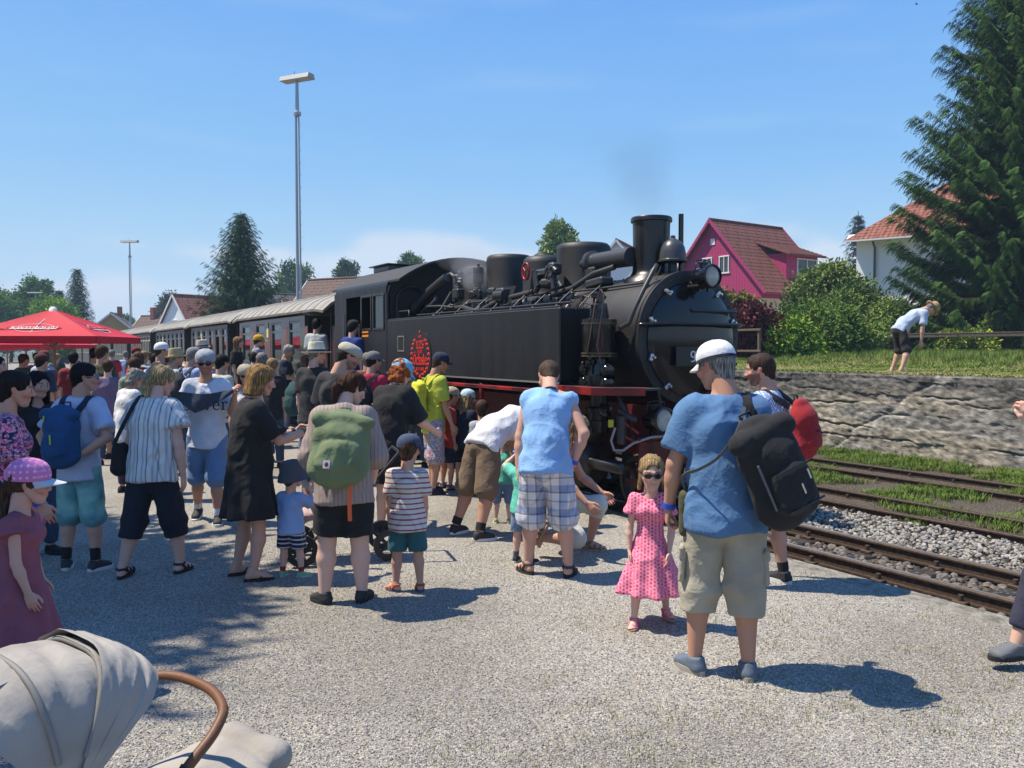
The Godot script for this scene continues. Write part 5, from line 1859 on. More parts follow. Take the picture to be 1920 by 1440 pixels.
func rails() -> void:
	var rust := mat("rail rust", lin(0.11, 0.072, 0.05), 0.7, 0.2)
	rust.albedo_texture = noise_tex(0.05, 256, [[0.0, Color(0.55, 0.5, 0.45)], [1.0, Color(1, 1, 1)]], 39, 4)
	tri_map(rust, 1.5)
	var shine := mat("rail head", lin(0.32, 0.27, 0.22), 0.32, 0.6)
	var wood := mat("sleeper wood", lin(0.055, 0.042, 0.032), 0.9)
	wood.albedo_texture = hair_tex()
	wood.uv1_triplanar = true
	wood.uv1_scale = Vector3(8, 8, 1)
	var defs := [[6.55, 0.04, "narrow gauge track with shiny rails that the locomotive stands on", 140.0], [8.96, -0.005, "rusty grass grown track in the middle, beside the pale ballast", 60.0], [11.34, -0.005, "rusty grass grown track farthest over, near the concrete wall", 60.0]]
	for q in defs:
		var T := thing("railway_track", q[2], "track", track(-10.0, q[0]), TRAIN_YAW, "parallel narrow gauge tracks")
		var ln: float = q[3]
		for z in [0.395, -0.395]:
			var m := MB.new()
			var y: float = q[1]
			m.box(Vector3(-ln * 0.5, y - 0.105, z), Vector3(ln, 0.014, 0.1))
			m.box(Vector3(-ln * 0.5, y - 0.06, z), Vector3(ln, 0.08, 0.016))
			m.box(Vector3(-ln * 0.5, y - 0.017, z), Vector3(ln, 0.034, 0.056), Basis.IDENTITY, 0.01)
			var r := part("rail", m, rust, T)
			m = MB.new()
			m.box(Vector3(-ln * 0.5, y + 0.0005, z), Vector3(ln, 0.004, 0.038))
			part("running_surface", m, shine if q[0] < 7.0 else mats["rail rust"], r)
		var sl := MB.new()
		sl.box(Vector3.ZERO, Vector3(0.2, 0.14, 1.5), Basis.IDENTITY, 0.015)
		var me := sl.mesh(wood)
		var bolt := MB.new()
		for z in [-0.075, 0.075]:
			bolt.box(Vector3(0, 0.0, z), Vector3(0.11, 0.03, 0.07), Basis.IDENTITY, 0.006)
			bolt.lathe([Vector2(0.022, 0.0), Vector2(0.022, 0.06), Vector2(0, 0.065)], 6, Transform3D(Basis.IDENTITY, Vector3(0, 0.0, z)))
		var bm := bolt.mesh(rust)
		for i in 34:
			var o := part_mesh("sleeper", me, T, Transform3D(Basis(Vector3.UP, rng.randf_range(-0.02, 0.02)), Vector3(-2.0 - i * 0.68, q[1] - 0.185, 0)))
			for z in [0.395, -0.395]:
				part_mesh("chair", bm, o, Transform3D(Basis.IDENTITY, Vector3(0, 0.085, z)))
	# ballast
	var st := MB.new()
	st.ball(Vector3.ZERO, Vector3(1.0, 0.62, 0.8), Basis.IDENTITY, 6)
	for i in st.v.size():
		st.v[i] *= 1.0 + 0.25 * wob.get_noise_3d(st.v[i].x * 90, st.v[i].y * 90, st.v[i].z * 90)
	Field.finish(st)
	var sm := mat("stone", Color.WHITE, 0.85)
	sm.vertex_color_use_as_albedo = true
	var mesh := st.mesh(sm)
	var xf: Array = []
	var cl: Array = []
	for i in 13500:
		var n := rng.randf_range(7.1, 8.5)
		var s := -2.0 + 16.0 * pow(rng.randf(), 1.3)
		var k := rng.randf_range(0.014, 0.036)
		xf.append(Transform3D(Basis.from_euler(Vector3(rng.randf() * 0.8, rng.randf() * TAU, rng.randf() * 0.8)).scaled(Vector3.ONE * k), track(s, n, -0.1 + k * 0.4 + rng.randf() * 0.03)))
		var g := rng.randf_range(0.12, 0.38)
		cl.append(Color(g, g * rng.randf_range(0.86, 0.96), g * rng.randf_range(0.68, 0.88)))
	stuff("ballast_stones", mesh, xf, cl, self)
	xf = []; cl = []
	for i in 5200:
		var n := rng.randf_range(5.88, 7.1)
		var s := -2.0 + 16.0 * pow(rng.randf(), 1.3)
		var k := rng.randf_range(0.018, 0.05)
		if absf(n - 6.155) < 0.07 or absf(n - 6.945) < 0.07: continue
		xf.append(Transform3D(Basis.from_euler(Vector3(rng.randf() * 0.8, rng.randf() * TAU, rng.randf() * 0.8)).scaled(Vector3.ONE * k), track(s, n, -0.1 + k * 0.3)))
		var g := rng.randf_range(0.05, 0.2)
		cl.append(Color(g, g * 0.85, g * 0.7))
	stuff("oily_ballast", mesh, xf, cl, self)
	xf = []; cl = []
	for i in 60000:  # loose pebbles lying on the platform where one can see them singly
		var z := -3.2 - 4.6 * pow(rng.randf(), 1.6)
		var x := rng.randf_range(-0.72, 0.72) * -z
		if x * ACROSS.x + z * ACROSS.z > 5.6: continue
		var k := rng.randf_range(0.003, 0.0075)
		xf.append(Transform3D(Basis.from_euler(Vector3(rng.randf() * 0.6, rng.randf() * TAU, rng.randf() * 0.6)).scaled(Vector3.ONE * k), Vector3(x, k * 0.3, z)))
		var g := 0.14 + 0.32 * pow(rng.randf(), 1.3)
		cl.append(Color(g, g * rng.randf_range(0.9, 1.0), g * rng.randf_range(0.78, 0.98)))
	stuff("loose_pebbles", mesh, xf, cl, self)

func grass_mesh(blades: int, h: float, spread: float, w: float) -> MB:
	var m := MB.new()
	for i in blades:
		var a := rng.randf() * TAU
		var p := Vector3(cos(a), 0, sin(a)) * spread * sqrt(rng.randf())
		var out := Vector3(cos(a), 0, sin(a)).rotated(Vector3.UP, rng.randf_range(-1, 1))
		var hh := h * rng.randf_range(0.5, 1.1)
		var tip := p + Vector3(0, hh, 0) + out * hh * rng.randf_range(0.15, 0.7)
		var mid := p + Vector3(0, hh * 0.6, 0) + out * hh * 0.15
		var sd := out.cross(Vector3.UP) * w
		m.quad(p - sd, p + sd, mid + sd * 0.8, mid - sd * 0.8)
		m.tri3(mid - sd * 0.8, mid + sd * 0.8, tip, out + Vector3.UP)
	return m

func leafy(key: String, c: Color) -> StandardMaterial3D:
	var m := mat(key, c, 0.85)
	m.metallic_specular = 0.25
	m.vertex_color_use_as_albedo = true
	m.backlight_enabled = true
	m.backlight = Color(0.16, 0.2, 0.05)
	return m

func grass() -> void:
	var gm := leafy("grass blades", Color.WHITE)
	var tuft := grass_mesh(14, 0.13, 0.07, 0.004).mesh(gm)
	var xf: Array = []
	var cl: Array = []
	for i in 16000:
		var n := rng.randf_range(8.3, 13.62)
		var s := 1.0 + 24.0 * pow(rng.randf(), 1.25)
		var p := track(s, n, -0.1)
		var d := wob.get_noise_2d(p.x * 45, p.z * 45) + (0.25 if n > 11.9 else (-0.12 if n < 10.2 else 0.0)) + (0.0 if n > 9.5 else -0.14) - (0.1 if absf(n - 8.96) < 0.36 or absf(n - 11.34) < 0.36 else 0.0)
		if d < 0.0: continue
		var k := rng.randf_range(0.35, 0.9) * (1.0 + minf(d, 0.4))
		xf.append(Transform3D(Basis(Vector3.UP, rng.randf() * TAU).scaled(Vector3(1.2, k, 1.2)), p))
		var y := rng.randf()
		cl.append(Color(0.085 + 0.07 * y, 0.15 + 0.05 * y, 0.025 + 0.015 * y))
	stuff("grass_between_tracks", tuft, xf, cl, self)
	xf = []; cl = []
	for i in 26000:
		var n := 13.75 + 18.5 * rng.randf()
		var s := rng.randf_range(3.0, 34.0)
		if n < 17.4 and s > 17.0: continue
		var p := track(s, n, 1.4)
		var tall := smoothstep(14.8, 24.0, n) * rng.randf_range(0.5, 1.6)
		xf.append(Transform3D(Basis(Vector3.UP, rng.randf() * TAU).scaled(Vector3(2.2, 0.35 + tall * 2.6, 2.2)), p))
		var y := rng.randf()
		var dry := clampf(wob.get_noise_2d(p.x * 30, p.z * 30) * 1.6 + 0.35, 0.0, 1.0) * (1.0 - smoothstep(0.4, 1.0, tall))
		cl.append(Color(0.1 + 0.1 * y, 0.17 + 0.07 * y, 0.03 + 0.03 * y).lerp(Color(0.32, 0.28, 0.12), 0.7 * dry))
		if rng.randf() < 0.12 * (1.0 - tall): continue
	stuff("ramp_grass", tuft, xf, cl, self)
	# thin weeds in the gravel
	var weed := grass_mesh(7, 0.03, 0.05, 0.002).mesh(gm)
	xf = []; cl = []
	for i in 5200:
		var z := -3.0 - 8.0 * pow(rng.randf(), 1.2)
		var x := rng.randf_range(-0.6, 0.75) * -z
		var p := Vector3(x, 0, z)
		if p.dot(ACROSS) > 5.6: continue
		if wob.get_noise_2d(x * 90 + 300, z * 90) + wob.get_noise_2d(x * 25, z * 25) * 0.6 + (0.12 if x > -0.5 else -0.3) < 0.26: continue
		xf.append(Transform3D(Basis(Vector3.UP, rng.randf() * TAU).scaled(Vector3.ONE * rng.randf_range(0.5, 1.1)), p))
		var y := rng.randf()
		cl.append(Color(0.2 + 0.12 * y, 0.23 + 0.07 * y, 0.08 + 0.04 * y))
	stuff("weeds_in_gravel", weed, xf, cl, self)

func ramp() -> void:
	# the old concrete wall: layered, cracked, stained
	var m := MB.new()
	m.colored = true
	var s0 := 2.0
	var s1 := 26.0
	var W := 640
	var Hh := 104
	var base := track(0, 13.65)
	for j in Hh + 1:
		for i in W + 1:
			var s := lerpf(s0, s1, i / float(W))
			var t := j / float(Hh)
			var y := -0.16 + t * 1.56
			var d := 0.008 * wob.get_noise_2d(s * 22, y * 40) + 0.007 * wob.get_noise_2d(s * 110 + 50, y * 260) + 0.016 * wob.get_noise_2d(s * 420, y * 600 + 99) + 0.008 * wob.get_noise_2d(s * 1300, y * 1300)
			var dark := 0.0
			var off := 0.03 * wob.get_noise_2d(s * 26, 900.0)
			for k in 6:
				var ly: float = [0.18, 0.42, 0.66, 0.88, 1.06, 1.26][k] + 0.07 * wob.get_noise_2d(s * 30 + k * 77, 10.0) + 0.03 * wob.get_noise_2d(s * 260, k * 50.0) + 0.012 * wob.get_noise_2d(s * 900, k * 50.0)
				if y > ly:
					off = 0.018 * wob.get_noise_2d(s * 32 + k * 330, k * 60.0) + 0.012 * wob.get_noise_2d(s * 300, k * 60.0)
				var g := exp(-pow((y - ly) / 0.013, 2.0)) * smoothstep(0.02, 0.35, wob.get_noise_2d(s * 45 + k * 200, 7.0))
				d -= 0.032 * g
				dark = maxf(dark, g)
			d += off
			# a broken diagonal seam
			var sd := s - (10.2 + (y - 0.2) * -1.5 + 0.25 * wob.get_noise_2d(y * 160, 3.0))
			var cr := exp(-pow(sd / 0.05, 2.0))
			d -= 0.02 * cr
			var pale := exp(-pow((sd + 0.25) / 0.28, 2.0)) * smoothstep(-0.1, 0.3, wob.get_noise_2d(s * 130, y * 150))
			if t > 0.985: d -= 0.02
			m.v.append(base + ALONG * s + Vector3(0, y, 0) - ACROSS * d)
			var top := smoothstep(0.6, 1.15, y + 0.35 * wob.get_noise_2d(s * 28, y * 60 + 500))
			var c := Color(0.33, 0.29, 0.225).lerp(Color(0.135, 0.125, 0.11), top)
			c = c.lerp(Color(0.22, 0.215, 0.21), 0.6 * smoothstep(0.05, 0.3, wob.get_noise_2d(s * 40 + 900, y * 110)) * (1.0 - top))
			c = c.lerp(Color(0.4, 0.37, 0.32), 0.75 * pale)
			c = c * (0.9 + 0.6 * wob.get_noise_2d(s * 700, y * 700) + 0.3 * wob.get_noise_2d(s * 150 + 40.0, y * 60))
			c = c.lerp(Color(0.05, 0.045, 0.04), 0.6 * dark)
			m.c.append(c)
			m.uv.append(Vector2.ZERO)
	for j in Hh:
		for i in W:
			var a := j * (W + 1) + i
			m.ix.append_array(PackedInt32Array([a, a + W + 1, a + W + 2, a, a + W + 2, a + 1]))
	Field.finish(m)
	if m.n[200].dot(ACROSS) > 0.0:
		for i in range(0, m.ix.size(), 3):
			var q := m.ix[i]
			m.ix[i] = m.ix[i + 1]
			m.ix[i + 1] = q
		Field.finish(m)
	var cm := mat("ramp concrete", Color.WHITE, 0.95)
	cm.vertex_color_use_as_albedo = true
	cm.normal_enabled = true
	cm.normal_texture = noise_tex(0.09, 512, [], 51, 4, true, 4.5)
	tri_map(cm, 0.9, true)
	var o := part("retaining_wall", m, cm, self)
	tag(o, "weathered layered concrete wall of the old loading ramp, cracked and stained", "wall")
	var tm := MB.new()
	flat(tm, -14, 40, 13.68, 75, 1.385)
	tm.quad(track(-14, 13.72, 1.385), track(2.0, 13.72, 1.385), track(2.0, 13.72, -0.3), track(-14, 13.72, -0.3))
	tm.quad(track(26, 13.72, 1.385), track(40, 13.72, 1.385), track(40, 13.72, -0.3), track(26, 13.72, -0.3))
	tm.quad(track(40, 13.68, 1.385), track(40, 75, 1.385), track(40, 75, -0.3), track(40, 13.68, -0.3))
	var earth := mat("ramp earth", lin(0.2, 0.2, 0.1), 0.95)
	earth.albedo_texture = noise_tex(0.05, 256, [[0.2, Color(0.55, 0.6, 0.35)], [0.6, Color(0.95, 0.9, 0.7)], [1.0, Color(1, 1, 0.9)]], 53, 5)
	tri_map(earth, 0.5, true)
	structure("loading_ramp", tm, earth)
	fences()

func fences() -> void:
	var wood := mat("fence wood", lin(0.16, 0.13, 0.1), 0.9)
	wood.albedo_texture = hair_tex()
	wood.uv1_triplanar = true
	wood.uv1_scale = Vector3(4, 4, 0.8)
	var T := thing("rail_fence", "long weathered rail fence on the ramp in front of the spruce", "fence", track(9.0, 31.4, 1.385), TRAIN_YAW)
	for i in 6:
		var m := MB.new()
		m.box(Vector3(8.0 - i * 4.55, 0.5, 0), Vector3(0.16, 1.05, 0.16), Basis(Vector3.UP, 0.03), 0.012)
		part("post", m, wood, T)
	for q in [[1.0, 0.13], [0.34, 0.07]]:
		var m := MB.new()
		m.box(Vector3(-3.3, q[0], 0.1), Vector3(23.0, q[1], 0.09), Basis.IDENTITY, 0.01)
		if q[0] > 0.9:
			m.box(Vector3(-3.3, q[0] + 0.09, 0.06), Vector3(23.0, 0.04, 0.2), Basis.IDENTITY, 0.01)
		part("rail", m, wood, T)
	var rusty := mat("fence rust", lin(0.13, 0.085, 0.06), 0.85)
	T = thing("rail_fence", "short rusty fence with thin rails beside the purple shrub", "fence", track(15.9, 17.4, 1.385), TRAIN_YAW)
	for i in 3:
		var m := MB.new()
		m.box(Vector3(-i * 3.2, 0.5, 0), Vector3(0.08, 1.05, 0.08), Basis.IDENTITY, 0.01)
		part("post", m, rusty, T)
	for y in [1.0, 0.42]:
		var m := MB.new()
		m.box(Vector3(-3.2, y, 0.05), Vector3(6.6, 0.06, 0.05), Basis.IDENTITY, 0.008)
		part("rail", m, rusty, T)

# ---------------------------------------------------------------- trees and shrubs
func leaf_spray(n: int, size: float, spread: float, wide := 0.42) -> MB:
	var m := MB.new()
	for i in n:
		var d := Vector3(rng.randfn(), rng.randfn(), rng.randfn()).normalized()
		var p := d * spread * pow(rng.randf(), 0.5)
		var dir := (d + Vector3(rng.randfn(), rng.randfn() - 0.4, rng.randfn()) * 0.6).normalized()
		var sd := dir.cross(Vector3(rng.randfn(), rng.randfn(), rng.randfn())).normalized()
		var nn := sd.cross(dir)
		var l := size * rng.randf_range(0.7, 1.2)
		var w := l * wide
		var a := p
		var t := p + dir * l - nn * l * 0.1
		var b := p + dir * l * 0.45 + sd * w * 0.5 + nn * l * 0.08
		var c := p + dir * l * 0.45 - sd * w * 0.5 + nn * l * 0.08
		m.tri3(a, b, t, nn)
		m.tri3(a, t, c, nn)
	return m

func limb(m: MB, a: Vector3, b: Vector3, r0: float, r1: float, bendy: float, seg := 6) -> void:
	var pts: Array = []
	var rr: Array = []
	var off := Vector3(rng.randfn(), 0.3, rng.randfn()) * bendy * a.distance_to(b)
	for i in 5:
		var t := i / 4.0
		pts.append(a.lerp(b, t) + off * sin(t * PI))
		rr.append(lerpf(r0, r1, t))
	m.tube(pts, rr, seg)

var sprays := {}
func broadleaf(called: String, label: String, cat: String, at: Vector3, h: float, w: float, tint: Color, leaf: float, count: int, opt := {}) -> void:
	var T := thing(called, label, cat, at, 0.0, opt.get("group", ""))
	h *= opt.get("tall", 1.0)
	var bark := mat("bark", lin(0.09, 0.07, 0.055), 0.9)
	var low: float = opt.get("low", 0.3)
	var m := MB.new()
	var tr: float = opt.get("trunk", h * 0.022)
	m.tube([Vector3(0, -0.1, 0), Vector3(0.05 * w * rng.randfn(), h * low, 0), Vector3(0.05 * w * rng.randfn(), h * 0.6, 0.05 * w * rng.randfn()), Vector3(0, h * 0.9, 0)], [tr * 1.2, tr, tr * 0.6, tr * 0.15], 8)
	var blobs: Array = []
	var nb: int = opt.get("blobs", 16)
	var shape: float = opt.get("round", 1.0)
	for i in nb:
		var t := (i + 0.5) / nb
		var yy := lerpf(low * 0.9, 0.97, t)
		var prof: float = pow(sin(PI * clampf((yy - low * 0.7) / (1.04 - low * 0.7), 0.02, 0.98)), 0.7)
		var a := i * 2.4 + rng.randf()
		var rr := w * 0.5 * prof * rng.randf_range(0.35, 0.8) * shape
		var c := Vector3(cos(a) * rr, h * yy, sin(a) * rr)
		var br: float = w * rng.randf_range(0.17, 0.28) * opt.get("loose", 1.0) * (0.6 + 0.4 * prof)
		if t > 0.85: br *= 0.75
		blobs.append([c, br, rng.randf_range(0.6, 1.3)])
		limb(m, Vector3(0, h * maxf(yy - 0.22, low * 0.6), 0), c, tr * 0.4, tr * 0.08, 0.1, 5)
	part("trunk", m, bark, T)
	var key := "%.3f %.2f" % [leaf, opt.get("wide", 0.42)]
	if not sprays.has(key):
		sprays[key] = [leaf_spray(9, leaf, leaf * 1.5, opt.get("wide", 0.42)).mesh(leafy("leaves", Color.WHITE)), leaf_spray(9, leaf, leaf * 1.5, opt.get("wide", 0.42)).mesh(leafy("leaves", Color.WHITE))]
	var xf: Array = []
	var cl: Array = []
	for i in count:
		var b: Array = blobs[i % nb]
		var d := Vector3(rng.randfn(), rng.randfn() * 0.85, rng.randfn()).normalized()
		var r: float = b[1] * pow(rng.randf(), 0.4) * (1.0 + 0.3 * wob.get_noise_3d(d.x * 160 + i % nb * 50, d.y * 160, d.z * 160))
		var p: Vector3 = b[0] + d * r
		if p.y < 0.05: continue
		xf.append(Transform3D(Basis.from_euler(Vector3(rng.randf() * TAU, rng.randf() * TAU, rng.randf() * TAU)).scaled(Vector3.ONE * rng.randf_range(0.7, 1.3)), p))
		var k: float = b[2] * rng.randf_range(0.75, 1.25)
		var yel: float = (b[2] - 0.9) * 0.35 + rng.randf_range(-0.1, 0.12)
		cl.append(Color(tint.r * k * (1.0 + yel), tint.g * k, tint.b * k * (1.0 - 0.5 * yel)))
	var half := xf.size() / 2
	stuff("crown", sprays[key][0], xf.slice(0, half), cl.slice(0, half), T)
	stuff("crown", sprays[key][1], xf.slice(half), cl.slice(half), T)

func needle_spray(l: float, droop: float) -> MB:
	var m := MB.new()
	var n := 7
	for i in n:
		var t := i / float(n - 1)
		var p := Vector3(0, -droop * t * t * l * 0.5, t * l * 0.8)
		for s in [-1.0, 1.0]:
			var ll := l * (0.5 - 0.28 * t) * rng.randf_range(0.75, 1.2)
			var dir := Vector3(s * 0.75, -droop * rng.randf_range(0.5, 1.2), 0.6).normalized()
			var up := dir.cross(Vector3(0, 0, 1)).normalized() * ll * 0.11
			var sd := dir.cross(up.normalized()) * ll * 0.11
			m.tri3(p, p + dir * ll * 0.5 + up, p + dir * ll, Vector3.UP + dir)
			m.tri3(p, p + dir * ll, p + dir * ll * 0.5 - up, Vector3.UP)
			m.tri3(p, p + dir * ll * 0.5 + sd, p + dir * ll, Vector3.UP + dir)
	m.tri3(Vector3(0.03 * l, 0, 0), Vector3(-0.03 * l, 0, 0), Vector3(0, -droop * l * 0.4, l), Vector3.UP)
	return m

func spruce(label: String, at: Vector3, h: float, w: float, whorls: int, per: int, dens: int, opt := {}) -> void:
	var T := thing("spruce_tree", label, "tree", at, 0.0, opt.get("group", ""))
	var bark := mat("bark", lin(0.09, 0.07, 0.055), 0.9)
	var m := MB.new()
	m.tube([Vector3(0, -0.2, 0), Vector3(0, h * 0.5, 0), Vector3(0, h, 0)], [h * 0.02, h * 0.012, 0.02], 9)
	var xf: Array = []
	var cl: Array = []
	var sl: float = opt.get("spray", 0.55)
	var tint: Color = opt.get("tint", Color(0.042, 0.085, 0.025))
	for i in whorls:
		var t := pow(i / float(whorls), 0.92)
		var y := h * lerpf(opt.get("low", 0.05), 0.99, t)
		var R: float = w * 0.5 * pow(1.0 - t, opt.get("taper", 0.75)) + 0.12
		for k in per:
			var a := TAU * (k + rng.randf() * 0.6) / per + i * 1.7
			var L := R * rng.randf_range(0.68, 1.12)
			var out := Vector3(cos(a), 0, sin(a))
			var rise := lerpf(0.05, 0.7, t * t)
			var sag := lerpf(0.34, 0.1, t) * rng.randf_range(0.7, 1.3)
			var pts: Array = []
			for j in 6:
				var q := j / 5.0
				pts.append(Vector3(0, y, 0) + out * L * q + Vector3(0, L * (rise * q - sag * sin(q * 2.4) + 0.14 * q * q), 0))
			if k % 2 == 0 or dens > 8:
				m.tube(pts, [0.035, 0.03, 0.022, 0.016, 0.01, 0.004], 4, false)
			var nS := int(maxf(3, dens * L / (w * 0.5)))
			var shade := rng.randf_range(0.65, 1.2)
			for j in nS:
				var q := lerpf(0.12, 1.0, (j + rng.randf()) / nS)
				var fi := q * 5.0
				var i0 := mini(int(fi), 4)
				var p: Vector3 = pts[i0].lerp(pts[i0 + 1], fi - i0)
				var yaw := atan2(out.x, out.z) + rng.randf_range(-0.9, 0.9) * (1.05 - q * 0.5)
				var sc := rng.randf_range(0.7, 1.25) * (1.1 - 0.35 * q) * (0.55 + 0.45 * (1.0 - t))
				xf.append(Transform3D((Basis(Vector3.UP, yaw) * Basis(Vector3.RIGHT, rng.randf_range(-0.1, 0.6)) * Basis(Vector3.BACK, rng.randf_range(-0.3, 0.3))).scaled_local(Vector3.ONE * sc), p))
				var kk := shade * rng.randf_range(0.75, 1.2) * (1.0 + 0.5 * smoothstep(0.85, 1.0, q))
				cl.append(Color(tint.r * kk, tint.g * kk, tint.b * kk))
	part("trunk", m, bark, T)
	var key := "needles%.2f" % sl
	if not sprays.has(key):
		var nm := mat("needles", Color.WHITE, 0.9)
		nm.metallic_specular = 0.15
		nm.vertex_color_use_as_albedo = true
		nm.backlight_enabled = true
		nm.backlight = Color(0.05, 0.08, 0.02)
		sprays[key] = [needle_spray(sl, 0.75).mesh(nm), needle_spray(sl * 1.1, 1.0).mesh(nm)]
	var half := xf.size() / 2
	stuff("crown", sprays[key][0], xf.slice(0, half), cl.slice(0, half), T)
	stuff("crown", sprays[key][1], xf.slice(half), cl.slice(half), T)

# a point on the ground (height y) at depth z metres ahead, u in thousandths of a tangent to the right
func spot(x: float, z: float, y := 0.0) -> Vector3:
	return Vector3(x * z, y, -z)

func vegetation() -> void:
	spruce("huge dark spruce with drooping branches behind the ramp fence at right", spot(0.636, 37.0, 1.3), 22.5, 13.8, 50, 17, 96, {"low": 0.05, "spray": 0.72, "taper": 0.66, "tint": Color(0.042, 0.083, 0.021)})
	spruce("dark spruce with pointed top rising behind the carriages", spot(-0.325, 60.0), 11.8, 8.6, 32, 14, 30, {"low": 0.08, "spray": 0.6, "tint": Color(0.042, 0.082, 0.026)})
	spruce("tall narrow spruce behind the red parasol", spot(-0.523, 115.0), 13.2, 5.2, 28, 11, 12, {"low": 0.1, "spray": 0.9, "taper": 0.6})
	spruce("small dark conifer left of the tall narrow spruce", spot(-0.545, 112.0), 10.0, 4.6, 22, 11, 12, {"low": 0.1, "spray": 0.9, "taper": 0.6})
	spruce("pale blue green conifer beside the white house", spot(0.415, 66.0, 1.0), 11.8, 4.2, 24, 10, 7, {"low": 0.1, "spray": 0.8, "tint": Color(0.06, 0.085, 0.08)})
	var g1 := Color(0.055, 0.1, 0.025)
	var far := [
		["broad green tree at the far left edge behind the parasol", -0.605, 120.0, 10.5, 7.5, Color(0.06, 0.105, 0.03)], ["tall clumpy green tree behind the red parasol's left slope", -0.572, 122.0, 13.0, 6.0, Color(0.05, 0.085, 0.03)],
		["bright green bushy tree behind the red parasol's peak", -0.552, 105.0, 8.6, 6.5, Color(0.09, 0.15, 0.03)], ["dark green tree at the far left behind the second parasol", -0.63, 112.0, 9.5, 8.0, Color(0.05, 0.085, 0.03)],
		["round dark purple green tree between the low houses", -0.41, 130.0, 10.8, 5.6, Color(0.04, 0.045, 0.03)], ["small green tree behind the brown roofs", -0.468, 135.0, 7.6, 4.0, g1],
		["oak with two domed crowns behind the tall lamp mast", -0.262, 125.0, 15.8, 7.5, Color(0.045, 0.08, 0.035)], ["green tree just left of the tall lamp mast", -0.29, 118.0, 11.5, 6.0, Color(0.06, 0.1, 0.035)],
		["slender open tree left of the locomotive cab", -0.198, 130.0, 16.8, 4.6, Color(0.045, 0.075, 0.035)], ["bushy tree behind the brown tiled gable", -0.222, 100.0, 10.2, 6.5, g1],
		["low green tree beside the slender open tree", -0.175, 112.0, 11.0, 5.5, Color(0.07, 0.115, 0.035)], ["broad oak rising behind the locomotive cab roof", -0.122, 130.0, 18.0, 6.6, Color(0.05, 0.085, 0.035)],
		["small distant tree top above the boiler", -0.034, 150.0, 19.0, 2.6, Color(0.045, 0.07, 0.04)], ["loose pale birch rising above the steam dome", 0.057, 75.0, 14.2, 4.4, Color(0.085, 0.12, 0.055)],
		["low green tree behind the dark spruce", -0.31, 105.0, 9.5, 6.0, g1]]
	for q in far:
		broadleaf("broadleaf_tree", q[0], "tree", spot(q[1], q[2]), q[3], q[4], Color(q[5].r * 2.2, q[5].g * 2.3, q[5].b * 1.4), 0.42, 1500, {"low": 0.28, "tall": 0.93, "blobs": 20, "group": ""})
	var bush := [
		["yellow green shrub behind the smokebox lamp", 0.262, 33.0, 3.7, 3.0, Color(0.13, 0.15, 0.035), 1500], ["dark purple leaved shrub beside the rusty fence", 0.285, 27.0, 2.5, 2.0, Color(0.05, 0.02, 0.026), 1700],
		["low bright green shrub behind the end post of the rusty fence", 0.325, 27.5, 1.8, 3.2, Color(0.085, 0.17, 0.03), 2300], ["dense green bush in the middle of the hedge on the ramp", 0.367, 30.0, 2.5, 4.2, Color(0.06, 0.12, 0.03), 3000],
		["wide green bush at the left end of the long fence", 0.412, 40.0, 3.8, 5.2, Color(0.07, 0.13, 0.035), 3000], ["pale willow like bush in front of the white house", 0.383, 43.0, 6.4, 4.6, Color(0.085, 0.15, 0.045), 3600],
		["green bush below the white house wall", 0.46, 42.0, 3.2, 4.4, Color(0.06, 0.115, 0.035), 2600], ["light green bush growing through the long fence", 0.545, 33.0, 1.4, 2.4, Color(0.12, 0.19, 0.035), 1500],
		["green bush behind the fence at the right edge", 0.605, 35.5, 2.6, 3.2, Color(0.08, 0.14, 0.035), 2000], ["small bush behind the bending man", 0.5, 41.0, 2.4, 3.6, Color(0.05, 0.1, 0.03), 1800],
		["dark green bush behind the dense hedge bush", 0.335, 33.0, 2.0, 3.6, Color(0.045, 0.09, 0.03), 2200], ["leafy bush between the willow like bush and the pink house", 0.335, 44.0, 2.4, 4.0, Color(0.09, 0.14, 0.045), 2200]]
	for q in bush:
		broadleaf("shrub", q[0], "shrub", spot(q[1], q[2], 1.35), q[3], q[4], Color(q[5].r * 2.0, q[5].g * 1.6, q[5].b * 1.3), 0.15 if q[2] < 37 else 0.19, q[6], {"low": 0.06, "tall": 0.74, "loose": 0.7, "blobs": 34, "trunk": 0.04, "wide": 0.5, "round": 1.15})
	# the trees whose shade lies over the left of the platform
	broadleaf("shade_tree", "large leafy tree left of the platform, shading the pushchair", "tree", Vector3(-10.3, 0, -6.4), 11.5, 7.2, g1, 0.36, 18000, {"low": 0.38, "blobs": 26, "trunk": 0.26})
	broadleaf("shade_tree", "large leafy tree left of the red parasols", "tree", Vector3(-18.2, 0, -17.0), 11.0, 8.0, g1, 0.3, 8000, {"low": 0.35, "blobs": 24, "trunk": 0.26})
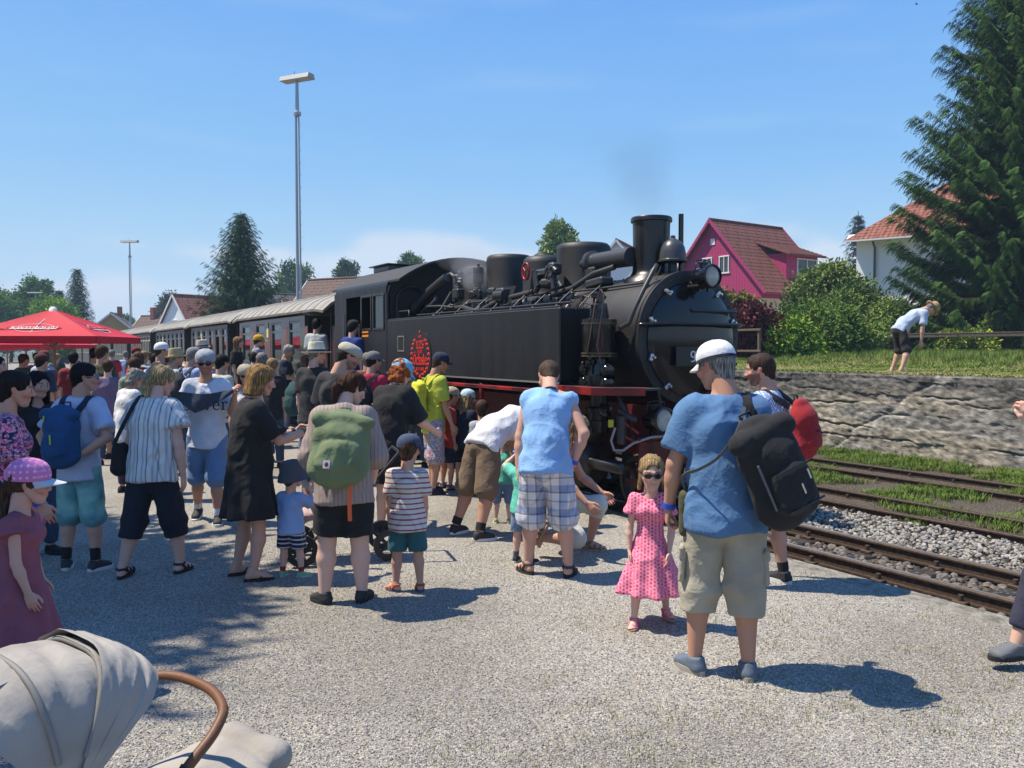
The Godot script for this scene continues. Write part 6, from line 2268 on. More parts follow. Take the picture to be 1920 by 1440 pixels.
# ---------------------------------------------------------------- houses, masts, parasols
# own axes: ridge along x, gable ends at +-w/2; front eave towards +z
func house(label: String, at: Vector3, yaw: float, w: float, d: float, eave: float, ridge: float, wall: Material, roof: Material, wins: Array, opt := {}) -> Node3D:
	var T := thing("house", label, "house", at, yaw)
	var hip: float = opt.get("hip", 0.0)
	var m := MB.new()
	var lowm: Material = opt.get("low_wall", null)
	var split: float = opt.get("split", 0.0)
	var walls := [[split, eave, wall]] if lowm == null else [[split, eave, wall], [0.0, split, lowm]]
	for q in walls:
		m = MB.new()
		m.box(Vector3(0, (q[0] + q[1]) * 0.5 - (0.5 if q[0] == 0.0 else 0.0), 0), Vector3(w - (0.1 if q[2] == lowm else 0.0), q[1] - q[0] + (1.0 if q[0] == 0.0 else 0.0), d - (0.1 if q[2] == lowm else 0.0)))
		if q[2] == wall and hip == 0.0:
			for s in [-1.0, 1.0]:
				m.prism(PackedVector2Array([Vector2(-d * 0.5, eave), Vector2(d * 0.5, eave), Vector2(0, ridge - 0.05)]), -0.2, Transform3D(Basis(Vector3(0, 0, -s), Vector3.UP, Vector3(s, 0, 0)), Vector3(s * w * 0.5, 0, 0)))
		part("wall", m, q[2], T)
	# roof slopes in courses, each a step proud of the one above
	var oh: float = opt.get("over", 0.45)
	var run := d * 0.5 + oh
	var drop := (ridge - eave) / (d * 0.5) * oh
	var rows: int = opt.get("rows", 16)
	var th := 0.12
	m = MB.new()
	for s in [-1.0, 1.0]:
		for i in rows:
			var t0 := i / float(rows)
			var t1 := (i + 1.0) / rows
			var a := Vector3(0, lerpf(ridge, eave - drop, t0), s * run * t0)
			var b := Vector3(0, lerpf(ridge, eave - drop, t1) + 0.03, s * run * t1)
			var x0 := w * 0.5 + oh * 0.6 - hip * (1.0 - t0)
			var x1 := w * 0.5 + oh * 0.6 - hip * (1.0 - t1)
			m.quad(a + Vector3(-x0, 0, 0), a + Vector3(x0, 0, 0), b + Vector3(x1, 0, 0), b + Vector3(-x1, 0, 0), Vector3(0, 1, s))
			m.quad(b + Vector3(-x1, 0, 0), b + Vector3(x1, 0, 0), b + Vector3(x1, -0.06, 0), b + Vector3(-x1, -0.06, 0), Vector3(0, 0, s))
		if hip > 0.0:
			for e in [-1.0, 1.0]:
				for i in rows:
					var t0 := i / float(rows)
					var t1 := (i + 1.0) / rows
					var x0: float = e * (w * 0.5 + oh * 0.6 - hip * (1.0 - t0))
					var x1: float = e * (w * 0.5 + oh * 0.6 - hip * (1.0 - t1))
					var y0 := lerpf(ridge, eave - drop, t0)
					var y1 := lerpf(ridge, eave - drop, t1) + 0.03
					m.quad(Vector3(x0, y0, -run * t0), Vector3(x0, y0, run * t0), Vector3(x1, y1, run * t1), Vector3(x1, y1, -run * t1), Vector3(e, 1, 0))
	var rf := part("roof", m, roof, T)
	m = MB.new()
	m.tube([Vector3(-w * 0.5 - oh * 0.6 + hip, ridge + 0.02, 0), Vector3(w * 0.5 + oh * 0.6 - hip, ridge + 0.02, 0)], 0.11, 8)
	part("ridge_tiles", m, roof, rf)
	m = MB.new()
	var xe := w * 0.5 + oh * 0.6
	for s in [-1.0, 1.0]:
		if hip == 0.0:
			for e in [-1.0, 1.0]:
				m.bar(Vector3(e * (xe + 0.03), ridge - 0.06, 0), Vector3(e * (xe + 0.03), eave - drop - 0.06, s * run), 0.06, 0.2)
		m.bar(Vector3(-xe, eave - drop - 0.06, s * (run + 0.03)), Vector3(xe, eave - drop - 0.06, s * (run + 0.03)), 0.1, 0.1)
		m.quad(Vector3(-xe, eave - drop - 0.07, s * run), Vector3(xe, eave - drop - 0.07, s * run), Vector3(xe, eave - 0.07, s * d * 0.49), Vector3(-xe, eave - 0.07, s * d * 0.49), Vector3(0, -1, 0))
	part("trim", m, opt.get("trim", mats["trim white"]), rf)
	# windows: [face, across, height of the middle, wide, tall]; faces +x -x +z -z
	for q in wins:
		var b: Basis
		var o: Vector3
		match q[0]:
			"+x": b = Basis(Vector3(0, 0, -1), Vector3.UP, Vector3(1, 0, 0)); o = Vector3(w * 0.5, 0, 0)
			"-x": b = Basis(Vector3(0, 0, 1), Vector3.UP, Vector3(-1, 0, 0)); o = Vector3(-w * 0.5, 0, 0)
			"+z": b = Basis.IDENTITY; o = Vector3(0, 0, d * 0.5)
			_: b = Basis(Vector3(-1, 0, 0), Vector3.UP, Vector3(0, 0, -1)); o = Vector3(0, 0, -d * 0.5)
		window(T, Transform3D(b, o + b * Vector3(q[1], q[2], 0)), q[3], q[4])
	if opt.has("chimney"):
		m = MB.new()
		m.box(Vector3(opt.chimney, ridge + 0.3, 0.3), Vector3(0.6, 1.6, 0.6), Basis.IDENTITY, 0.02)
		part("chimney", m, opt.get("chimney_mat", mats["brick red"]), rf)
	return T

func window(T: Node, xf: Transform3D, ww: float, hh: float) -> void:
	var m := MB.new()
	for e in [[0.0, hh * 0.5, ww + 0.12, 0.09], [0.0, -hh * 0.5, ww + 0.2, 0.1], [-ww * 0.5, 0.0, 0.09, hh], [ww * 0.5, 0.0, 0.09, hh], [0.0, 0.0, 0.07, hh]]:
		m.box(xf * Vector3(e[0], e[1], 0.03), Vector3(e[2], e[3], 0.1), xf.basis, 0.01)
	var o := part("window", m, mats["trim white"], T)
	m = MB.new()
	m.box(xf * Vector3(0, 0, 0.015), Vector3(ww, hh, 0.02), xf.basis)
	part("pane", m, mats["house glass"], o)

func houses() -> void:
	mat("trim white", lin(0.7, 0.69, 0.66), 0.6)
	mat("house glass", lin(0.04, 0.05, 0.06), 0.06)
	var brick := mat("brick red", lin(0.3, 0.1, 0.06), 0.9)
	var stripes := noise_tex(0.02, 128, [[0.0, Color(0.6, 0.6, 0.6)], [1.0, Color(1, 1, 1)]], 61, 4)
	var roof := func(key: String, c: Color) -> StandardMaterial3D:
		var m := mat(key, c, 0.85)
		m.albedo_texture = stripes
		m.normal_enabled = true
		m.normal_texture = tile_bump()
		tri_map(m, 0.9)
		return m
	var red_r: StandardMaterial3D = roof.call("red brown tiles", lin(0.27, 0.085, 0.05))
	var orange_r: StandardMaterial3D = roof.call("orange tiles", lin(0.38, 0.13, 0.075))
	var brown_r: StandardMaterial3D = roof.call("brown tiles", lin(0.2, 0.12, 0.085))
	var grey_r: StandardMaterial3D = roof.call("grey tiles", lin(0.14, 0.13, 0.125))
	var pink := mat("magenta boards", lin(0.36, 0.022, 0.11), 0.7)
	pink.normal_enabled = true
	pink.normal_texture = board_bump()
	pink.uv1_triplanar = true
	pink.uv1_scale = Vector3(0.5, 0.5, 0.5)
	var white := mat("white render", lin(0.86, 0.85, 0.82), 0.9)
	var cream := mat("pale render", lin(0.55, 0.5, 0.42), 0.9)
	var ochre := mat("ochre render", lin(0.42, 0.27, 0.09), 0.9)
	var P := house("magenta boarded house with red brown tiled roof and dormer, behind the shrubs", Vector3(17.75, 1.2, -63.0), 0.6, 7.4, 8.8, 5.3, 10.1, pink, red_r, [["-x", -0.5, 6.75, 0.85, 1.2], ["-x", 1.1, 6.75, 0.85, 1.2], ["+z", -1.6, 3.0, 0.8, 1.5], ["+z", 1.5, 3.0, 0.8, 1.5]], {"low_wall": cream, "split": 4.2, "over": 0.7, "trim": pink, "rows": 20})
	# dormer with a lean-to roof, on the slope towards the ramp
	var m := MB.new()
	m.box(Vector3(1.3, 6.4, 2.5), Vector3(3.6, 2.3, 3.0))
	var dm := part("dormer", m, pink, P)
	m = MB.new()
	var slope := Basis(Vector3.RIGHT, 0.36)
	m.box(Vector3(1.3, 8.05, 2.75), Vector3(4.3, 0.14, 3.8), slope, 0.02)
	for i in 10:
		m.box(Vector3(1.3, 8.05, 2.75) + slope * Vector3(0, 0.075, 1.8 - i * 0.4), Vector3(4.3, 0.05, 0.06), slope, 0.01)
	part("dormer_roof", m, red_r, dm)
	window(P, Transform3D(Basis.IDENTITY, Vector3(1.8, 6.6, 4.0)), 2.2, 1.2)
	m = MB.new()
	m.box(Vector3(-3.72, 8.5, 0), Vector3(0.06, 0.45, 0.4))
	part("lamp_box", m, mats["trim white"], P)
	house("white rendered house with red hipped roof, behind the huge spruce", Vector3(29.0, 1.0, -51.5), -0.66, 12.0, 10.0, 8.0, 11.2, white, orange_r, [["+z", 1.5, 5.0, 1.2, 1.4], ["+z", 1.5, 2.2, 1.2, 1.4]], {"hip": 4.2, "over": 0.8, "rows": 18})
	m = MB.new()
	m.tube([Vector3(-4.9, 7.3, 5.6), Vector3(-4.9, 7.0, 5.15), Vector3(-4.9, 0, 5.12)], 0.07, 8)
	part("downpipe", m, mat("zinc", lin(0.12, 0.11, 0.12), 0.5, 0.4), get_node("house_001"))
	house("low red roofed house between the magenta and the white house", Vector3(24.0, 1.0, -75.0), 0.2, 14.0, 8.0, 5.5, 8.3, cream, red_r, [], {"rows": 10})
	house("ochre house with brown gable roof behind the parasols", Vector3(-53.5, 0, -112.0), 1.9, 9.0, 6.6, 3.8, 6.6, ochre, brown_r, [["+x", -0.6, 4.4, 0.8, 1.0], ["+x", 0.4, 4.4, 0.8, 1.0], ["+x", 1.5, 1.9, 0.8, 1.0]], {"rows": 8, "chimney": 2.0})
	house("brown roofed house with skylight beyond the far lamp mast", Vector3(-46.5, 0, -110.0), -0.35, 6.2, 7.0, 3.0, 6.3, white, brown_r, [["+x", 0.0, 4.2, 0.8, 1.0]], {"rows": 9, "chimney": -1.0})
	house("low grey roofed house left of the far lamp mast", Vector3(-52.0, 0, -120.0), 0.3, 7.0, 6.0, 3.2, 5.2, cream, grey_r, [], {"rows": 6})
	house("small brown roofed house below the dark round tree", Vector3(-43.5, 0, -115.0), 0.9, 5.0, 6.0, 4.4, 6.6, cream, brown_r, [["+x", 0.0, 4.0, 0.9, 0.9]], {"rows": 7})
	house("white gabled house with orange tiled roof left of the dark spruce", Vector3(-33.6, 0, -90.0), 0.95, 6.5, 5.6, 4.2, 7.6, white, orange_r, [["-x", 0.0, 4.4, 0.8, 1.0]], {"rows": 14})
	house("grey roofed house half hidden by the dark spruce", Vector3(-27.2, 0, -92.0), 0.5, 6.0, 7.0, 5.0, 8.0, cream, grey_r, [["+z", 0.0, 3.6, 1.0, 1.2]], {"rows": 10})
	house("brick fronted house right of the tall lamp mast", Vector3(-21.5, 0, -88.0), 0.35, 5.0, 6.0, 6.0, 7.0, brick, orange_r, [["+z", 0.5, 5.2, 0.9, 0.9]], {"rows": 8, "chimney": -0.8})
	house("brown tiled gable house above the first carriage roof", Vector3(-16.0, 0, -76.0), -0.5, 6.4, 5.6, 5.2, 8.3, brick, brown_r, [["-x", -0.6, 5.6, 0.6, 1.1], ["-x", 0.6, 5.6, 0.6, 1.1]], {"rows": 12})
	house("distant gable with orange tiles seen between dome and chimney", Vector3(10.8, 0, -78.0), 1.2, 8.0, 4.4, 9.0, 11.6, white, orange_r, [], {"rows": 8})

func tile_bump() -> Texture2D:
	if not mats.has("tile bump"):
		var im := Image.create(128, 128, false, Image.FORMAT_RGB8)
		for y in 128:
			for x in 128:
				var u := fmod(x / 128.0 * 4.0, 1.0)
				var h := 0.5 + 0.5 * sin(u * TAU)
				im.set_pixel(x, y, Color(h, h, h))
		im.bump_map_to_normal_map(5.0)
		mats["tile bump"] = ImageTexture.create_from_image(im)
	return mats["tile bump"]

func board_bump() -> Texture2D:
	if not mats.has("board bump"):
		var im := Image.create(128, 128, false, Image.FORMAT_RGB8)
		for y in 128:
			for x in 128:
				var u := fmod(x / 128.0 * 8.0, 1.0)
				var h := 0.2 if u < 0.12 else 0.8
				im.set_pixel(x, y, Color(h, h, h))
		im.bump_map_to_normal_map(4.0)
		mats["board bump"] = ImageTexture.create_from_image(im)
	return mats["board bump"]

func lamp_mast(label: String, at: Vector3, h: float, wide: float, yaw: float, lit := true) -> void:
	var T := thing("lamp_mast", label, "lamp post", at, yaw, "tall floodlight masts")
	var zinc := mat("galvanised", lin(0.42, 0.43, 0.45), 0.45, 0.5)
	var m := MB.new()
	m.tube([Vector3(-0.06, 0, 0), Vector3(-0.06, h - 1.1, 0)], [0.065, 0.042], 10)
	m.tube([Vector3(0.075, 0, 0), Vector3(0.06, h - 1.1, 0)], [0.036, 0.028], 8)
	m.tube([Vector3(0, h - 1.15, 0), Vector3(0, h, 0)], [0.07, 0.05], 8)
	m.lathe([Vector2(0.05, h - 1.2), Vector2(0.13, h - 1.15), Vector2(0.13, h - 1.05), Vector2(0.05, h - 1.0)], 10)
	part("pole", m, zinc, T)
	m = MB.new()
	for i in 24:
		m.tube([Vector3(0.08, h - 1.5 - i * 0.42, 0), Vector3(0.14, h - 1.5 - i * 0.42, 0), Vector3(0.15, h - 1.46 - i * 0.42, 0)], 0.008, 4)
	part("rungs", m, zinc, T)
	m = MB.new()
	m.prism(PackedVector2Array([Vector2(-0.2, 0), Vector2(0.2, 0), Vector2(0.14, 0.16), Vector2(-0.14, 0.16)]), wide, Transform3D(Basis(Vector3(0, 0, 1), Vector3.UP, Vector3(-1, 0, 0)), Vector3(wide * 0.5, h + 0.02, 0)))
	var f := part("floodlight", m, mat("fitting", lin(0.4, 0.4, 0.36), 0.5), T)
	m = MB.new()
	m.box(Vector3(0, h + 0.01, 0), Vector3(wide * 0.94, 0.012, 0.34))
	part("cover", m, mat("cover", lin(0.5, 0.5, 0.52), 0.3), f)
	m = MB.new()
	m.tube([Vector3(-0.1, h + 0.18, 0), Vector3(-0.1, h + 0.34, 0)], 0.015, 5)
	part("rod", m, zinc, f)

func parasol(label: String, at: Vector3, yaw: float, half: float, low: float, top: float, text: bool) -> void:
	var T := thing("parasol", label, "parasol", at, yaw, "red market parasols")
	var red := mats["parasol red"] as StandardMaterial3D
	var m := MB.new()
	var apex := Vector3(0, top, 0)
	var valance := MB.new()
	for k in 4:
		var b := Basis(Vector3.UP, k * PI / 2)
		var rows: Array = []
		for j in 7:
			var t := j / 6.0
			var row: Array = []
			for i in 9:
				var q := lerpf(-1.0, 1.0, i / 8.0)
				var y := lerpf(top, low, t) - 0.06 * sin(t * PI) * (1.0 - q * q)
				row.append(b * Vector3(q * half * t, y, half * t))
			rows.append(row)
		m.sheet(rows, true)
		var v0: Array = []
		var v1: Array = []
		for i in 9:
			var q := lerpf(-1.0, 1.0, i / 8.0)
			v0.append(b * Vector3(q * half, low, half + 0.004))
			v1.append(b * Vector3(q * half, low - 0.14, half - 0.015))
		valance.sheet([v0, v1], true)
	var c := part("canopy", m, red, T)
	part("valance", valance, red, c)
	m = MB.new()
	m.lathe([Vector2(0.1, top - 0.06), Vector2(0.07, top + 0.02), Vector2(0.03, top + 0.05), Vector2(0, top + 0.055)], 12)
	part("cap", m, mats["trim white"], T)
	m = MB.new()
	m.tube([Vector3(0, 0, 0), Vector3(0, top, 0)], 0.035, 10)
	part("pole", m, mat("parasol pole", lin(0.3, 0.27, 0.25), 0.5), T)
	for k in 8:
		m = MB.new()
		var a := k * PI / 4
		var r := half * (1.0 if k % 2 == 0 else 1.414)
		var e := Basis(Vector3.UP, a) * Vector3(0, 0, r)
		m.bar(Vector3(0, top - 0.07, 0), Vector3(e.x, low - 0.03, e.z) * Vector3(0.98, 1, 0.98), 0.025, 0.03)
		m.bar(Vector3(0, low - 0.25, 0), Vector3(e.x * 0.5, lerpf(top, low, 0.5) - 0.1, e.z * 0.5), 0.018, 0.018)
		part("rib", m, mats["parasol pole"], T)
	m = MB.new()
	m.box(Vector3(0, 0.04, 0), Vector3(0.7, 0.08, 0.7), Basis.IDENTITY, 0.02)
	part("base", m, mats["parasol pole"], T)
	if text:
		var sl := atan2(top - low, half)
		var pale := mat("parasol print", lin(0.75, 0.7, 0.66), 0.8)
		var st := 0.68
		for k in 4:
			var b := Basis(Vector3.UP, k * PI / 2)
			var tb := b * Basis(Vector3.RIGHT, -PI / 2 + sl)
			var p := b * Vector3(0, lerpf(top, low, st) - 0.02, half * st)
			m = MB.new()
			var n := tb.z
			m.box(p + n * 0.0, Vector3(0.92, 0.13, 0.014), tb)
			for s in [-1.0, 1.0]:
				var arc: Array = []
				for i in 13:
					var a := lerpf(0.35, PI - 0.35, i / 12.0)
					arc.append(p + tb * Vector3(cos(a) * 0.36, s * (0.02 + sin(a) * 0.2), 0.004))
				m.tube(arc, 0.004, 4)
			var pr := part("print", m, pale, c)
			part_mesh("lettering", lettering("SCHUSSENRIEDER", 0.115, 0.006, "Droid Serif", 700), c, Transform3D(tb, p + n * 0.011), red)

func station() -> void:
	houses()
	lamp_mast("tall floodlight mast behind the first carriages", Vector3(-7.3, 0, -28.5), 10.95, 1.2, -0.42)
	lamp_mast("distant floodlight mast above the end of the train", Vector3(-30.3, 0, -66.0), 10.3, 1.4, -0.1)
	lamp_mast("farthest floodlight mast in front of the left trees", Vector3(-66.0, 0, -115.0), 9.6, 2.0, 0.0)
	var red := mat("parasol red", lin(0.5, 0.012, 0.03), 0.75)
	red.backlight_enabled = true
	red.backlight = Color(0.5, 0.04, 0.06)
	parasol("large red parasol with pale brewery print, nearest of the row", Vector3(-9.95, 0, -18.0), 0.12, 1.38, 2.12, 2.72, true)
	parasol("red parasol partly hidden below the large parasol", Vector3(-17.6, 0, -30.0), 0.12, 1.75, 2.02, 2.42, true)
	parasol("third red parasol, low behind the second one", Vector3(-20.6, 0, -36.0), 0.1, 1.8, 2.05, 2.35, true)
	parasol("farthest red parasol, just showing behind the others", Vector3(-25.6, 0, -42.0), 0.1, 1.8, 1.95, 2.25, true)
# ---------------------------------------------------------------- the crowd
const SPORT := Vector3(0.02, 0.02, 0.02)
func print_tex(key: String, n: int, f: Callable) -> Texture2D:
	if not mats.has(key):
		mats[key] = picture(n, n, f)
	return mats[key]

func cl(key: String, r: float, g: float, b: float) -> StandardMaterial3D:
	return cloth(key, lin(r, g, b))

func shoe_m(key: String, r: float, g: float, b: float) -> StandardMaterial3D:
	return mat(key, lin(r, g, b), 0.75)

func worn(label: String, category: String, p: Dictionary, called: String) -> Node3D:  # a thing carried by person p, in that person's own axes
	var o := thing(called, label, category, p.node.position, p.node.rotation.y)
	return o

# a rucksack on the back: wide, tall, deep in metres, top at the shoulders
func rucksack(p: Dictionary, label: String, m: Material, size: Vector3, opt := {}) -> void:
	var T := worn(label, "backpack", p, "backpack")
	var H: float = p.H
	var cb: Basis = p.cb
	var b := cb * Basis.from_euler(opt.get("turn", Vector3.ZERO))
	var dist: float = p.node.position.length()
	var c: Vector3 = p.neck - p.up * (size.y * 0.5 + 0.035 * H) - cb.z * (0.07 * H * p.deep + size.z * 0.5 + 0.012) + cb * opt.get("shift", Vector3.ZERO)
	var cell := clampf(dist * 0.0019, 0.009, 0.025)
	var f := Field.new(Vector3(-1, -1, -1) * 0.62 * size - Vector3.ONE * 0.03, Vector3.ONE * 0.03 + 0.66 * size, cell)
	var R := Vector3.RIGHT
	var h := size * 0.5
	f.bone(Vector3(0, -h.y * 0.72, 0), Vector3(0, h.y * 0.35, 0), h.x * 0.98, h.x * 0.92, 0.03, 0, R, h.z * 0.98, h.z * 0.9)
	f.bone(Vector3(0, h.y * 0.3, 0), Vector3(0, h.y * 0.82, h.z * 0.15), h.x * 0.92, h.x * 0.62, 0.04, 0, R, h.z * 0.85, h.z * 0.5)
	if opt.get("pocket", true):
		f.bone(Vector3(0, -h.y * 0.6, -h.z * 0.75), Vector3(0, -h.y * 0.08, -h.z * 0.7), h.x * 0.72, h.x * 0.66, 0.012, 0, R, h.z * 0.5, h.z * 0.42)
	if opt.get("flap", false):
		f.bone(Vector3(-h.x * 0.8, h.y * 0.7, -h.z * 0.2), Vector3(h.x * 0.8, h.y * 0.7, -h.z * 0.2), h.y * 0.22, h.y * 0.22, 0.015)
	var mb := f.mesh()
	folds(mb, 0.012, 1.2, opt.get("fold", 1.0))
	var xf := Transform3D(b, c)
	var out := MB.new()
	out.add(mb, xf)
	part("bag", out, m, T)
	var sm: Material = opt.get("strap", m)
	for k in 2:
		if opt.get("one_strap", false) and k == 0:
			continue
		var s := 1.0 if k == 0 else -1.0
		var st := MB.new()
		var X := cb.x * s * H
		var sh: Vector3 = p.neck - p.up * 0.02 * H + X * 0.062
		var pts := [c + b * Vector3(s * h.x * 0.45, h.y * 0.75, h.z * 0.8), sh - cb.z * 0.05 * H + p.up * 0.0 * H, sh + p.up * 0.03 * H, sh + cb.z * 0.062 * H - p.up * 0.045 * H, p.chest + X * 0.075 + cb.z * 0.075 * H * p.deep, p.waist.lerp(p.chest, 0.35) + X * 0.1 + cb.z * 0.02 * H, c + b * Vector3(s * h.x * 0.85, -h.y * 0.6, h.z * 0.9)]
		ribbon(st, pts, 0.05, 0.012, cb.z)
		part("strap", st, sm, T)
	var hd := MB.new()
	hd.tube([c + b * Vector3(-0.04, h.y * 0.85, h.z * 0.55), c + b * Vector3(-0.035, h.y + 0.03, h.z * 0.55), c + b * Vector3(0.035, h.y + 0.03, h.z * 0.55), c + b * Vector3(0.04, h.y * 0.85, h.z * 0.55)], 0.008, 6)
	part("handle", hd, sm, T)
	for z in opt.get("zips", []):
		var zp := MB.new()
		zp.tube([c + b * Vector3(z[0] * h.x, z[1] * h.y, -h.z * z[4]), c + b * Vector3(z[2] * h.x, z[3] * h.y, -h.z * z[4])], 0.007, 5)
		part("zip", zp, z[5], T)
	if opt.has("patch"):
		var q: Array = opt.patch
		var pm := MB.new()
		pm.box(c + b * Vector3(q[0] * h.x, q[1] * h.y, -h.z * q[2]), Vector3(0.045, 0.055, 0.006), b)
		var pn := part("patch", pm, mats["trim white"], T)
		var rm := MB.new()
		rm.ball(c + b * Vector3(q[0] * h.x, q[1] * h.y, -h.z * q[2] - 0.003), Vector3(0.014, 0.018, 0.004), b, 8)
		part("mark", rm, mats["loco red"], pn)
	if opt.has("tail"):
		var tm := MB.new()
		ribbon(tm, opt.tail.map(func(e): return c + b * e), 0.028, 0.005, cb.z)
		part("loose_strap", tm, mat("orange webbing", lin(0.75, 0.12, 0.03), 0.8), T)

func ribbon(m: MB, pts: Array, w: float, th: float, face: Vector3) -> void:
	var cv := Curve3D.new()
	for i in pts.size():
		var t: Vector3 = (pts[mini(i + 1, pts.size() - 1)] - pts[maxi(i - 1, 0)]) * 0.18
		cv.add_point(pts[i], -t, t)
	cv.bake_interval = 0.03
	var bp := cv.get_baked_points()
	var a: Array = []
	var b: Array = []
	var c: Array = []
	var d: Array = []
	var sd := Vector3.ZERO
	for i in bp.size():
		var t := (bp[mini(i + 1, bp.size() - 1)] - bp[maxi(i - 1, 0)]).normalized()
		var s := t.cross(face)
		if s.length() < 0.35:
			s = sd if sd != Vector3.ZERO else t.cross(Vector3.UP)
		s = s.normalized()
		if sd != Vector3.ZERO and s.dot(sd) < 0.0: s = -s
		if sd != Vector3.ZERO: s = sd.lerp(s, 0.5).normalized()
		sd = s
		var n := s.cross(t).normalized() * th * 0.5
		a.append(bp[i] - s * w * 0.5 + n); b.append(bp[i] + s * w * 0.5 + n)
		c.append(bp[i] - s * w * 0.5 - n); d.append(bp[i] + s * w * 0.5 - n)
	m.sheet([a, b]); m.sheet([c, d], true); m.sheet([a, c], true); m.sheet([b, d])

func band(p: Dictionary, k: int, m: Material, wide := 0.016) -> void:
	var a: Array = p.A[k]
	var mb := MB.new()
	var q: Vector3 = a[1].lerp(a[2], 0.93)
	var r: float = 0.0185 * p.H
	mb.lathe([Vector2(r, -wide), Vector2(r + 0.004, -wide), Vector2(r + 0.004, wide), Vector2(r, wide)], 14, Transform3D(Basis(a[3].cross(a[4]).normalized() if a[3].cross(a[4]).length() > 0.05 else p.cb.x, a[4], Vector3.ZERO), q) if false else Transform3D(basis_y(a[4]), q))
	part("wristband", mb, m, p.node)

func basis_y(y: Vector3) -> Basis:
	var x := y.cross(Vector3(0.3, 0.1, 0.9)).normalized()
	return Basis(x, y, x.cross(y))

func phone(p: Dictionary, k: int, label: String, c: Color) -> void:
	var xf: Transform3D = p.A[k][5]
	var T := worn(label, "phone", p, "phone")
	var b := xf.basis.orthonormalized()
	var hl := xf.basis.y.length()
	var m := MB.new()
	var at := xf * Vector3(-0.1 if k == 0 else -0.1, -0.75, 0.02)
	m.box(at, Vector3(0.009, 0.15, 0.075), b, 0.004)
	var o := part("case", m, mat("phone " + c.to_html(), c, 0.3), T)
	m = MB.new()
	m.box(at + b.x * -0.005, Vector3(0.002, 0.138, 0.066), b)
	part("screen", m, mats["house glass"], o)

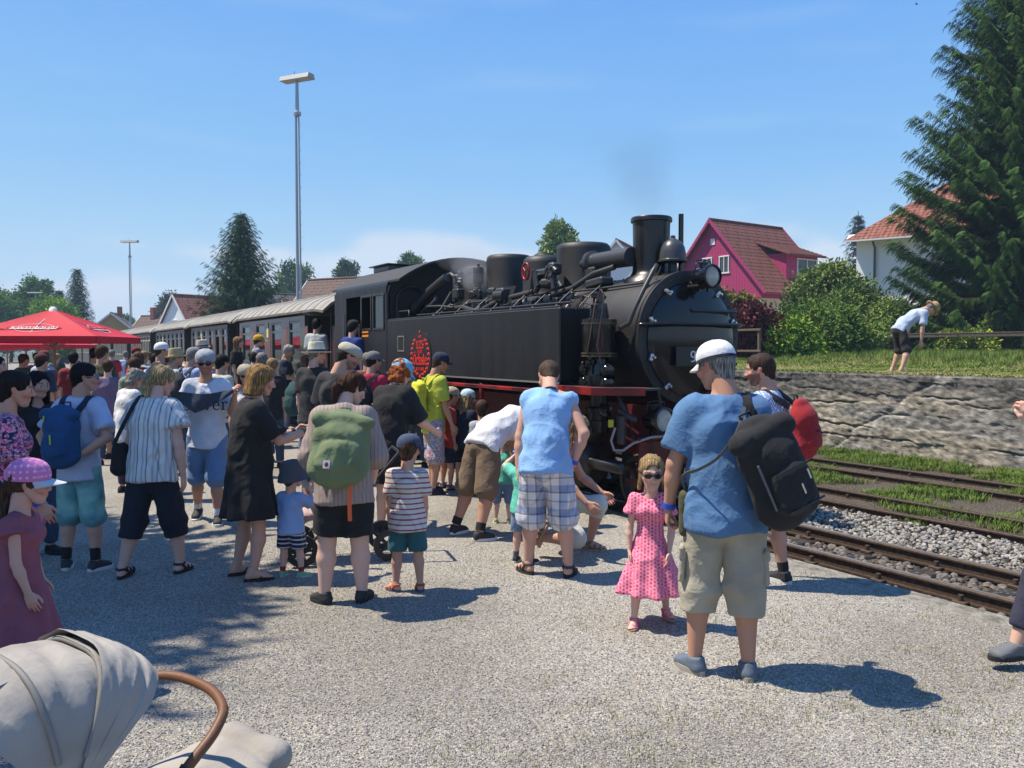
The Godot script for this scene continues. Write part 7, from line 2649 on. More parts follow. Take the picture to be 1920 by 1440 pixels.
func crowd() -> void:
	var jean := cl("denim blue", 0.15, 0.25, 0.42)
	var djean := cl("dark denim", 0.045, 0.075, 0.13)
	var blk := cl("black cotton", 0.012, 0.012, 0.013)
	var navy := cl("navy cotton", 0.016, 0.022, 0.05)
	var white := cl("white cotton", 0.78, 0.78, 0.78)
	var offw := cl("off white cotton", 0.5, 0.46, 0.36)
	var beige := cl("beige cotton", 0.42, 0.37, 0.27)
	var grey := cl("grey cotton", 0.16, 0.16, 0.17)
	var lgrey := cl("light grey cotton", 0.4, 0.41, 0.42)
	var shades := mat("sunglass black", lin(0.008, 0.008, 0.01), 0.08)
	var bandb := mat("blue wristband", lin(0.02, 0.07, 0.5), 0.6)
	var pale := Color(0.62, 0.38, 0.29)
	var tan_ := Color(0.46, 0.235, 0.15)
	var silver := lin(0.32, 0.31, 0.3)
	var brown := lin(0.09, 0.048, 0.028)
	var dark := lin(0.012, 0.01, 0.009)
	var blond := lin(0.45, 0.31, 0.15)
	# --- in front, right
	var p := person({at = Vector3(1.2, 0, -4.66), h = 1.84, yaw = 172, label = "man in faded blue t-shirt and beige cargo shorts holding the small girl's hand", wide = 1.14, limb = 1.06, belly = 0.012, skin = tan_,
		hair = "crop", hair_color = silver, hat = {kind = "cap", mat = white, band = navy, tilt = 2.0}, look = [42, 12, 0],
		top = {mat = cl("faded blue cotton", 0.085, 0.19, 0.36), sleeve = 0.72, hem = 0.05, loose = 1.3, fold = 1.4}, bottom = {mat = cl("khaki canvas", 0.4, 0.36, 0.27), len = 1.34, loose = 1.16, fold = 1.4},
		arms = [[Vector3(0.34, -1, 0.1), Vector3(0.1, -1, 0.22)], [Vector3(0.16, -1, 0.12), Vector3(-0.35, 0.75, 0.55)]], hands = ["grip", "grip"],
		legs = [[2, 5, 4, 32], [-2, 4, 2, 6]], shoe_mat = shoe_m("grey blue mesh", 0.1, 0.13, 0.17), sole_mat = shoe_m("beige soles", 0.3, 0.27, 0.22)})
	band(p, 0, bandb)
	cargo_pocket(p, 1.0, mats["khaki canvas"])
	cargo_pocket(p, -1.0, mats["khaki canvas"])
	rucksack(p, "large black backpack slung on the right shoulder of the man in faded blue", cl("black nylon", 0.014, 0.014, 0.015), Vector3(0.36, 0.58, 0.26), {"one_strap": true, "shift": Vector3(-0.24, -0.02, 0.07), "turn": Vector3(0.05, 0.45, -0.42), "flap": true, "zips": [[-0.45, -0.3, -0.45, -0.12, 1.26, mats["bright steel"]], [-0.1, -0.5, -0.1, -0.3, 1.26, mats["bright steel"]], [-0.6, 0.0, 0.6, 0.02, 1.3, shades], [-0.66, -0.72, 0.66, -0.7, 1.24, shades], [0.8, -0.6, 0.82, 0.3, 0.8, grey]], "fold": 1.3})
	pouch(p)
	var girl := person({at = Vector3(0.93, 0, -5.5), h = 1.15, yaw = -12, label = "small girl in pink dotted dress and sunglasses, hand in hand with the man", child = true, woman = true, skin = pale, limb = 0.85, wide = 0.86,
		hair = "wisps", hair_color = blond, glasses = shades, look = [8, 6, 0], flare = 0.2,
		top = {mat = cloth("pink dotted cotton", lin(1, 1, 1), print_tex("dots", 64, func(x, y): return Color(0.68, 0.14, 0.32) if (Vector2(fmod(x, 16.0), fmod(y + (8 if int(x / 16.0) % 2 == 1 else 0), 16.0)) - Vector2(8, 8)).length() < 4.6 else Color(0.92, 0.55, 0.65)), 11.0), sleeve = 0.5, wide = 1.3, hem = 0.26, name = "dress", fold = 1.2},
		arms = [[Vector3(0.18, -0.9, 0.1), Vector3(-0.1, -1, 0.35)], [Vector3(0.2, -1, 0.05), Vector3(0.0, -1, 0.2)]], legs = [[-10, 7, 12, 30], [12, 7, 6, 5]], shoe = "sandal", shoe_mat = cl("pink straps", 0.7, 0.16, 0.32), sole_mat = shoe_m("tan soles", 0.4, 0.25, 0.17)})
	p = person({at = Vector3(2.02, 0, -6.45), h = 1.77, yaw = 232, label = "bearded man in checked shirt and black shorts behind the man in blue", beard = 0.8, wide = 1.05, hair = "crop", hair_color = lin(0.07, 0.04, 0.03), look = [12, 8, 0], skin = Color(0.5, 0.27, 0.19),
		top = {mat = cloth("small blue check", lin(1, 1, 1), print_tex("check", 32, func(x, y): return Color(0.35, 0.45, 0.65) if (x / 8 + y / 8) % 2 == 0 else Color(0.8, 0.84, 0.9)), 14.0), sleeve = 0.75}, bottom = {mat = blk, len = 0.95, loose = 1.2}, shoe_mat = shoe_m("black canvas", 0.02, 0.02, 0.022), sole_mat = shoe_m("white soles", 0.6, 0.6, 0.58), sock = blk,
		arms = [[Vector3(0.12, -1, 0.2), Vector3(-0.3, -0.3, 1)], [Vector3(0.12, -1, 0.1), Vector3(-0.2, -0.5, 0.8)]], legs = [[6, 6, 4, 30], [-4, 4, 2, 20]]})
	rucksack(p, "red backpack of the bearded man in the checked shirt", cl("red nylon", 0.36, 0.015, 0.02), Vector3(0.33, 0.42, 0.2), {"zips": [[-0.5, -0.25, 0.3, -0.1, 1.2, blk]], "strap": blk, "shift": Vector3(-0.06, 0.0, -0.02)})
	# --- in the middle
	p = person({at = Vector3(0.27, 0, -6.66), h = 1.8, yaw = 168, label = "man in pale blue sleeveless shirt and plaid shorts looking down", wide = 1.12, limb = 1.05, lean = 12, bend = 20, hair = "crop", hair_color = lin(0.11, 0.07, 0.045), look = [18, 26, 0], skin = Color(0.56, 0.31, 0.22),
		top = {mat = cl("pale blue cotton", 0.28, 0.5, 0.82), sleeve = 0.0, hem = 0.03, loose = 1.2, fold = 1.2}, bottom = {mat = cloth("plaid cotton", lin(1, 1, 1), plaid(), 2.6), len = 1.18, loose = 1.25, fold = 1.2},
		arms = [[Vector3(0.2, -1, 0.16), Vector3(0.0, -1, 0.15)], [Vector3(0.45, -0.9, -0.05), Vector3(-0.35, -0.9, 0.35)]], hands = ["grip", "grip"], legs = [[9, 6, 6, 40], [6, 8, 3, 5]], shoe = "sandal", shoe_mat = shoe_m("brown straps", 0.05, 0.038, 0.03), sole_mat = shoe_m("dark soles", 0.025, 0.022, 0.02)})
	band(p, 1, bandb)
	person({at = Vector3(-0.27, 0, -8.2), h = 1.83, yaw = 128, label = "man in white t-shirt and brown shorts bending far forward", wide = 1.12, limb = 1.06, lean = 42, bend = 74, hair = "crop", hair_color = dark, look = [10, -12, 0], glasses = shades,
		top = {mat = white, sleeve = 0.75, hem = 0.03, loose = 1.3, fold = 1.2}, bottom = {mat = cl("brown canvas", 0.185, 0.125, 0.075), len = 1.12, loose = 1.28}, skin = tan_,
		arms = [[Vector3(0.1, -0.2, 1), Vector3(-0.3, -0.1, 1)], [Vector3(0.1, -0.2, 1), Vector3(-0.2, -0.1, 1)]], legs = [[-14, 8, 3, 12], [-12, 8, 3, 16]], shoe_mat = shoe_m("black canvas", 0.02, 0.02, 0.022), sole_mat = shoe_m("white soles", 0.6, 0.6, 0.58), sock = blk})
	person({at = Vector3(0.36, 0, -7.5), h = 1.68, yaw = 66, label = "kneeling woman in orange top and white trousers behind the plaid shorts", woman = true, lean = 8, bend = 14, hair = "long", hair_color = blond, look = [10, 15, 0], skin = Color(0.5, 0.27, 0.18),
		top = {mat = cl("coral cotton", 0.7, 0.18, 0.1), sleeve = 0.3}, bottom = {mat = cl("white trousers", 0.62, 0.6, 0.53), len = 1.3, loose = 1.0, name = "trousers"},
		arms = [[Vector3(0.3, -0.7, 0.5), Vector3(0.0, -0.4, 1)], [Vector3(0.25, -0.7, 0.6), Vector3(0.1, -0.5, 1)]], legs = [[92, 12, 106, 10], [52, 12, 140, 0, -70]], lift = 0.0, shoe = "sandal", shoe_mat = shoe_m("khaki straps", 0.16, 0.13, 0.08), sole_mat = shoe_m("tan soles", 0.4, 0.25, 0.17)})
	person({at = Vector3(0.1, 0, -7.1), h = 1.04, yaw = 150, label = "toddler in mint t-shirt and blue cap beside the plaid shorts", child = true, hair = "toddler", hair_color = blond, skin = pale, hat = {kind = "cap", mat = cl("violet blue cotton", 0.14, 0.17, 0.6), turn = 70.0}, look = [0, 10, 0],
		top = {mat = cl("mint cotton", 0.12, 0.55, 0.42), sleeve = 0.75, hem = 0.05}, bottom = {mat = jean, len = 0.95, loose = 1.15}, arms = [[Vector3(0.7, 0.3, 0.3), Vector3(-0.4, 0.6, 0.5)], [Vector3(0.2, -1, 0.1), Vector3(0, -1, 0.3)]], shoe_mat = shoe_m("black canvas", 0.02, 0.02, 0.022), sole_mat = shoe_m("white soles", 0.6, 0.6, 0.58), sock = cl("striped socks", 0.1, 0.12, 0.15)})
	person({at = Vector3(-0.1, 0, -8.75), h = 0.98, yaw = 170, label = "toddler in cut off jeans seen between the bending man's legs", child = true, hair = "toddler", hair_color = brown, skin = pale, top = {mat = cl("mint cotton", 0.12, 0.55, 0.42), sleeve = 0.7}, bottom = {mat = jean, len = 1.15}, shoe_mat = shoe_m("lime shoes", 0.3, 0.32, 0.1), sole_mat = shoe_m("white soles", 0.6, 0.6, 0.58)})
	person({at = Vector3(-0.38, 0, -10.4), h = 1.2, yaw = 180, label = "child in yellow shorts seen through the bending man's legs", child = true, hair = "short", hair_color = brown, top = {mat = lgrey, sleeve = 0.7}, bottom = {mat = cl("yellow cotton", 0.5, 0.42, 0.13), len = 0.9}, shoe = "sandal"})
	p = person({at = Vector3(-1.23, 0, -6.0), h = 1.66, yaw = 188, label = "woman in taupe knit top and black shorts wearing the green backpack", woman = true, wide = 1.24, limb = 1.3, lean = 4, bend = 14, belly = 0.01, hair = "pony", hair_color = lin(0.075, 0.03, 0.016), look = [-52, 16, 6], glasses = shades, skin = pale,
		top = {mat = cloth("taupe knit", lin(0.33, 0.25, 0.215), knit(), 9.0), sleeve = 1.25, hem = 0.06, loose = 1.5}, bottom = {mat = blk, len = 0.86, loose = 1.12},
		arms = [[Vector3(0.3, -1, 0.2), Vector3(-0.1, -0.75, 0.6)], [Vector3(0.28, -1, 0.15), Vector3(-0.1, -0.7, 0.7)]], legs = [[0, 5, 2, 40], [2, 4, 4, 22]], shoe_mat = shoe_m("black canvas", 0.02, 0.02, 0.022)})
	rucksack(p, "olive green rolltop backpack with orange loose strap", cl("olive nylon", 0.17, 0.215, 0.105), Vector3(0.42, 0.5, 0.22), {"flap": true, "fold": 1.8, "patch": [0.35, -0.62, 1.28], "tail": [Vector3(-0.1, -0.2, -0.02), Vector3(-0.1, -0.36, -0.05), Vector3(-0.12, -0.52, -0.06)], "strap": cl("pale olive webbing", 0.25, 0.31, 0.16), "turn": Vector3(0, 0, 0.1)})
	person({at = Vector3(-0.8, 0, -6.27), h = 1.2, yaw = 184, label = "boy in red and white striped t-shirt, teal shorts and navy cap", child = true, hair = "short", hair_color = lin(0.1, 0.055, 0.03), hat = {kind = "cap", mat = cl("slate blue cotton", 0.05, 0.075, 0.13), turn = -30.0}, look = [-18, 8, 0], skin = Color(0.5, 0.28, 0.19), head = 0.178,
		top = {mat = cloth("red striped cotton", lin(1, 1, 1), stripes(Color(0.78, 0.76, 0.74), Color(0.5, 0.2, 0.22), 0.28), 26.0), sleeve = 0.75, hem = 0.07, loose = 1.3}, bottom = {mat = cl("teal cotton", 0.025, 0.12, 0.14), len = 0.95, loose = 1.25},
		shoe = "sandal", shoe_mat = cl("orange straps", 0.5, 0.11, 0.05), sole_mat = shoe_m("blue soles", 0.06, 0.09, 0.2), legs = [[2, 4, 4, 45], [0, 5, 2, -10]]})
	person({at = Vector3(-1.22, 0, -8.3), h = 1.71, yaw = 150, label = "red haired woman in black top and light blue cap", woman = true, wide = 1.25, limb = 1.15, bend = 10, hair = "curly", hair_color = lin(0.45, 0.12, 0.025), hat = {kind = "cap", mat = cl("sky blue cotton", 0.2, 0.5, 0.68), turn = -10.0, tilt = 4.0}, look = [-10, 16, 0], skin = pale,
		top = {mat = blk, sleeve = 0.95, hem = 0.08, loose = 1.5}, bottom = {mat = blk, len = 0.9, loose = 1.15}, arms = [[Vector3(0.3, -0.9, 0.4), Vector3(-0.2, -0.3, 1)], [Vector3(0.3, -0.8, 0.5), Vector3(0.1, -0.3, 1)]]})
	p = person({at = Vector3(-1.78, 0, -8.5), h = 1.87, yaw = 160, label = "man in charcoal t-shirt and cream flat cap looking down", beard = 0.5, wide = 1.14, limb = 1.05, hair = "crop", hair_color = lin(0.05, 0.035, 0.025), hat = {kind = "flat", mat = offw}, look = [-52, 20, 0], skin = Color(0.52, 0.29, 0.2),
		top = {mat = cl("charcoal cotton", 0.028, 0.027, 0.03), sleeve = 0.78, hem = 0.04, loose = 1.25, fold = 1.3}, bottom = {mat = djean, len = 1.9, name = "trousers"}, arms = [[Vector3(0.3, -1, 0.1), Vector3(-0.05, -1, 0.25)], [Vector3(0.2, -0.8, 0.5), Vector3(-0.3, 0.0, 1)]], hands = ["grip", "grip"]})
	band(p, 0, bandb)
	shopping_bag(p)
	p = person({at = Vector3(-1.0, 0, -10.6), h = 1.76, yaw = 118, label = "man in lime yellow t-shirt and navy cap with the yellow backpack", wide = 1.0, hair = "crop", hair_color = brown, hat = {kind = "cap", mat = navy}, look = [0, 14, 0], skin = tan_,
		top = {mat = cl("lime yellow cotton", 0.55, 0.6, 0.06), sleeve = 0.75, hem = 0.06}, bottom = {mat = cloth("bright patterned cotton", lin(1, 1, 1), blotch(), 2.2), len = 1.12, loose = 1.3}, arms = [[Vector3(0.1, -1, 0.25), Vector3(0, -1, 0.4)], [Vector3(0.12, -1, 0.2), Vector3(0, -0.9, 0.4)]], shoe_mat = navy, legs = [[4, 4, 6, 5], [-4, 4, 2, 5]]})
	rucksack(p, "crumpled yellow backpack on the man in lime yellow", cl("yellow nylon", 0.6, 0.58, 0.03), Vector3(0.3, 0.42, 0.19), {"fold": 2.4, "flap": true})
	person({at = Vector3(-0.87, 0, -10.9), h = 1.38, yaw = 125, label = "boy in red t-shirt and beige cap beside the man in lime yellow", child = true, head = 0.165, hair = "crop", hair_color = brown, hat = {kind = "cap", mat = beige}, look = [0, 15, 0], skin = Color(0.52, 0.29, 0.2), top = {mat = cl("tomato red cotton", 0.5, 0.045, 0.025), sleeve = 0.7, hem = 0.06}, bottom = {mat = navy, len = 0.95, loose = 1.2}, shoe = "sandal", shoe_mat = cl("blue straps", 0.06, 0.1, 0.3)})
	person({at = Vector3(-0.64, 0, -10.95), h = 1.34, yaw = 150, label = "blond child in navy t-shirt and pale blue cap beside the boy in red", child = true, head = 0.165, hair = "long", hair_color = blond, hat = {kind = "cap", mat = cl("ice blue cotton", 0.5, 0.68, 0.8)}, look = [-5, 18, 0], skin = pale, top = {mat = navy, sleeve = 0.7, hem = 0.06}, bottom = {mat = navy, len = 0.95, loose = 1.2}, shoe = "sandal"})
	p = person({at = Vector3(-2.12, 0, -6.65), h = 1.68, yaw = 122, label = "woman in loose black dress and flip flops photographing with her phone", woman = true, wide = 1.2, limb = 1.02, lean = -2, bend = 6, belly = 0.02, hair = "bob", hair_color = lin(0.4, 0.23, 0.085), look = [-4, 6, 0], flare = 0.155, skin = Color(0.55, 0.31, 0.22),
		top = {mat = blk, sleeve = 0.85, hem = 0.2, loose = 1.5, name = "dress"}, arms = [[Vector3(0.05, -0.8, 0.62), Vector3(-0.15, 0.3, 1)], [Vector3(0.1, -0.75, 0.66), Vector3(-0.2, 0.34, 1)]], hands = ["grip", "grip"], legs = [[-2, 4, 8, 8], [6, 3, 14, 8]], shoe = "flipflop", shoe_mat = shoe_m("black straps", 0.02, 0.02, 0.02)})
	band(p, 0, blk); band(p, 1, blk)
	phone(p, 1, "dark phone held up by the woman in the black dress", lin(0.03, 0.03, 0.035))
	person({at = Vector3(-1.8, 0, -6.68), h = 0.88, yaw = 168, label = "toddler in light blue t-shirt, striped shorts and grey sun hat", child = true, head = 0.225, wide = 1.1, limb = 1.1, hair = "toddler", hair_color = brown, hat = {kind = "bucket", mat = cl("slate felt", 0.075, 0.082, 0.095)}, look = [-20, -4, 0], skin = pale,
		top = {mat = cl("baby blue cotton", 0.3, 0.46, 0.76), sleeve = 0.85, hem = 0.06, loose = 1.5}, bottom = {mat = cloth("navy striped cotton", lin(1, 1, 1), stripes(Color(0.12, 0.14, 0.24), Color(0.75, 0.76, 0.8), 0.3), 28.0), len = 0.95, loose = 1.3}, arms = [[Vector3(0.16, -1, 0), Vector3(0.05, -1, 0.15)], [Vector3(0.5, -0.5, 0.6), Vector3(-0.4, 0.9, 0.4)]], shoe_mat = shoe_m("mint shoes", 0.2, 0.42, 0.25), sole_mat = shoe_m("pale soles", 0.5, 0.52, 0.45), sock = cl("red socks", 0.35, 0.03, 0.03), legs = [[0, 5, 2, 5], [0, 9, 2, 55]]})
	# --- left
	p = person({at = Vector3(-2.93, 0, -6.72), h = 1.68, yaw = 172, label = "blonde woman in striped blouse and navy capri trousers with black shoulder bag", woman = true, wide = 1.2, limb = 1.12, bend = 6, hair = "pony", hair_color = lin(0.5, 0.38, 0.2), look = [-22, 8, 0], skin = pale,
		top = {mat = cloth("blue striped linen", lin(1, 1, 1), stripes_v(), 3.2), sleeve = 0.5, wide = 1.3, hem = 0.03, loose = 1.5}, bottom = {mat = cl("ink navy", 0.012, 0.015, 0.028), len = 1.35, loose = 1.15, name = "trousers"}, arms = [[Vector3(0.25, -1, 0.05), Vector3(0.02, -0.9, 0.4)], [Vector3(0.28, -1, -0.02), Vector3(0.05, -1, 0.25)]], hands = ["grip", "relaxed"], legs = [[-8, 9, 2, 5, -8], [10, 7, 4, 5]], shoe = "sandal", shoe_mat = shoe_m("black straps", 0.02, 0.02, 0.02)})
	shoulder_bag(p, "black leather shoulder bag on the blonde woman in stripes", 1.0, cl("black leather", 0.014, 0.013, 0.013), 0.3)
	p = person({at = Vector3(-3.25, 0, -8.8), h = 1.8, yaw = 12, label = "man facing us in white printed t-shirt, sunglasses and backwards grey cap", beard = 0.35, wide = 1.05, hair = "crop", hair_color = dark, hat = {kind = "cap", mat = cl("pale grey cotton", 0.36, 0.38, 0.42), turn = 180.0, tilt = -8.0}, glasses = shades, look = [4, 6, 0], skin = tan_,
		top = {mat = cl("cool white cotton", 0.66, 0.68, 0.74), sleeve = 0.78, hem = 0.05, loose = 1.2}, bottom = {mat = jean, len = 1.05, loose = 1.25}, arms = [[Vector3(0.35, -0.9, 0.3), Vector3(0.15, 0.85, 0.55)], [Vector3(0.35, -0.9, 0.3), Vector3(0.15, 0.85, 0.55)]], hands = ["grip", "grip"], legs = [[14, 2, 10, 4], [-12, 4, 10, 8, 14]], shoe_mat = shoe_m("black canvas", 0.02, 0.02, 0.022), sole_mat = shoe_m("white soles", 0.6, 0.6, 0.58), sock = white})
	band(p, 1, mat("red watch", lin(0.3, 0.02, 0.02), 0.5))
	held_cloth(p)
	shirt_print(p)
	p = person({at = Vector3(-3.62, 0, -6.9), h = 1.68, yaw = 172, label = "dark haired man in white t-shirt and pale teal shorts, hands on his back", wide = 1.02, hair = "short", hair_color = dark, look = [-55, 0, 0], glasses = mat("clear frame", lin(0.2, 0.2, 0.22), 0.2), skin = Color(0.5, 0.28, 0.2),
		top = {mat = cl("blue white cotton", 0.52, 0.58, 0.75), sleeve = 0.75, hem = 0.05, loose = 1.3}, bottom = {mat = cloth("tie dye teal", lin(0.75, 1, 1), noise_tex(0.02, 128, [[0.2, Color(0.36, 0.5, 0.52)], [0.6, Color(0.55, 0.68, 0.66)], [0.9, Color(0.66, 0.74, 0.68)]], 71, 4), 1.6), len = 1.12, loose = 1.22}, arms = [[Vector3(0.6, -1, -0.3), Vector3(-0.75, -0.6, -0.5)], [Vector3(0.6, -1, -0.3), Vector3(-0.75, -0.6, -0.5)]], legs = [[0, 5, 2, 30], [0, 5, 2, 20]], shoe_mat = shoe_m("black white trainers", 0.03, 0.03, 0.035), sole_mat = shoe_m("white soles", 0.6, 0.6, 0.58), sock = blk, sock_len = 0.07})
	rucksack(p, "blue and navy hiking backpack with lime zips", cl("cobalt nylon", 0.012, 0.075, 0.2), Vector3(0.31, 0.46, 0.22), {"flap": true, "zips": [[-0.05, -0.32, -0.02, 0.02, 1.28, mat("lime zip", lin(0.4, 0.5, 0.05), 0.6)], [0.62, 0.45, 0.6, 0.66, 0.75, mats["lime zip"]] if mats.has("lime zip") else [0.6, 0.4, 0.6, 0.6, 0.8, mat("lime zip", lin(0.4, 0.5, 0.05), 0.6)]], "strap": navy})
	person({at = Vector3(-4.25, 0, -7.35), h = 1.6, yaw = 55, label = "woman with long black hair and black top beside the blue backpack", woman = true, hair = "long", hair_color = lin(0.008, 0.007, 0.008), look = [8, 4, 0], skin = Color(0.47, 0.27, 0.2), top = {mat = blk, sleeve = 0.8, hem = 0.06, loose = 1.3}, bottom = {mat = djean, len = 1.9, name = "trousers"}})
	person({at = Vector3(-2.66, 0, -4.42), h = 1.25, yaw = 105, label = "girl in old rose ruffled dress and pink cap at the left edge", child = true, woman = true, head = 0.178, limb = 0.9, hair = "child_pony", hair_color = lin(0.1, 0.06, 0.035), hat = {kind = "cap", mat = cloth("pink spotted cotton", lin(1, 1, 1), print_tex("cap dots", 64, func(x, y): return Color(0.92, 0.74, 0.86) if (Vector2(fmod(x, 16.0), fmod(y, 16.0)) - Vector2(8, 8)).length() < 3.4 else Color(0.78, 0.45, 0.66)), 8.0), brim = cl("pale brim", 0.6, 0.62, 0.66), tilt = -2.0}, look = [0, 4, 0], flare = 0.17, skin = Color(0.56, 0.32, 0.25),
		top = {mat = cl("old rose cotton", 0.31, 0.09, 0.13), sleeve = 0.18, wide = 1.5, hem = 0.24, loose = 1.4, name = "dress"}, arms = [[Vector3(0.2, -1, 0.1), Vector3(0.05, -1, 0.3)], [Vector3(0.16, -1, 0.12), Vector3(0.0, -0.95, 0.35)]], shoe = "sandal"})
	p = person({at = Vector3(-3.3, 0, -5.35), h = 1.66, yaw = 120, label = "woman in floral blouse, hair pinned up, at the left edge", woman = true, wide = 1.15, hair = "short", hair_color = lin(0.02, 0.014, 0.012), look = [0, 5, 0], skin = Color(0.5, 0.27, 0.19), top = {mat = cloth("floral cotton", lin(1, 1, 1), floral(), 3.4), sleeve = 0.7, hem = 0.1}, bottom = {mat = djean, len = 1.9, name = "trousers"}, arms = [[Vector3(0.15, -1, 0.1), Vector3(0.1, -0.9, 0.5)], [Vector3(0.2, -0.95, 0.3), Vector3(0.0, -0.95, 0.5)]]})
	band(p, 1, bandb)
	person({at = Vector3(-2.24, 0, -3.05), h = 1.68, yaw = 150, label = "bare armed person cut off by the left edge in front of the girl", wide = 1.1, limb = 1.2, hair = "short", hair_color = brown, skin = Color(0.5, 0.28, 0.2), top = {mat = djean, sleeve = 0.3}, bottom = {mat = navy, len = 1.9, name = "trousers"}, arms = [[Vector3(0.1, -1, 0), Vector3(0, -0.5, 0.9)], [Vector3(0.55, -0.85, -0.1), Vector3(-0.85, 0.0, 0.5)]]})
	# --- at the right edge
	p = person({at = Vector3(3.28, 0, -4.7), h = 1.82, yaw = -75, label = "person at the right edge taking a picture with a phone", hair = "crop", hair_color = brown, top = {mat = grey, sleeve = 0.7}, bottom = {mat = cl("ink trousers", 0.03, 0.032, 0.06), len = 1.75, name = "trousers"}, skin = Color(0.6, 0.36, 0.27), arms = [[Vector3(0.05, -0.9, 0.45), Vector3(-0.1, 0.85, 0.45)], [Vector3(0.1, -0.9, 0.4), Vector3(-0.1, 0.9, 0.3)]], hands = ["grip", "grip"], legs = [[-8, 2, 4, 5], [25, 4, 4, 5]], shoe_mat = shoe_m("grey trekking", 0.12, 0.125, 0.13), sole_mat = shoe_m("dark soles", 0.025, 0.022, 0.02)})
	phone(p, 0, "dark blue phone raised at the right edge", lin(0.02, 0.02, 0.06))
	person({at = Vector3(7.62, 1.385, -16.3), h = 1.72, yaw = 96, label = "man in light shirt, dark shorts and straw hat stooping on the ramp wall", lean = 38, bend = 58, hair = "crop", hair_color = silver, cell = 0.018, hat = {kind = "hat", mat = cl("straw", 0.45, 0.3, 0.13), band = cl("brown band", 0.1, 0.05, 0.03), brim_w = 0.66}, look = [0, 10, 0], skin = Color(0.56, 0.31, 0.22), top = {mat = cl("light blue shirt", 0.5, 0.58, 0.74), sleeve = 0.8, hem = 0.03}, bottom = {mat = cl("dark brown shorts", 0.03, 0.024, 0.026), len = 1.12}, arms = [[Vector3(0.12, -0.9, 0.7), Vector3(0, -0.8, 0.7)], [Vector3(0.12, -0.7, 0.8), Vector3(0.0, -0.7, 0.9)]], legs = [[10, 8, 26, 8], [8, 12, 28, 8]], shoe = "bare"})
	# --- further back
	var B := func(x: float, z: float, h: float, yaw: float, label: String, m: Material, hc: Color, opt := {}) -> Dictionary:
		var d := {at = Vector3(x, 0, z), h = h, yaw = yaw, label = label, hair = "short", hair_color = hc, top = {mat = m, sleeve = 0.78, hem = 0.05}, bottom = {mat = djean, len = 1.9, name = "trousers"}, skin = [SKIN, pale, Color(0.52, 0.29, 0.2)][rng.randi() % 3]}
		if opt.get("woman", false): d.hair = "bob"
		d.merge(opt, true)
		return person(d)
	p = B.call(-6.95, -13.96, 1.86, 172.0, "man in olive t-shirt and grey shorts seen from behind", cl("olive cotton", 0.05, 0.062, 0.03), lin(0.09, 0.05, 0.03), {"bottom": {mat = cl("grey blue denim", 0.16, 0.2, 0.26), len = 1.1, loose = 1.2}, "wide": 1.1})
	B.call(-5.0, -18.2, 1.9, 96.0, "white haired man in navy polo and jeans beside the green carriage", navy, lin(0.55, 0.54, 0.52), {"bottom": {mat = jean, len = 1.92, name = "trousers"}, "arms": [[Vector3(0.15, -0.9, 0.3), Vector3(-0.1, 0.05, 1)], [Vector3(0.15, -0.9, 0.3), Vector3(-0.3, 0.1, 1)]], "glasses": mats["clear frame"], "look": [0, 12, 0]})
	p = B.call(-4.86, -15.6, 1.76, 150.0, "man in navy t-shirt carrying a child on his shoulders", cl("deep blue cotton", 0.022, 0.04, 0.1), dark, {"bottom": {mat = blk, len = 1.0}, "arms": [[Vector3(0.2, -0.3, 0.4), Vector3(0.0, 1, 0.3)], [Vector3(0.2, -1, 0.1), Vector3(0, -1, 0.2)]]})
	shoulder_bag(p, "tan shoulder bag of the man carrying a child", -1.0, cl("tan leather", 0.3, 0.2, 0.15), 0.32)
	person({at = Vector3(-4.84, 1.44, -15.66), h = 1.02, yaw = 130, label = "child in blue patterned shirt and yellow cap on the man's shoulders", child = true, cell = 0.016, head = 0.2, hair = "toddler", hair_color = brown, skin = pale, hat = {kind = "cap", mat = cl("egg yellow cotton", 0.65, 0.35, 0.02)}, look = [-20, 5, 0], top = {mat = cloth("blue printed cotton", lin(0.75, 0.9, 1), blotch(), 5.0), sleeve = 0.8, hem = 0.02}, bottom = {mat = navy, len = 0.8}, legs = [[78, 22, 80, 5], [78, 22, 80, 5]], lift = -0.18, arms = [[Vector3(0.1, -0.7, 0.6), Vector3(-0.2, -0.3, 1)], [Vector3(0.1, -0.7, 0.6), Vector3(-0.2, -0.3, 1)]]})
	B.call(-2.72, -11.3, 1.86, 165.0, "man in black t-shirt with printed back and white panama hat", cl("faded black cotton", 0.025, 0.025, 0.028), silver, {"hat": {kind = "hat", mat = cl("ivory straw", 0.72, 0.68, 0.52), band = navy, brim_w = 0.74}, "look": [-40, 4, 0], "wide": 1.05})
	p = B.call(-3.0, -12.2, 1.72, 150.0, "person in pale blue plaid shirt and brown leather hat with teal rucksack", cloth("blue white plaid", lin(0.85, 0.95, 1.05), plaid(), 4.0), brown, {"hat": {kind = "hat", mat = cl("brown leather", 0.09, 0.06, 0.045), brim_w = 0.78, tilt = 12.0}, "bottom": {mat = jean, len = 1.92, name = "trousers"}, "look": [20, 24, 0]})
	rucksack(p, "dark teal rucksack of the person with the brown leather hat", cl("teal nylon", 0.02, 0.075, 0.08), Vector3(0.3, 0.46, 0.2), {"shift": Vector3(0.1, -0.05, 0)})
	p = B.call(-1.95, -11.4, 1.76, 165.0, "man in crimson shirt and grey cap facing the locomotive", cl("crimson cotton", 0.42, 0.012, 0.06), dark, {"hat": {kind = "cap", mat = grey}, "look": [-25, 4, 0]})
	rucksack(p, "black backpack on the man in the crimson shirt", cl("black nylon", 0.014, 0.014, 0.015), Vector3(0.3, 0.44, 0.18), {"shift": Vector3(0.06, 0, 0)})
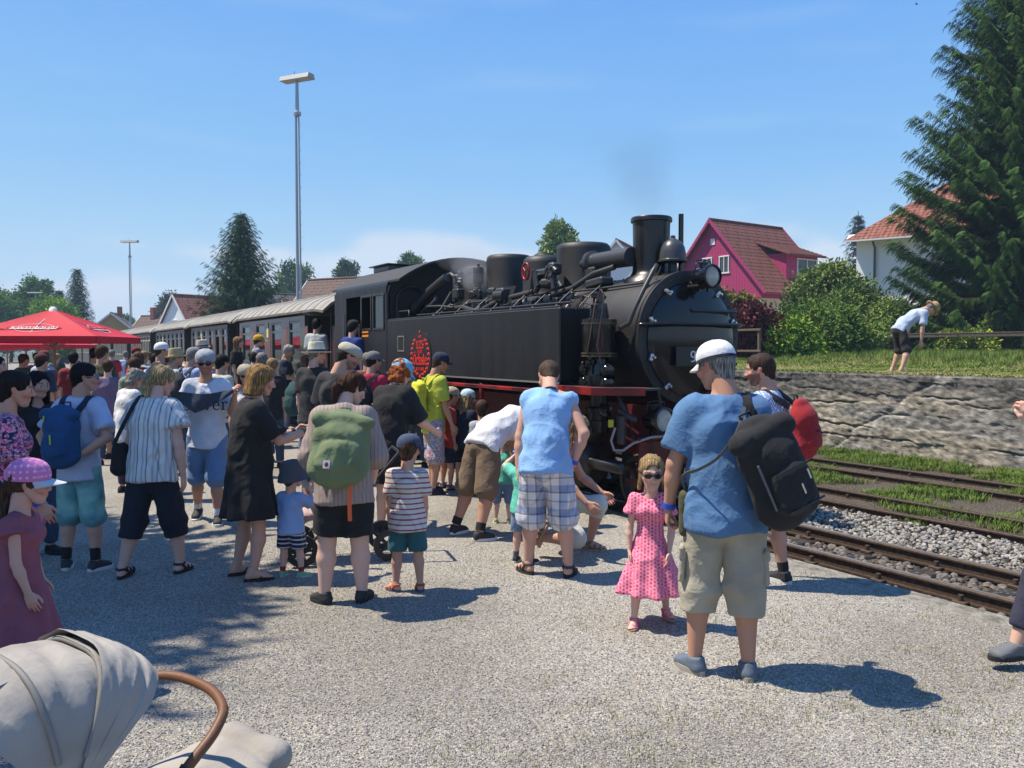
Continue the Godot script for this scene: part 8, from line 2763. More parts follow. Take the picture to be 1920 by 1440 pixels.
	B.call(-4.0, -16.9, 1.8, 165.0, "man in light grey t-shirt standing on the carriage step", cl("silver cotton", 0.42, 0.46, 0.47), dark, {"at": Vector3(-4.0, 0.62, -16.9), "bottom": {mat = cl("washed jeans", 0.3, 0.38, 0.46), len = 1.92, name = "trousers"}})
	B.call(-2.86, -14.75, 1.76, 150.0, "railwayman in blue overall and black cap climbing into the cab", cl("overall blue", 0.012, 0.04, 0.22), dark, {"at": Vector3(-2.86, 0.55, -14.75), "hat": {kind = "cap", mat = blk}, "bottom": {mat = cl("overall blue", 0.012, 0.04, 0.22), len = 1.92, name = "trousers"}})
	B.call(-3.35, -10.4, 1.6, 10.0, "woman with sunglasses in a white top, half behind the black dress", cl("soft white cotton", 0.62, 0.6, 0.58), lin(0.1, 0.05, 0.03), {"woman": true, "hair": "long", "glasses": shades, "look": [10, 8, 0], "hat": {kind = "cap", mat = beige, turn = 180.0}, "bottom": {mat = grey, len = 0.9}})
	B.call(-4.95, -10.6, 1.56, 150.0, "elderly woman with grey hair in a white blouse, leaning to her left", white, lin(0.36, 0.34, 0.31), {"woman": true, "hair": "curly", "bottom": {mat = cl("plum trousers", 0.05, 0.03, 0.06), len = 1.9, name = "trousers"}, "bend": 8, "look": [-20, 12, 0], "top": {mat = white, sleeve = 1.5, hem = 0.08}})
	B.call(-4.32, -10.1, 1.6, 160.0, "woman with short blond hair in a white blouse with dark dots", cloth("dotted blouse", lin(1, 1, 1), print_tex("ring dots", 32, func(x, y): return Color(0.2, 0.2, 0.22) if absf((Vector2(fmod(x, 16.0), fmod(y, 16.0)) - Vector2(8, 8)).length() - 3.6) < 1.4 else Color(0.86, 0.85, 0.82)), 9.0), lin(0.5, 0.4, 0.22), {"woman": true, "hair": "curly", "look": [-15, 6, 0]})
	B.call(-6.15, -14.4, 1.9, 130.0, "man in black t-shirt and white baseball cap, seen from the side", blk, brown, {"hat": {kind = "cap", mat = white}, "look": [-10, -2, 0]})
	B.call(-5.5, -13.4, 1.78, 120.0, "man in light shirt and straw hat holding a camera to his eye", cl("mint shirt", 0.5, 0.58, 0.55), silver, {"hat": {kind = "hat", mat = cl("pale straw", 0.5, 0.4, 0.2), band = cl("pale straw", 0.5, 0.4, 0.2), brim_w = 0.62}, "arms": [[Vector3(0.2, -0.6, 0.7), Vector3(-0.3, 0.9, 0.3)], [Vector3(0.2, -0.6, 0.7), Vector3(-0.3, 0.9, 0.3)]]})
	p = B.call(-5.0, -12.8, 1.82, 150.0, "man in grey striped cap and blue striped shirt behind the man in white", cloth("blue stripe shirt", lin(0.5, 0.62, 1.0), stripes_v(), 5.0), silver, {"hat": {kind = "cap", mat = cl("grey plaid felt", 0.2, 0.2, 0.21)}, "look": [-20, 10, 0]})
	rucksack(p, "grey black backpack on the man with the striped cap", cl("slate nylon", 0.03, 0.033, 0.04), Vector3(0.3, 0.42, 0.18), {})
	B.call(-6.6, -17.5, 1.95, 140.0, "person with small straw hat close to the grey carriage", cl("sand cotton", 0.4, 0.36, 0.28), brown, {"hat": {kind = "hat", mat = cl("white straw", 0.68, 0.62, 0.5), band = navy, brim_w = 0.62}})
	B.call(-6.2, -18.6, 1.72, 90.0, "woman with long wavy fair hair leaning at the carriage end", blk, lin(0.32, 0.2, 0.1), {"woman": true, "hair": "long", "at": Vector3(-6.2, 0.35, -18.6)})
	B.call(-5.75, -15.5, 1.72, 165.0, "person in dark blue bucket hat near the man with the straw hat", cl("lilac cotton", 0.3, 0.25, 0.4), brown, {"hat": {kind = "bucket", mat = cl("dusk blue", 0.08, 0.1, 0.16)}})
	B.call(-7.25, -16.0, 1.74, 175.0, "woman in bright red top among the crowd", cl("bright red cotton", 0.5, 0.02, 0.05), lin(0.16, 0.08, 0.04), {"woman": true, "hair": "bob"})
	p = B.call(-6.75, -15.6, 1.72, 170.0, "dark haired person in pale t-shirt with blue patterned backpack", cl("cream cotton", 0.55, 0.55, 0.45), lin(0.01, 0.014, 0.012), {})
	rucksack(p, "blue and white patterned backpack in the crowd", cl("royal nylon", 0.02, 0.05, 0.22), Vector3(0.3, 0.4, 0.18), {})
	B.call(-7.4, -17.8, 1.78, 90.0, "brown haired person in purple grey top by the cream windowed carriage", cl("mauve cotton", 0.2, 0.14, 0.24), lin(0.14, 0.06, 0.03), {"woman": true, "hair": "bob"})
	B.call(-9.2, -20.2, 1.84, 170.0, "man in wine red cap and navy shirt beside the parasol pole", navy, dark, {"hat": {kind = "cap", mat = cl("wine cotton", 0.2, 0.015, 0.02)}})
	B.call(-7.6, -13.3, 1.72, 175.0, "man in navy shirt with dark cap right of the parasol pole", cl("midnight cotton", 0.02, 0.035, 0.08), dark, {"hat": {kind = "cap", mat = cl("rust black", 0.05, 0.015, 0.015)}, "wide": 1.12})
	B.call(-9.2, -16.2, 1.76, 172.0, "man in light blue t-shirt with striped print left of the parasol pole", cl("powder blue cotton", 0.4, 0.5, 0.68), dark, {"hat": {kind = "cap", mat = cl("wine cotton", 0.2, 0.015, 0.02)}})
	B.call(-5.9, -9.35, 1.72, 100.0, "man with short dark hair in blue and white patterned shirt at the left", cloth("blue print shirt", lin(1, 1, 1), noise_tex(0.12, 128, [[0.3, Color(0.16, 0.22, 0.42)], [0.5, Color(0.75, 0.8, 0.88)], [0.7, Color(0.3, 0.4, 0.6)]], 77, 2), 3.0), dark, {})
	B.call(-8.3, -12.6, 1.66, 80.0, "man in grey cap and grey shirt behind the blue printed shirt", grey, silver, {"hat": {kind = "cap", mat = lgrey}})
	B.call(-9.7, -14.2, 1.74, 150.0, "person with pale cap below the edge of the red parasol", cl("beige shirt", 0.35, 0.3, 0.22), brown, {"hat": {kind = "cap", mat = offw}})
	var far := [[-9.6, -22.0, 1.72, "person in teal shirt far back beside the parasol pole", "sea cotton"], [-8.6, -21.0, 1.76, "person in dark shirt far back near the dark carriages", "coal cotton"], [-9.9, -25.0, 1.7, "distant person in white top by the dark carriages", "chalk cotton"], [-8.0, -19.6, 1.7, "person in rust brown shirt far back in the crowd", "rust cotton"], [-11.6, -24.0, 1.78, "distant person in red shirt under the second parasol", "bright red cotton"], [-13.2, -24.0, 1.68, "distant person in dark green shirt at the left edge", "forest cotton"], [-12.6, -27.0, 1.74, "distant person in pale blue shirt beneath the parasols", "powder blue cotton"], [-10.8, -28.0, 1.8, "distant person in black beyond the parasol pole", "coal cotton"], [-9.3, -23.6, 1.66, "distant fair haired person in cream near the carriages", "cream cotton"], [-7.9, -21.6, 1.62, "distant child in orange top beside the grey carriage", "apricot cotton"],
		[-7.9, -14.9, 1.75, "person in wine coloured shirt left of the man in olive", "wine cotton"], [-6.45, -13.2, 1.63, "woman in rose right of the man in olive", "mauve cotton"], [-5.55, -12.2, 1.68, "person in sage shirt behind the elderly woman", "sage cotton"], [-4.25, -12.0, 1.72, "person in cream behind the dotted blouse", "cream cotton"], [-8.6, -15.2, 1.7, "person in brown jacket in the shade of the parasol", "rust cotton"], [-9.0, -13.4, 1.74, "person in pale blue beside the man in the grey cap", "powder blue cotton"], [-8.2, -18.4, 1.76, "person in white shirt between the red top and the carriages", "chalk cotton"], [-10.2, -17.2, 1.7, "person in green shirt under the large red parasol", "forest cotton"], [-10.9, -19.0, 1.72, "person in rose top behind the parasol pole", "mauve cotton"], [-7.2, -19.2, 1.78, "person in white by the grey carriage door", "chalk cotton"], [-4.1, -13.6, 1.74, "person in teal shirt behind the printed white shirt", "sea cotton"], [-3.75, -12.9, 1.66, "person in dark top between the white haired man and the woman with sunglasses", "coal cotton"], [-2.35, -13.4, 1.74, "person in brown beside the panama hat near the cab", "rust cotton"], [-5.2, -16.6, 1.7, "person in pale blue near the carriage steps", "powder blue cotton"], [-7.0, -11.2, 1.64, "person in dark clothes behind the woman with black hair", "coal cotton"], [-8.9, -17.6, 1.82, "tall person in cream shirt near the parasol corner", "cream cotton"], [-1.5, -12.9, 1.7, "person in dark green beside the side tank", "forest cotton"]]
	var cols := {"sea cotton": lin(0.05, 0.16, 0.18), "coal cotton": lin(0.02, 0.02, 0.022), "chalk cotton": lin(0.65, 0.64, 0.6), "rust cotton": lin(0.2, 0.07, 0.03), "forest cotton": lin(0.03, 0.07, 0.035), "apricot cotton": lin(0.6, 0.25, 0.08), "sage cotton": lin(0.2, 0.26, 0.18), "wine cotton": lin(0.2, 0.015, 0.02), "midnight cotton": lin(0.02, 0.035, 0.08), "mauve cotton": lin(0.4, 0.16, 0.24)}
	for q in far:
		B.call(q[0], q[1], q[2], rng.randf_range(120, 230), q[3], cloth(q[4], cols.get(q[4], Color.WHITE)), [dark, brown, blond, silver][rng.randi() % 4], {})

func stripes(a: Color, b: Color, share: float) -> Texture2D:
	return print_tex("stripes %s %s" % [a, b], 32, func(x, y): return b if y % 32 < 32 * share else a)

func stripes_v() -> Texture2D:
	return print_tex("stripes v", 64, func(x, y): return [Color(0.82, 0.82, 0.8), Color(0.36, 0.42, 0.5), Color(0.8, 0.8, 0.78), Color(0.62, 0.66, 0.7)][0 if x % 16 < 7 else (1 if x % 16 < 9 else (2 if x % 16 < 13 else 3))])

func knit() -> Texture2D:
	return print_tex("knit", 32, func(x, y): return Color(1, 1, 1) if x % 8 < 6 else Color(0.82, 0.82, 0.82))

func plaid() -> Texture2D:
	return print_tex("plaid", 64, func(x, y):
		var f := func(v: int) -> Color:
			v = v % 32
			if v < 9: return Color(0.42, 0.5, 0.66)
			if v < 11: return Color(0.2, 0.2, 0.25)
			if v > 20 and v < 23: return Color(0.5, 0.44, 0.42)
			return Color(0.86, 0.85, 0.84)
		return f.call(x) * 0.5 + f.call(y) * 0.5)

func blotch() -> Texture2D:
	return print_tex("blotch", 64, func(x, y):
		var n := wob.get_noise_2d(x * 11.0, y * 11.0) + wob.get_noise_2d(x * 5.0 + 99.0, y * 5.0)
		var k := int(fposmod(n * 7.0, 5.0))
		return [Color(0.15, 0.3, 0.7), Color(0.85, 0.2, 0.35), Color(0.2, 0.7, 0.75), Color(0.95, 0.75, 0.2), Color(0.7, 0.75, 0.9)][k])

func floral() -> Texture2D:
	return print_tex("floral", 96, func(x, y):
		var n := wob.get_noise_2d(x * 7.0, y * 7.0 + 40.0)
		var q := wob.get_noise_2d(x * 16.0 + 500.0, y * 16.0)
		if n > 0.12: return Color(0.85, 0.22, 0.42) if q > 0.0 else Color(0.95, 0.6, 0.7)
		if n > 0.02: return Color(0.9, 0.85, 0.9)
		return Color(0.05, 0.06, 0.14) if q > -0.15 else Color(0.2, 0.2, 0.45))
# ---------------------------------------------------------------- what people carry, the pushchairs, smoke
func cargo_pocket(p: Dictionary, s: float, m: Material) -> void:
	var j: Array = p.J[0 if s > 0 else 1]
	var y: Vector3 = (j[0] - j[1]).normalized()
	var x := Vector3(s, 0, 0.15).normalized()
	var z := x.cross(y).normalized()
	x = y.cross(z)
	var c: Vector3 = j[0].lerp(j[1], 0.72) + x * 0.056 * p.H
	var mb := MB.new()
	mb.box(c, Vector3(0.035, 0.19, 0.17), Basis(x, y, z), 0.012)
	mb.box(c + y * 0.075 + x * 0.012, Vector3(0.03, 0.07, 0.18), Basis(x, y, z), 0.01)
	part("cargo_pocket", mb, m, p.node)

func pouch(p: Dictionary) -> void:
	var T := worn("olive camera pouch hanging at the hip of the man in faded blue", "pouch", p, "camera_pouch")
	var at: Vector3 = p.pelvis + Vector3(0.215, -0.01, 0.0)
	var f := Field.new(at - Vector3(0.12, 0.2, 0.12), at + Vector3(0.12, 0.2, 0.12), 0.01)
	f.bone(at + Vector3(0, 0.08, 0), at - Vector3(0, 0.1, 0), 0.045, 0.045, 0.02, 0, Vector3.BACK, 0.032, 0.036)
	f.bone(at + Vector3(0.0, 0.1, 0), at + Vector3(0, 0.03, 0), 0.05, 0.048, 0.01, 0, Vector3.BACK, 0.036, 0.036)
	part("bag", f.mesh(), cl("olive drab", 0.07, 0.065, 0.03), T)
	var m := MB.new()
	var H: float = p.H
	var zb := -0.142 * H
	ribbon(m, [at + Vector3(0, 0.13, 0), p.waist + Vector3(0.23, 0.0, -0.08), p.waist + Vector3(0.15, 0.06, -0.215), p.waist + Vector3(0.06, 0.13, zb), p.chest + Vector3(-0.03, 0.02, zb - 0.01), p.neck + Vector3(-0.1, -0.05, -0.1), p.neck + Vector3(-0.13, 0.03, 0.0), p.chest + Vector3(-0.06, 0.08, 0.17), p.waist + Vector3(0.1, 0.05, 0.2), at + Vector3(0, 0.13, 0.02)], 0.016, 0.008, Vector3.BACK)
	part("strap", m, mat("strap grey", lin(0.07, 0.075, 0.08), 0.8), T)

func shoulder_bag(p: Dictionary, label: String, s: float, m: Material, w: float) -> void:
	var T := worn(label, "bag", p, "shoulder_bag")
	var H: float = p.H
	var at: Vector3 = p.waist + Vector3(s * 0.165 * H * p.wd * 0.85, -0.03 * H, -0.03)
	var f := Field.new(at - Vector3(0.14, 0.26, 0.26), at + Vector3(0.14, 0.26, 0.26), 0.013)
	f.bone(at + Vector3(0, 0.06, 0), at - Vector3(0, 0.09, 0), w * 0.45, w * 0.5, 0.03, 0, Vector3.BACK, 0.045, 0.07)
	var mb := f.mesh()
	folds(mb, 0.01, 1.2, 1.2)
	part("bag", mb, m, T)
	var st := MB.new()
	var sh: Vector3 = p.neck + p.cb.x * s * 0.07 * H
	ribbon(st, [at + Vector3(0, 0.1, 0.12), at.lerp(sh, 0.5) + p.cb.z * 0.085 * H, sh + p.cb.z * 0.055 * H - p.up * 0.02 * H, sh + p.up * 0.025 * H, sh - p.cb.z * 0.06 * H - p.up * 0.02 * H, at.lerp(sh, 0.5) - p.cb.z * 0.085 * H, at + Vector3(0, 0.1, -0.12)], 0.03, 0.008, Vector3.BACK)
	part("strap", st, m, T)

func shopping_bag(p: Dictionary) -> void:
	var T := worn("pale grey printed shopping bag in the hand of the man in charcoal", "bag", p, "shopping_bag")
	var at: Vector3 = p.A[0][2] + Vector3(0.02, -0.12, 0.02)
	var m := MB.new()
	m.prism(PackedVector2Array([Vector2(-0.15, 0), Vector2(-0.19, -0.42), Vector2(0.19, -0.42), Vector2(0.16, 0.02)]), 0.12, Transform3D(Basis(Vector3.UP, 0.5), at + Vector3(0, -0.06, -0.06)))
	var o := part("bag", m, cl("grey print", 0.36, 0.4, 0.42), T)
	m = MB.new()
	m.box(at + Basis(Vector3.UP, 0.5) * Vector3(0.0, -0.22, 0.0) + Vector3(0, -0.03, -0.06), Vector3(0.3, 0.06, 0.128), Basis(Vector3.UP, 0.5) * Basis(Vector3.BACK, -0.5))
	part("print", m, mats["dark denim"], o)
	m = MB.new()
	for z in [-0.06, 0.06]:
		m.tube([at + Vector3(-0.08, -0.06, z), at + Vector3(-0.05, 0.07, z * 0.3), at + Vector3(0.05, 0.07, z * 0.3), at + Vector3(0.08, -0.06, z)], 0.008, 5)
	part("handles", m, mats["black cotton"], T)

func held_cloth(p: Dictionary) -> void:
	var T := worn("dark grey triangular cloth stretched across the chest of the man in white", "cloth", p, "scarf")
	var a: Vector3 = p.A[1][5] * Vector3(-0.05, -0.4, 0)
	var b: Vector3 = p.A[0][5] * Vector3(-0.05, -0.4, 0)
	var rows: Array = []
	var fr := p.cb.z as Vector3
	for j in 9:
		var t := j / 8.0
		var row: Array = []
		for i in 21:
			var q := i / 20.0
			var sag := -0.05 * sin(q * PI)
			var drop := 0.2 * t * (1.0 - absf(q - 0.4) * (1.9 if q < 0.4 else 1.4))
			var z := 0.02 * sin(q * 14.0 + t * 3.0)
			row.append(a.lerp(b, q) + Vector3(0, sag - maxf(drop, 0.012 * t), 0) + fr * (z + 0.02 * sin(q * PI)))
		rows.append(row)
	var m := MB.new()
	m.sheet(rows)
	var back: Array = []
	for r in rows:
		back.append(r.map(func(e): return e - fr * 0.006))
	m.sheet(back, true)
	part("fabric", m, cl("steel cloth", 0.05, 0.065, 0.09), T)

func shirt_print(p: Dictionary) -> void:
	var b: Basis = p.cb
	var o := part_mesh("print", lettering("Oliver", 0.16, 0.006, "Droid Serif", 400), p.node, Transform3D(b, p.chest.lerp(p.waist, 0.25) + b.z * 0.103 * p.H), mats["navy cotton"])

func hood(m: MB, c: Vector3, b: Basis, r: Vector3, a0: float, a1: float, th: float, ribs := 0) -> void:
	# fabric stretched over hoops that turn about an axle: a quarter of an ellipsoid
	for layer in 2:
		var rows: Array = []
		for j in 25:
			var row: Array = []
			var t := j / 24.0
			var a := lerpf(a0, a1, t)
			for i in 25:
				var q := lerpf(-PI / 2, PI / 2, i / 24.0)
				var k := 1.0 - th * layer
				var pull := 1.0 - 0.035 * absf(sin(t * PI * ribs)) if ribs > 0 else 1.0
				var fold := 0.004 * wob.get_noise_2d(t * 420.0 + q * 60.0, q * 130.0) + 0.012 * (1.0 - 2.5 * absf(wob.get_noise_2d(t * 200.0 + 50.0, q * 70.0 + t * 90.0)))
				var w := pow(absf(sin(q)), 0.62) * signf(sin(q))
				var cc := pow(maxf(cos(q), 0.0), 0.62)
				row.append(c + b * Vector3(w * r.x * k, sin(a) * cc * r.y * k * pull + fold, cos(a) * cc * r.z * k * pull))
			rows.append(row)
		m.sheet(rows, layer == 1)

func pushchair() -> void:
	var T := thing("pushchair", "beige pushchair with hood up and brown leather bumper bar", "pushchair", Vector3(-1.33, 0, -2.36), 0.0)
	var fab := cloth("pushchair fabric", lin(0.37, 0.335, 0.29))
	fab.normal_scale = 0.5
	var dk := mat("pushchair black", lin(0.015, 0.015, 0.017), 0.5)
	var leather := mat("bumper leather", lin(0.14, 0.055, 0.02), 0.4)
	leather.normal_enabled = true
	leather.normal_texture = noise_tex(0.1, 128, [], 81, 3, true, 2.0)
	leather.normal_scale = 0.25
	leather.roughness = 0.55
	tri_map(leather, 4.0)
	var b := Basis(Vector3.UP, deg_to_rad(143.0))  # +z is where it drives
	var c := Vector3(0, 0.64, 0)
	var m := MB.new()
	hood(m, c - b.z * 0.08, b, Vector3(0.25, 0.36, 0.4), 1.15, 2.2, 0.03, 2)
	var h := part("hood", m, fab, T)
	m = MB.new()
	hood(m, c - b.z * 0.08, b, Vector3(0.262, 0.385, 0.43), 0.68, 1.22, 0.05, 0)
	part("visor", m, fab, h)
	m = MB.new()
	for a in [1.2, 1.72]:
		var arc: Array = []
		for i in 21:
			var q := lerpf(-1.4, 1.4, i / 20.0)
			arc.append(c - b.z * 0.08 + b * Vector3(pow(absf(sin(q)), 0.62) * signf(q) * 0.254, sin(a) * pow(cos(q), 0.62) * 0.366, cos(a) * pow(cos(q), 0.62) * 0.406))
		m.tube(arc, 0.009, 6)
	part("zip", m, mat("zip grey", lin(0.2, 0.19, 0.17), 0.7), h)
	m = MB.new()
	var rows: Array = []
	for j in 9:
		var row: Array = []
		for i in 13:
			var t := j / 8.0
			var q := lerpf(-0.55, 0.75, i / 12.0)
			var a := lerpf(1.75, 2.15, t)
			row.append(c - b.z * 0.08 + b * Vector3(sin(q) * 0.262, sin(a) * pow(cos(q), 0.62) * 0.37 + 0.012, cos(a) * pow(cos(q), 0.62) * 0.41 - 0.014 * t))
		rows.append(row)
	m.sheet(rows, false)
	part("flap", m, fab, h)
	# seat, foot cover, bumper bar
	var f := Field.new(Vector3(-0.7, 0.2, -0.95), Vector3(0.8, 0.95, 0.9), 0.014)
	f.bone(c + b * Vector3(0, -0.18, -0.25), c + b * Vector3(0, -0.3, 0.1), 0.24, 0.24, 0.05, 0, b.x, 0.1, 0.1)
	f.bone(c + b * Vector3(0, -0.3, 0.1), c + b * Vector3(0, -0.24, 0.58), 0.24, 0.22, 0.05, 0, b.x, 0.09, 0.06)
	f.bone(c + b * Vector3(-0.12, -0.21, 0.68), c + b * Vector3(0.12, -0.21, 0.68), 0.05, 0.05, 0.04)
	var seat := f.mesh()
	folds(seat, 0.012, 1.4, 1.2)
	part("seat", seat, fab, T)
	m = MB.new()
	var bar := [Vector3(-0.27, -0.14, 0.14), Vector3(-0.28, -0.03, 0.24), Vector3(-0.26, 0.05, 0.36), Vector3(-0.18, 0.085, 0.43), Vector3(0, 0.095, 0.46), Vector3(0.18, 0.085, 0.43), Vector3(0.26, 0.05, 0.36), Vector3(0.28, -0.03, 0.24)]
	var cv := Curve3D.new()
	for i in bar.size():
		var t: Vector3 = (bar[mini(i + 1, 7)] - bar[maxi(i - 1, 0)]) * 0.2
		cv.add_point(c + b * bar[i], b * -t, b * t)
	var pts: Array = []
	pts.assign(Array(cv.tessellate_even_length(4, 0.03)))
	m.tube(pts, 0.0165, 12)
	part("bumper_bar", m, leather, T)
	m = MB.new()
	for s in [-1.0, 1.0]:
		m.tube([c + b * Vector3(s * 0.28, -0.02, 0.25), c + b * Vector3(s * 0.27, -0.13, 0.17), c + b * Vector3(s * 0.265, -0.2, 0.08)], 0.022, 10)
		m.ball(c + b * Vector3(s * 0.275, -0.19, 0.1), Vector3(0.02, 0.045, 0.045), b, 14)
	part("bar_joint", m, dk, T)
	m = MB.new()
	for s in [-1.0, 1.0]:
		m.ball(c + b * Vector3(s * 0.297, -0.19, 0.1), Vector3(0.004, 0.022, 0.022), b, 12)
	part("button", m, mats["bright steel"], T)
	m = MB.new()
	for s in [-1.0, 1.0]:
		m.tube([c + b * Vector3(s * 0.27, -0.25, 0.1), c + b * Vector3(s * 0.27, -0.1, -0.35), c + b * Vector3(s * 0.25, 0.22, -0.62)], 0.017, 9)
		m.tube([c + b * Vector3(s * 0.27, -0.22, 0.05), c + b * Vector3(s * 0.25, -0.58, 0.38)], 0.016, 9)
		m.tube([c + b * Vector3(s * 0.27, -0.22, 0.0), c + b * Vector3(s * 0.29, -0.55, -0.34)], 0.016, 9)
	m.tube([c + b * Vector3(-0.25, 0.22, -0.62), c + b * Vector3(-0.22, 0.26, -0.66), c + b * Vector3(0.22, 0.26, -0.66), c + b * Vector3(0.25, 0.22, -0.62)], 0.019, 9)
	part("frame", m, dk, T)
	m = MB.new()
	m.box(c + b * Vector3(0, 0.02, -0.36), Vector3(0.42, 0.5, 0.03), b * Basis(Vector3.RIGHT, -0.35), 0.012)
	part("seat_back", m, dk, T)
	m = MB.new()
	m.box(c + b * Vector3(0, -0.5, -0.05), Vector3(0.4, 0.18, 0.5), b, 0.04)
	part("basket", m, dk, T)
	for q in [[0.25, 0.38, 0.1], [-0.25, 0.38, 0.1], [0.3, -0.34, 0.15], [-0.3, -0.34, 0.15]]:
		m = MB.new()
		m.lathe([Vector2(q[2] * 0.7, -0.02), Vector2(q[2], -0.02), Vector2(q[2], 0.02), Vector2(q[2] * 0.7, 0.02), Vector2(q[2] * 0.7, -0.02)], 22, Transform3D(b * Basis(Vector3(0, 0, 1), Vector3(1, 0, 0), Vector3(0, 1, 0)), Vector3(0, q[2], 0) + b * Vector3(q[0], 0, q[1])))
		part("wheel", m, dk, T)

func buggy() -> void:
	var T := thing("pushchair", "pushchair with pink seat half hidden in front of the green backpack woman", "pushchair", Vector3(-1.62, 0, -7.25), 0.3)
	var dk := mat("pushchair black", lin(0.015, 0.015, 0.017), 0.5)
	for x in [-0.24, 0.5]:
		for z in [-0.22, 0.22]:
			var m := MB.new()
			m.lathe([Vector2(0.085, -0.02), Vector2(0.135, -0.02), Vector2(0.135, 0.02), Vector2(0.085, 0.02), Vector2(0.085, -0.02)], 24, Transform3D(Basis(Vector3(1, 0, 0), Vector3(0, 0, 1), Vector3(0, -1, 0)), Vector3(x, 0.135, z)))
			for k in 5:
				m.bar(Vector3(x, 0.135, z), Vector3(x + cos(k * TAU / 5) * 0.09, 0.135 + sin(k * TAU / 5) * 0.09, z), 0.02, 0.012, Vector3.BACK)
			part("wheel", m, dk, T)
	var m := MB.new()
	for z in [-0.2, 0.2]:
		m.tube([Vector3(-0.24, 0.135, z), Vector3(0.2, 0.5, z), Vector3(0.6, 0.95, z)], 0.014, 7)
		m.tube([Vector3(0.5, 0.135, z), Vector3(0.15, 0.45, z)], 0.014, 7)
	m.tube([Vector3(0.6, 0.95, -0.2), Vector3(0.6, 0.95, 0.2)], 0.016, 7)
	part("frame", m, dk, T)
	var f := Field.new(Vector3(-0.5, 0.15, -0.35), Vector3(0.6, 0.95, 0.35), 0.02)
	f.bone(Vector3(-0.2, 0.42, 0), Vector3(0.15, 0.42, 0), 0.17, 0.18, 0.05, 0, Vector3.BACK, 0.06, 0.07)
	f.bone(Vector3(0.15, 0.42, 0), Vector3(0.35, 0.8, 0), 0.18, 0.17, 0.05, 0, Vector3.BACK, 0.06, 0.05)
	f.bone(Vector3(-0.22, 0.4, 0), Vector3(-0.28, 0.3, 0), 0.15, 0.14, 0.05, 0, Vector3.BACK, 0.05, 0.04)
	part("seat", f.mesh(), cl("blush cotton", 0.6, 0.42, 0.4), T)
	m = MB.new()
	m.tube([Vector3(-0.16, 0.55, -0.2), Vector3(-0.2, 0.6, -0.16), Vector3(-0.2, 0.6, 0.16), Vector3(-0.16, 0.55, 0.2)], 0.018, 8)
	part("bumper_bar", m, mat("bumper leather", lin(0.2, 0.075, 0.025), 0.4), T)

func puff(label: String, at: Vector3, size: Vector3, density: float, c: Color) -> void:
	var v := FogVolume.new()
	v.name = numbered("smoke")
	v.shape = RenderingServer.FOG_VOLUME_SHAPE_ELLIPSOID
	v.size = size
	var m := FogMaterial.new()
	m.density = density
	m.albedo = c
	v.material = m
	add_child(v)
	v.position = at
	tag(v, label, "smoke")

func bird() -> void:
	var m := MB.new()
	m.ball(Vector3.ZERO, Vector3(0.06, 0.06, 0.2), Basis.IDENTITY, 8)
	for s in [-1.0, 1.0]:
		m.tri3(Vector3(s * 0.03, 0, 0.08), Vector3(s * 0.3, 0.14, 0.02), Vector3(s * 0.03, 0, -0.08), Vector3.UP)
		m.tri3(Vector3(s * 0.3, 0.14, 0.02), Vector3(s * 0.55, 0.08, -0.12), Vector3(s * 0.03, 0, -0.08), Vector3.UP)
	m.tri3(Vector3(0, 0, -0.15), Vector3(0.08, 0, -0.34), Vector3(-0.08, 0, -0.34), Vector3.UP)
	var o := part("bird", m, mat("bird grey", lin(0.12, 0.1, 0.09), 0.8), self)
	o.position = Vector3(24.0, 22.3, -50.0)
	o.scale = Vector3.ONE * 0.45
	o.rotation = Vector3(0.3, 1.1, 0.2)
	tag(o, "small bird flying high at the upper right", "bird")

func props() -> void:
	pushchair()
	buggy()
	bird()
	for k in 7:
		puff(["thin grey smoke rising over the chimney, lowest veil", "thin grey smoke just above the lowest veil", "thin smoke veil at half height over the chimney", "smoke veil drifting to the rear above the chimney", "upper smoke veil over the chimney", "faint smoke veil near the top of the plume", "faintest smoke at the top of the plume"][k], track(7.68 + 0.06 * k + rng.randf_range(-0.1, 0.1), 6.5 + rng.randf_range(-0.15, 0.15), 3.52 + k * 0.14), Vector3(0.5 + 0.1 * k, 0.6, 0.5 + 0.1 * k), 0.085 - 0.01 * k, Color(0.3, 0.3, 0.33))
	for k in 5:
		puff(["white steam around the valve on the boiler", "white steam wisp beside the boiler valve", "white steam drifting above the boiler valve", "thin steam rising before the rear dome", "thin steam fading over the rear dome"][k], track(11.1 + 0.1 * k + rng.randf_range(-0.15, 0.15), 6.1 + rng.randf_range(-0.1, 0.1), 2.86 + 0.12 * k), Vector3(0.5 + 0.1 * k, 0.34 + 0.07 * k, 0.45), 0.55 - 0.08 * k, Color(0.96, 0.96, 0.97))
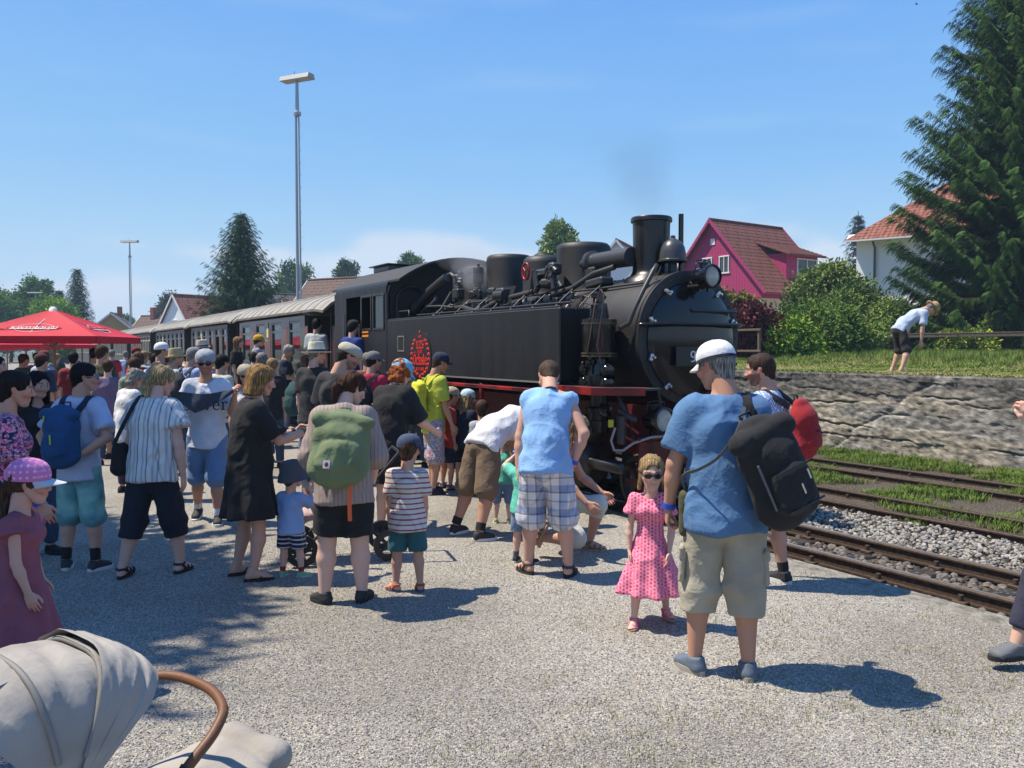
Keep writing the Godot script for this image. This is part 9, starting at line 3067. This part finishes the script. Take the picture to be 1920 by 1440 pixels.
# ---------------------------------------------------------------- sky and everything
func sky_picture() -> ImageTexture:
	var W := 1024
	var H := 512
	var im := Image.create(W, H, false, Image.FORMAT_RGB8)
	var cl := FastNoiseLite.new()
	cl.frequency = 1.6
	cl.fractal_octaves = 5
	cl.seed = 4
	var top := Color(0.37, 0.62, 0.975)
	var mid := Color(0.6, 0.81, 1.0)
	var hor := Color(0.85, 0.935, 1.0)
	for y in H:
		var el := (0.5 - (y + 0.5) / H) * PI
		var e := maxf(sin(el), 0.0)
		var base := hor.lerp(mid, smoothstep(0.0, 0.24, e))
		base = base.lerp(top, smoothstep(0.1, 0.62, e))
		for x in W:
			var az := (x + 0.5) / W * TAU
			var c := base
			if el > 0.0:
				var d := Vector3(sin(az) * cos(el), sin(el), -cos(az) * cos(el))
				# the left of the picture is hazier, towards the sun
				c = c.lerp(Color(0.72, 0.88, 1.0), 0.3 * clampf(0.2 - d.x, 0.0, 1.0) * (1.0 - smoothstep(0.1, 0.6, e)))
				var q := Vector3(d.x, d.y * 4.5, d.z) * 1.6
				var n := cl.get_noise_3dv(q)
				var bank := smoothstep(0.02, 0.3, n + 0.42 * exp(-pow((e - 0.07) / 0.07, 2.0)) - 0.2) * (1.0 - smoothstep(0.12, 0.2, e))
				c = c.lerp(Color(0.9, 0.94, 1.0), 0.75 * bank)
				var r := Vector3(d.x * 1.2 + d.y, d.y * 9.0, d.z * 1.2) * 1.5
				var wisp := smoothstep(0.12, 0.55, cl.get_noise_3dv(r + Vector3(20, 3, 7))) * smoothstep(0.08, 0.25, e)
				c = c.lerp(Color(0.85, 0.92, 1.0), 0.13 * wisp)
			else:
				c = Color(0.3, 0.31, 0.28)
			im.set_pixel(x, y, c)
	return ImageTexture.create_from_image(im)

func _ready() -> void:
	rng.seed = 20240
	wob.seed = 3
	wob.frequency = 0.01
	wob.fractal_octaves = 2
	var cam := Camera3D.new()
	cam.name = "camera"
	cam.position = Vector3(0, 1.85, 0)
	cam.rotation_degrees = Vector3(-2.397, 0, 0)
	cam.fov = 49.77
	cam.far = 2000.0
	cam.near = 0.05
	add_child(cam)
	cam.current = true
	var we := WorldEnvironment.new()
	var en := Environment.new()
	en.background_mode = Environment.BG_SKY
	var sm := PanoramaSkyMaterial.new()
	sm.panorama = sky_picture()
	sm.energy_multiplier = 0.65
	var sky := Sky.new()
	sky.sky_material = sm
	en.sky = sky
	en.tonemap_mode = Environment.TONE_MAPPER_LINEAR
	en.tonemap_exposure = 1.45
	en.sdfgi_enabled = true
	en.ssao_enabled = true
	en.ssil_enabled = true
	en.fog_enabled = true
	en.fog_density = 0.0007
	en.fog_light_color = Color(0.75, 0.86, 0.97)
	en.volumetric_fog_enabled = true
	en.volumetric_fog_density = 0.0
	we.environment = en
	add_child(we)
	var sun := DirectionalLight3D.new()
	sun.name = "sun"
	sun.light_energy = 1.6
	sun.light_color = Color(1.0, 0.96, 0.89)
	sun.light_angular_distance = 0.5
	sun.shadow_enabled = true
	add_child(sun)
	sun.look_at_from_position(Vector3.ZERO, Vector3(0.97, -1.86, 0.13))
	wrinkle = noise_tex(0.009, 512, [], 3, 3, true, 7.0, FastNoiseLite.TYPE_SIMPLEX_SMOOTH, true)
	mottle = noise_tex(0.01, 128, [[0.0, Color(0.82, 0.82, 0.82)], [1.0, Color(1, 1, 1)]], 9, 3)
	ground()
	station()
	train()
	vegetation()
	grass()
	crowd()
	props()
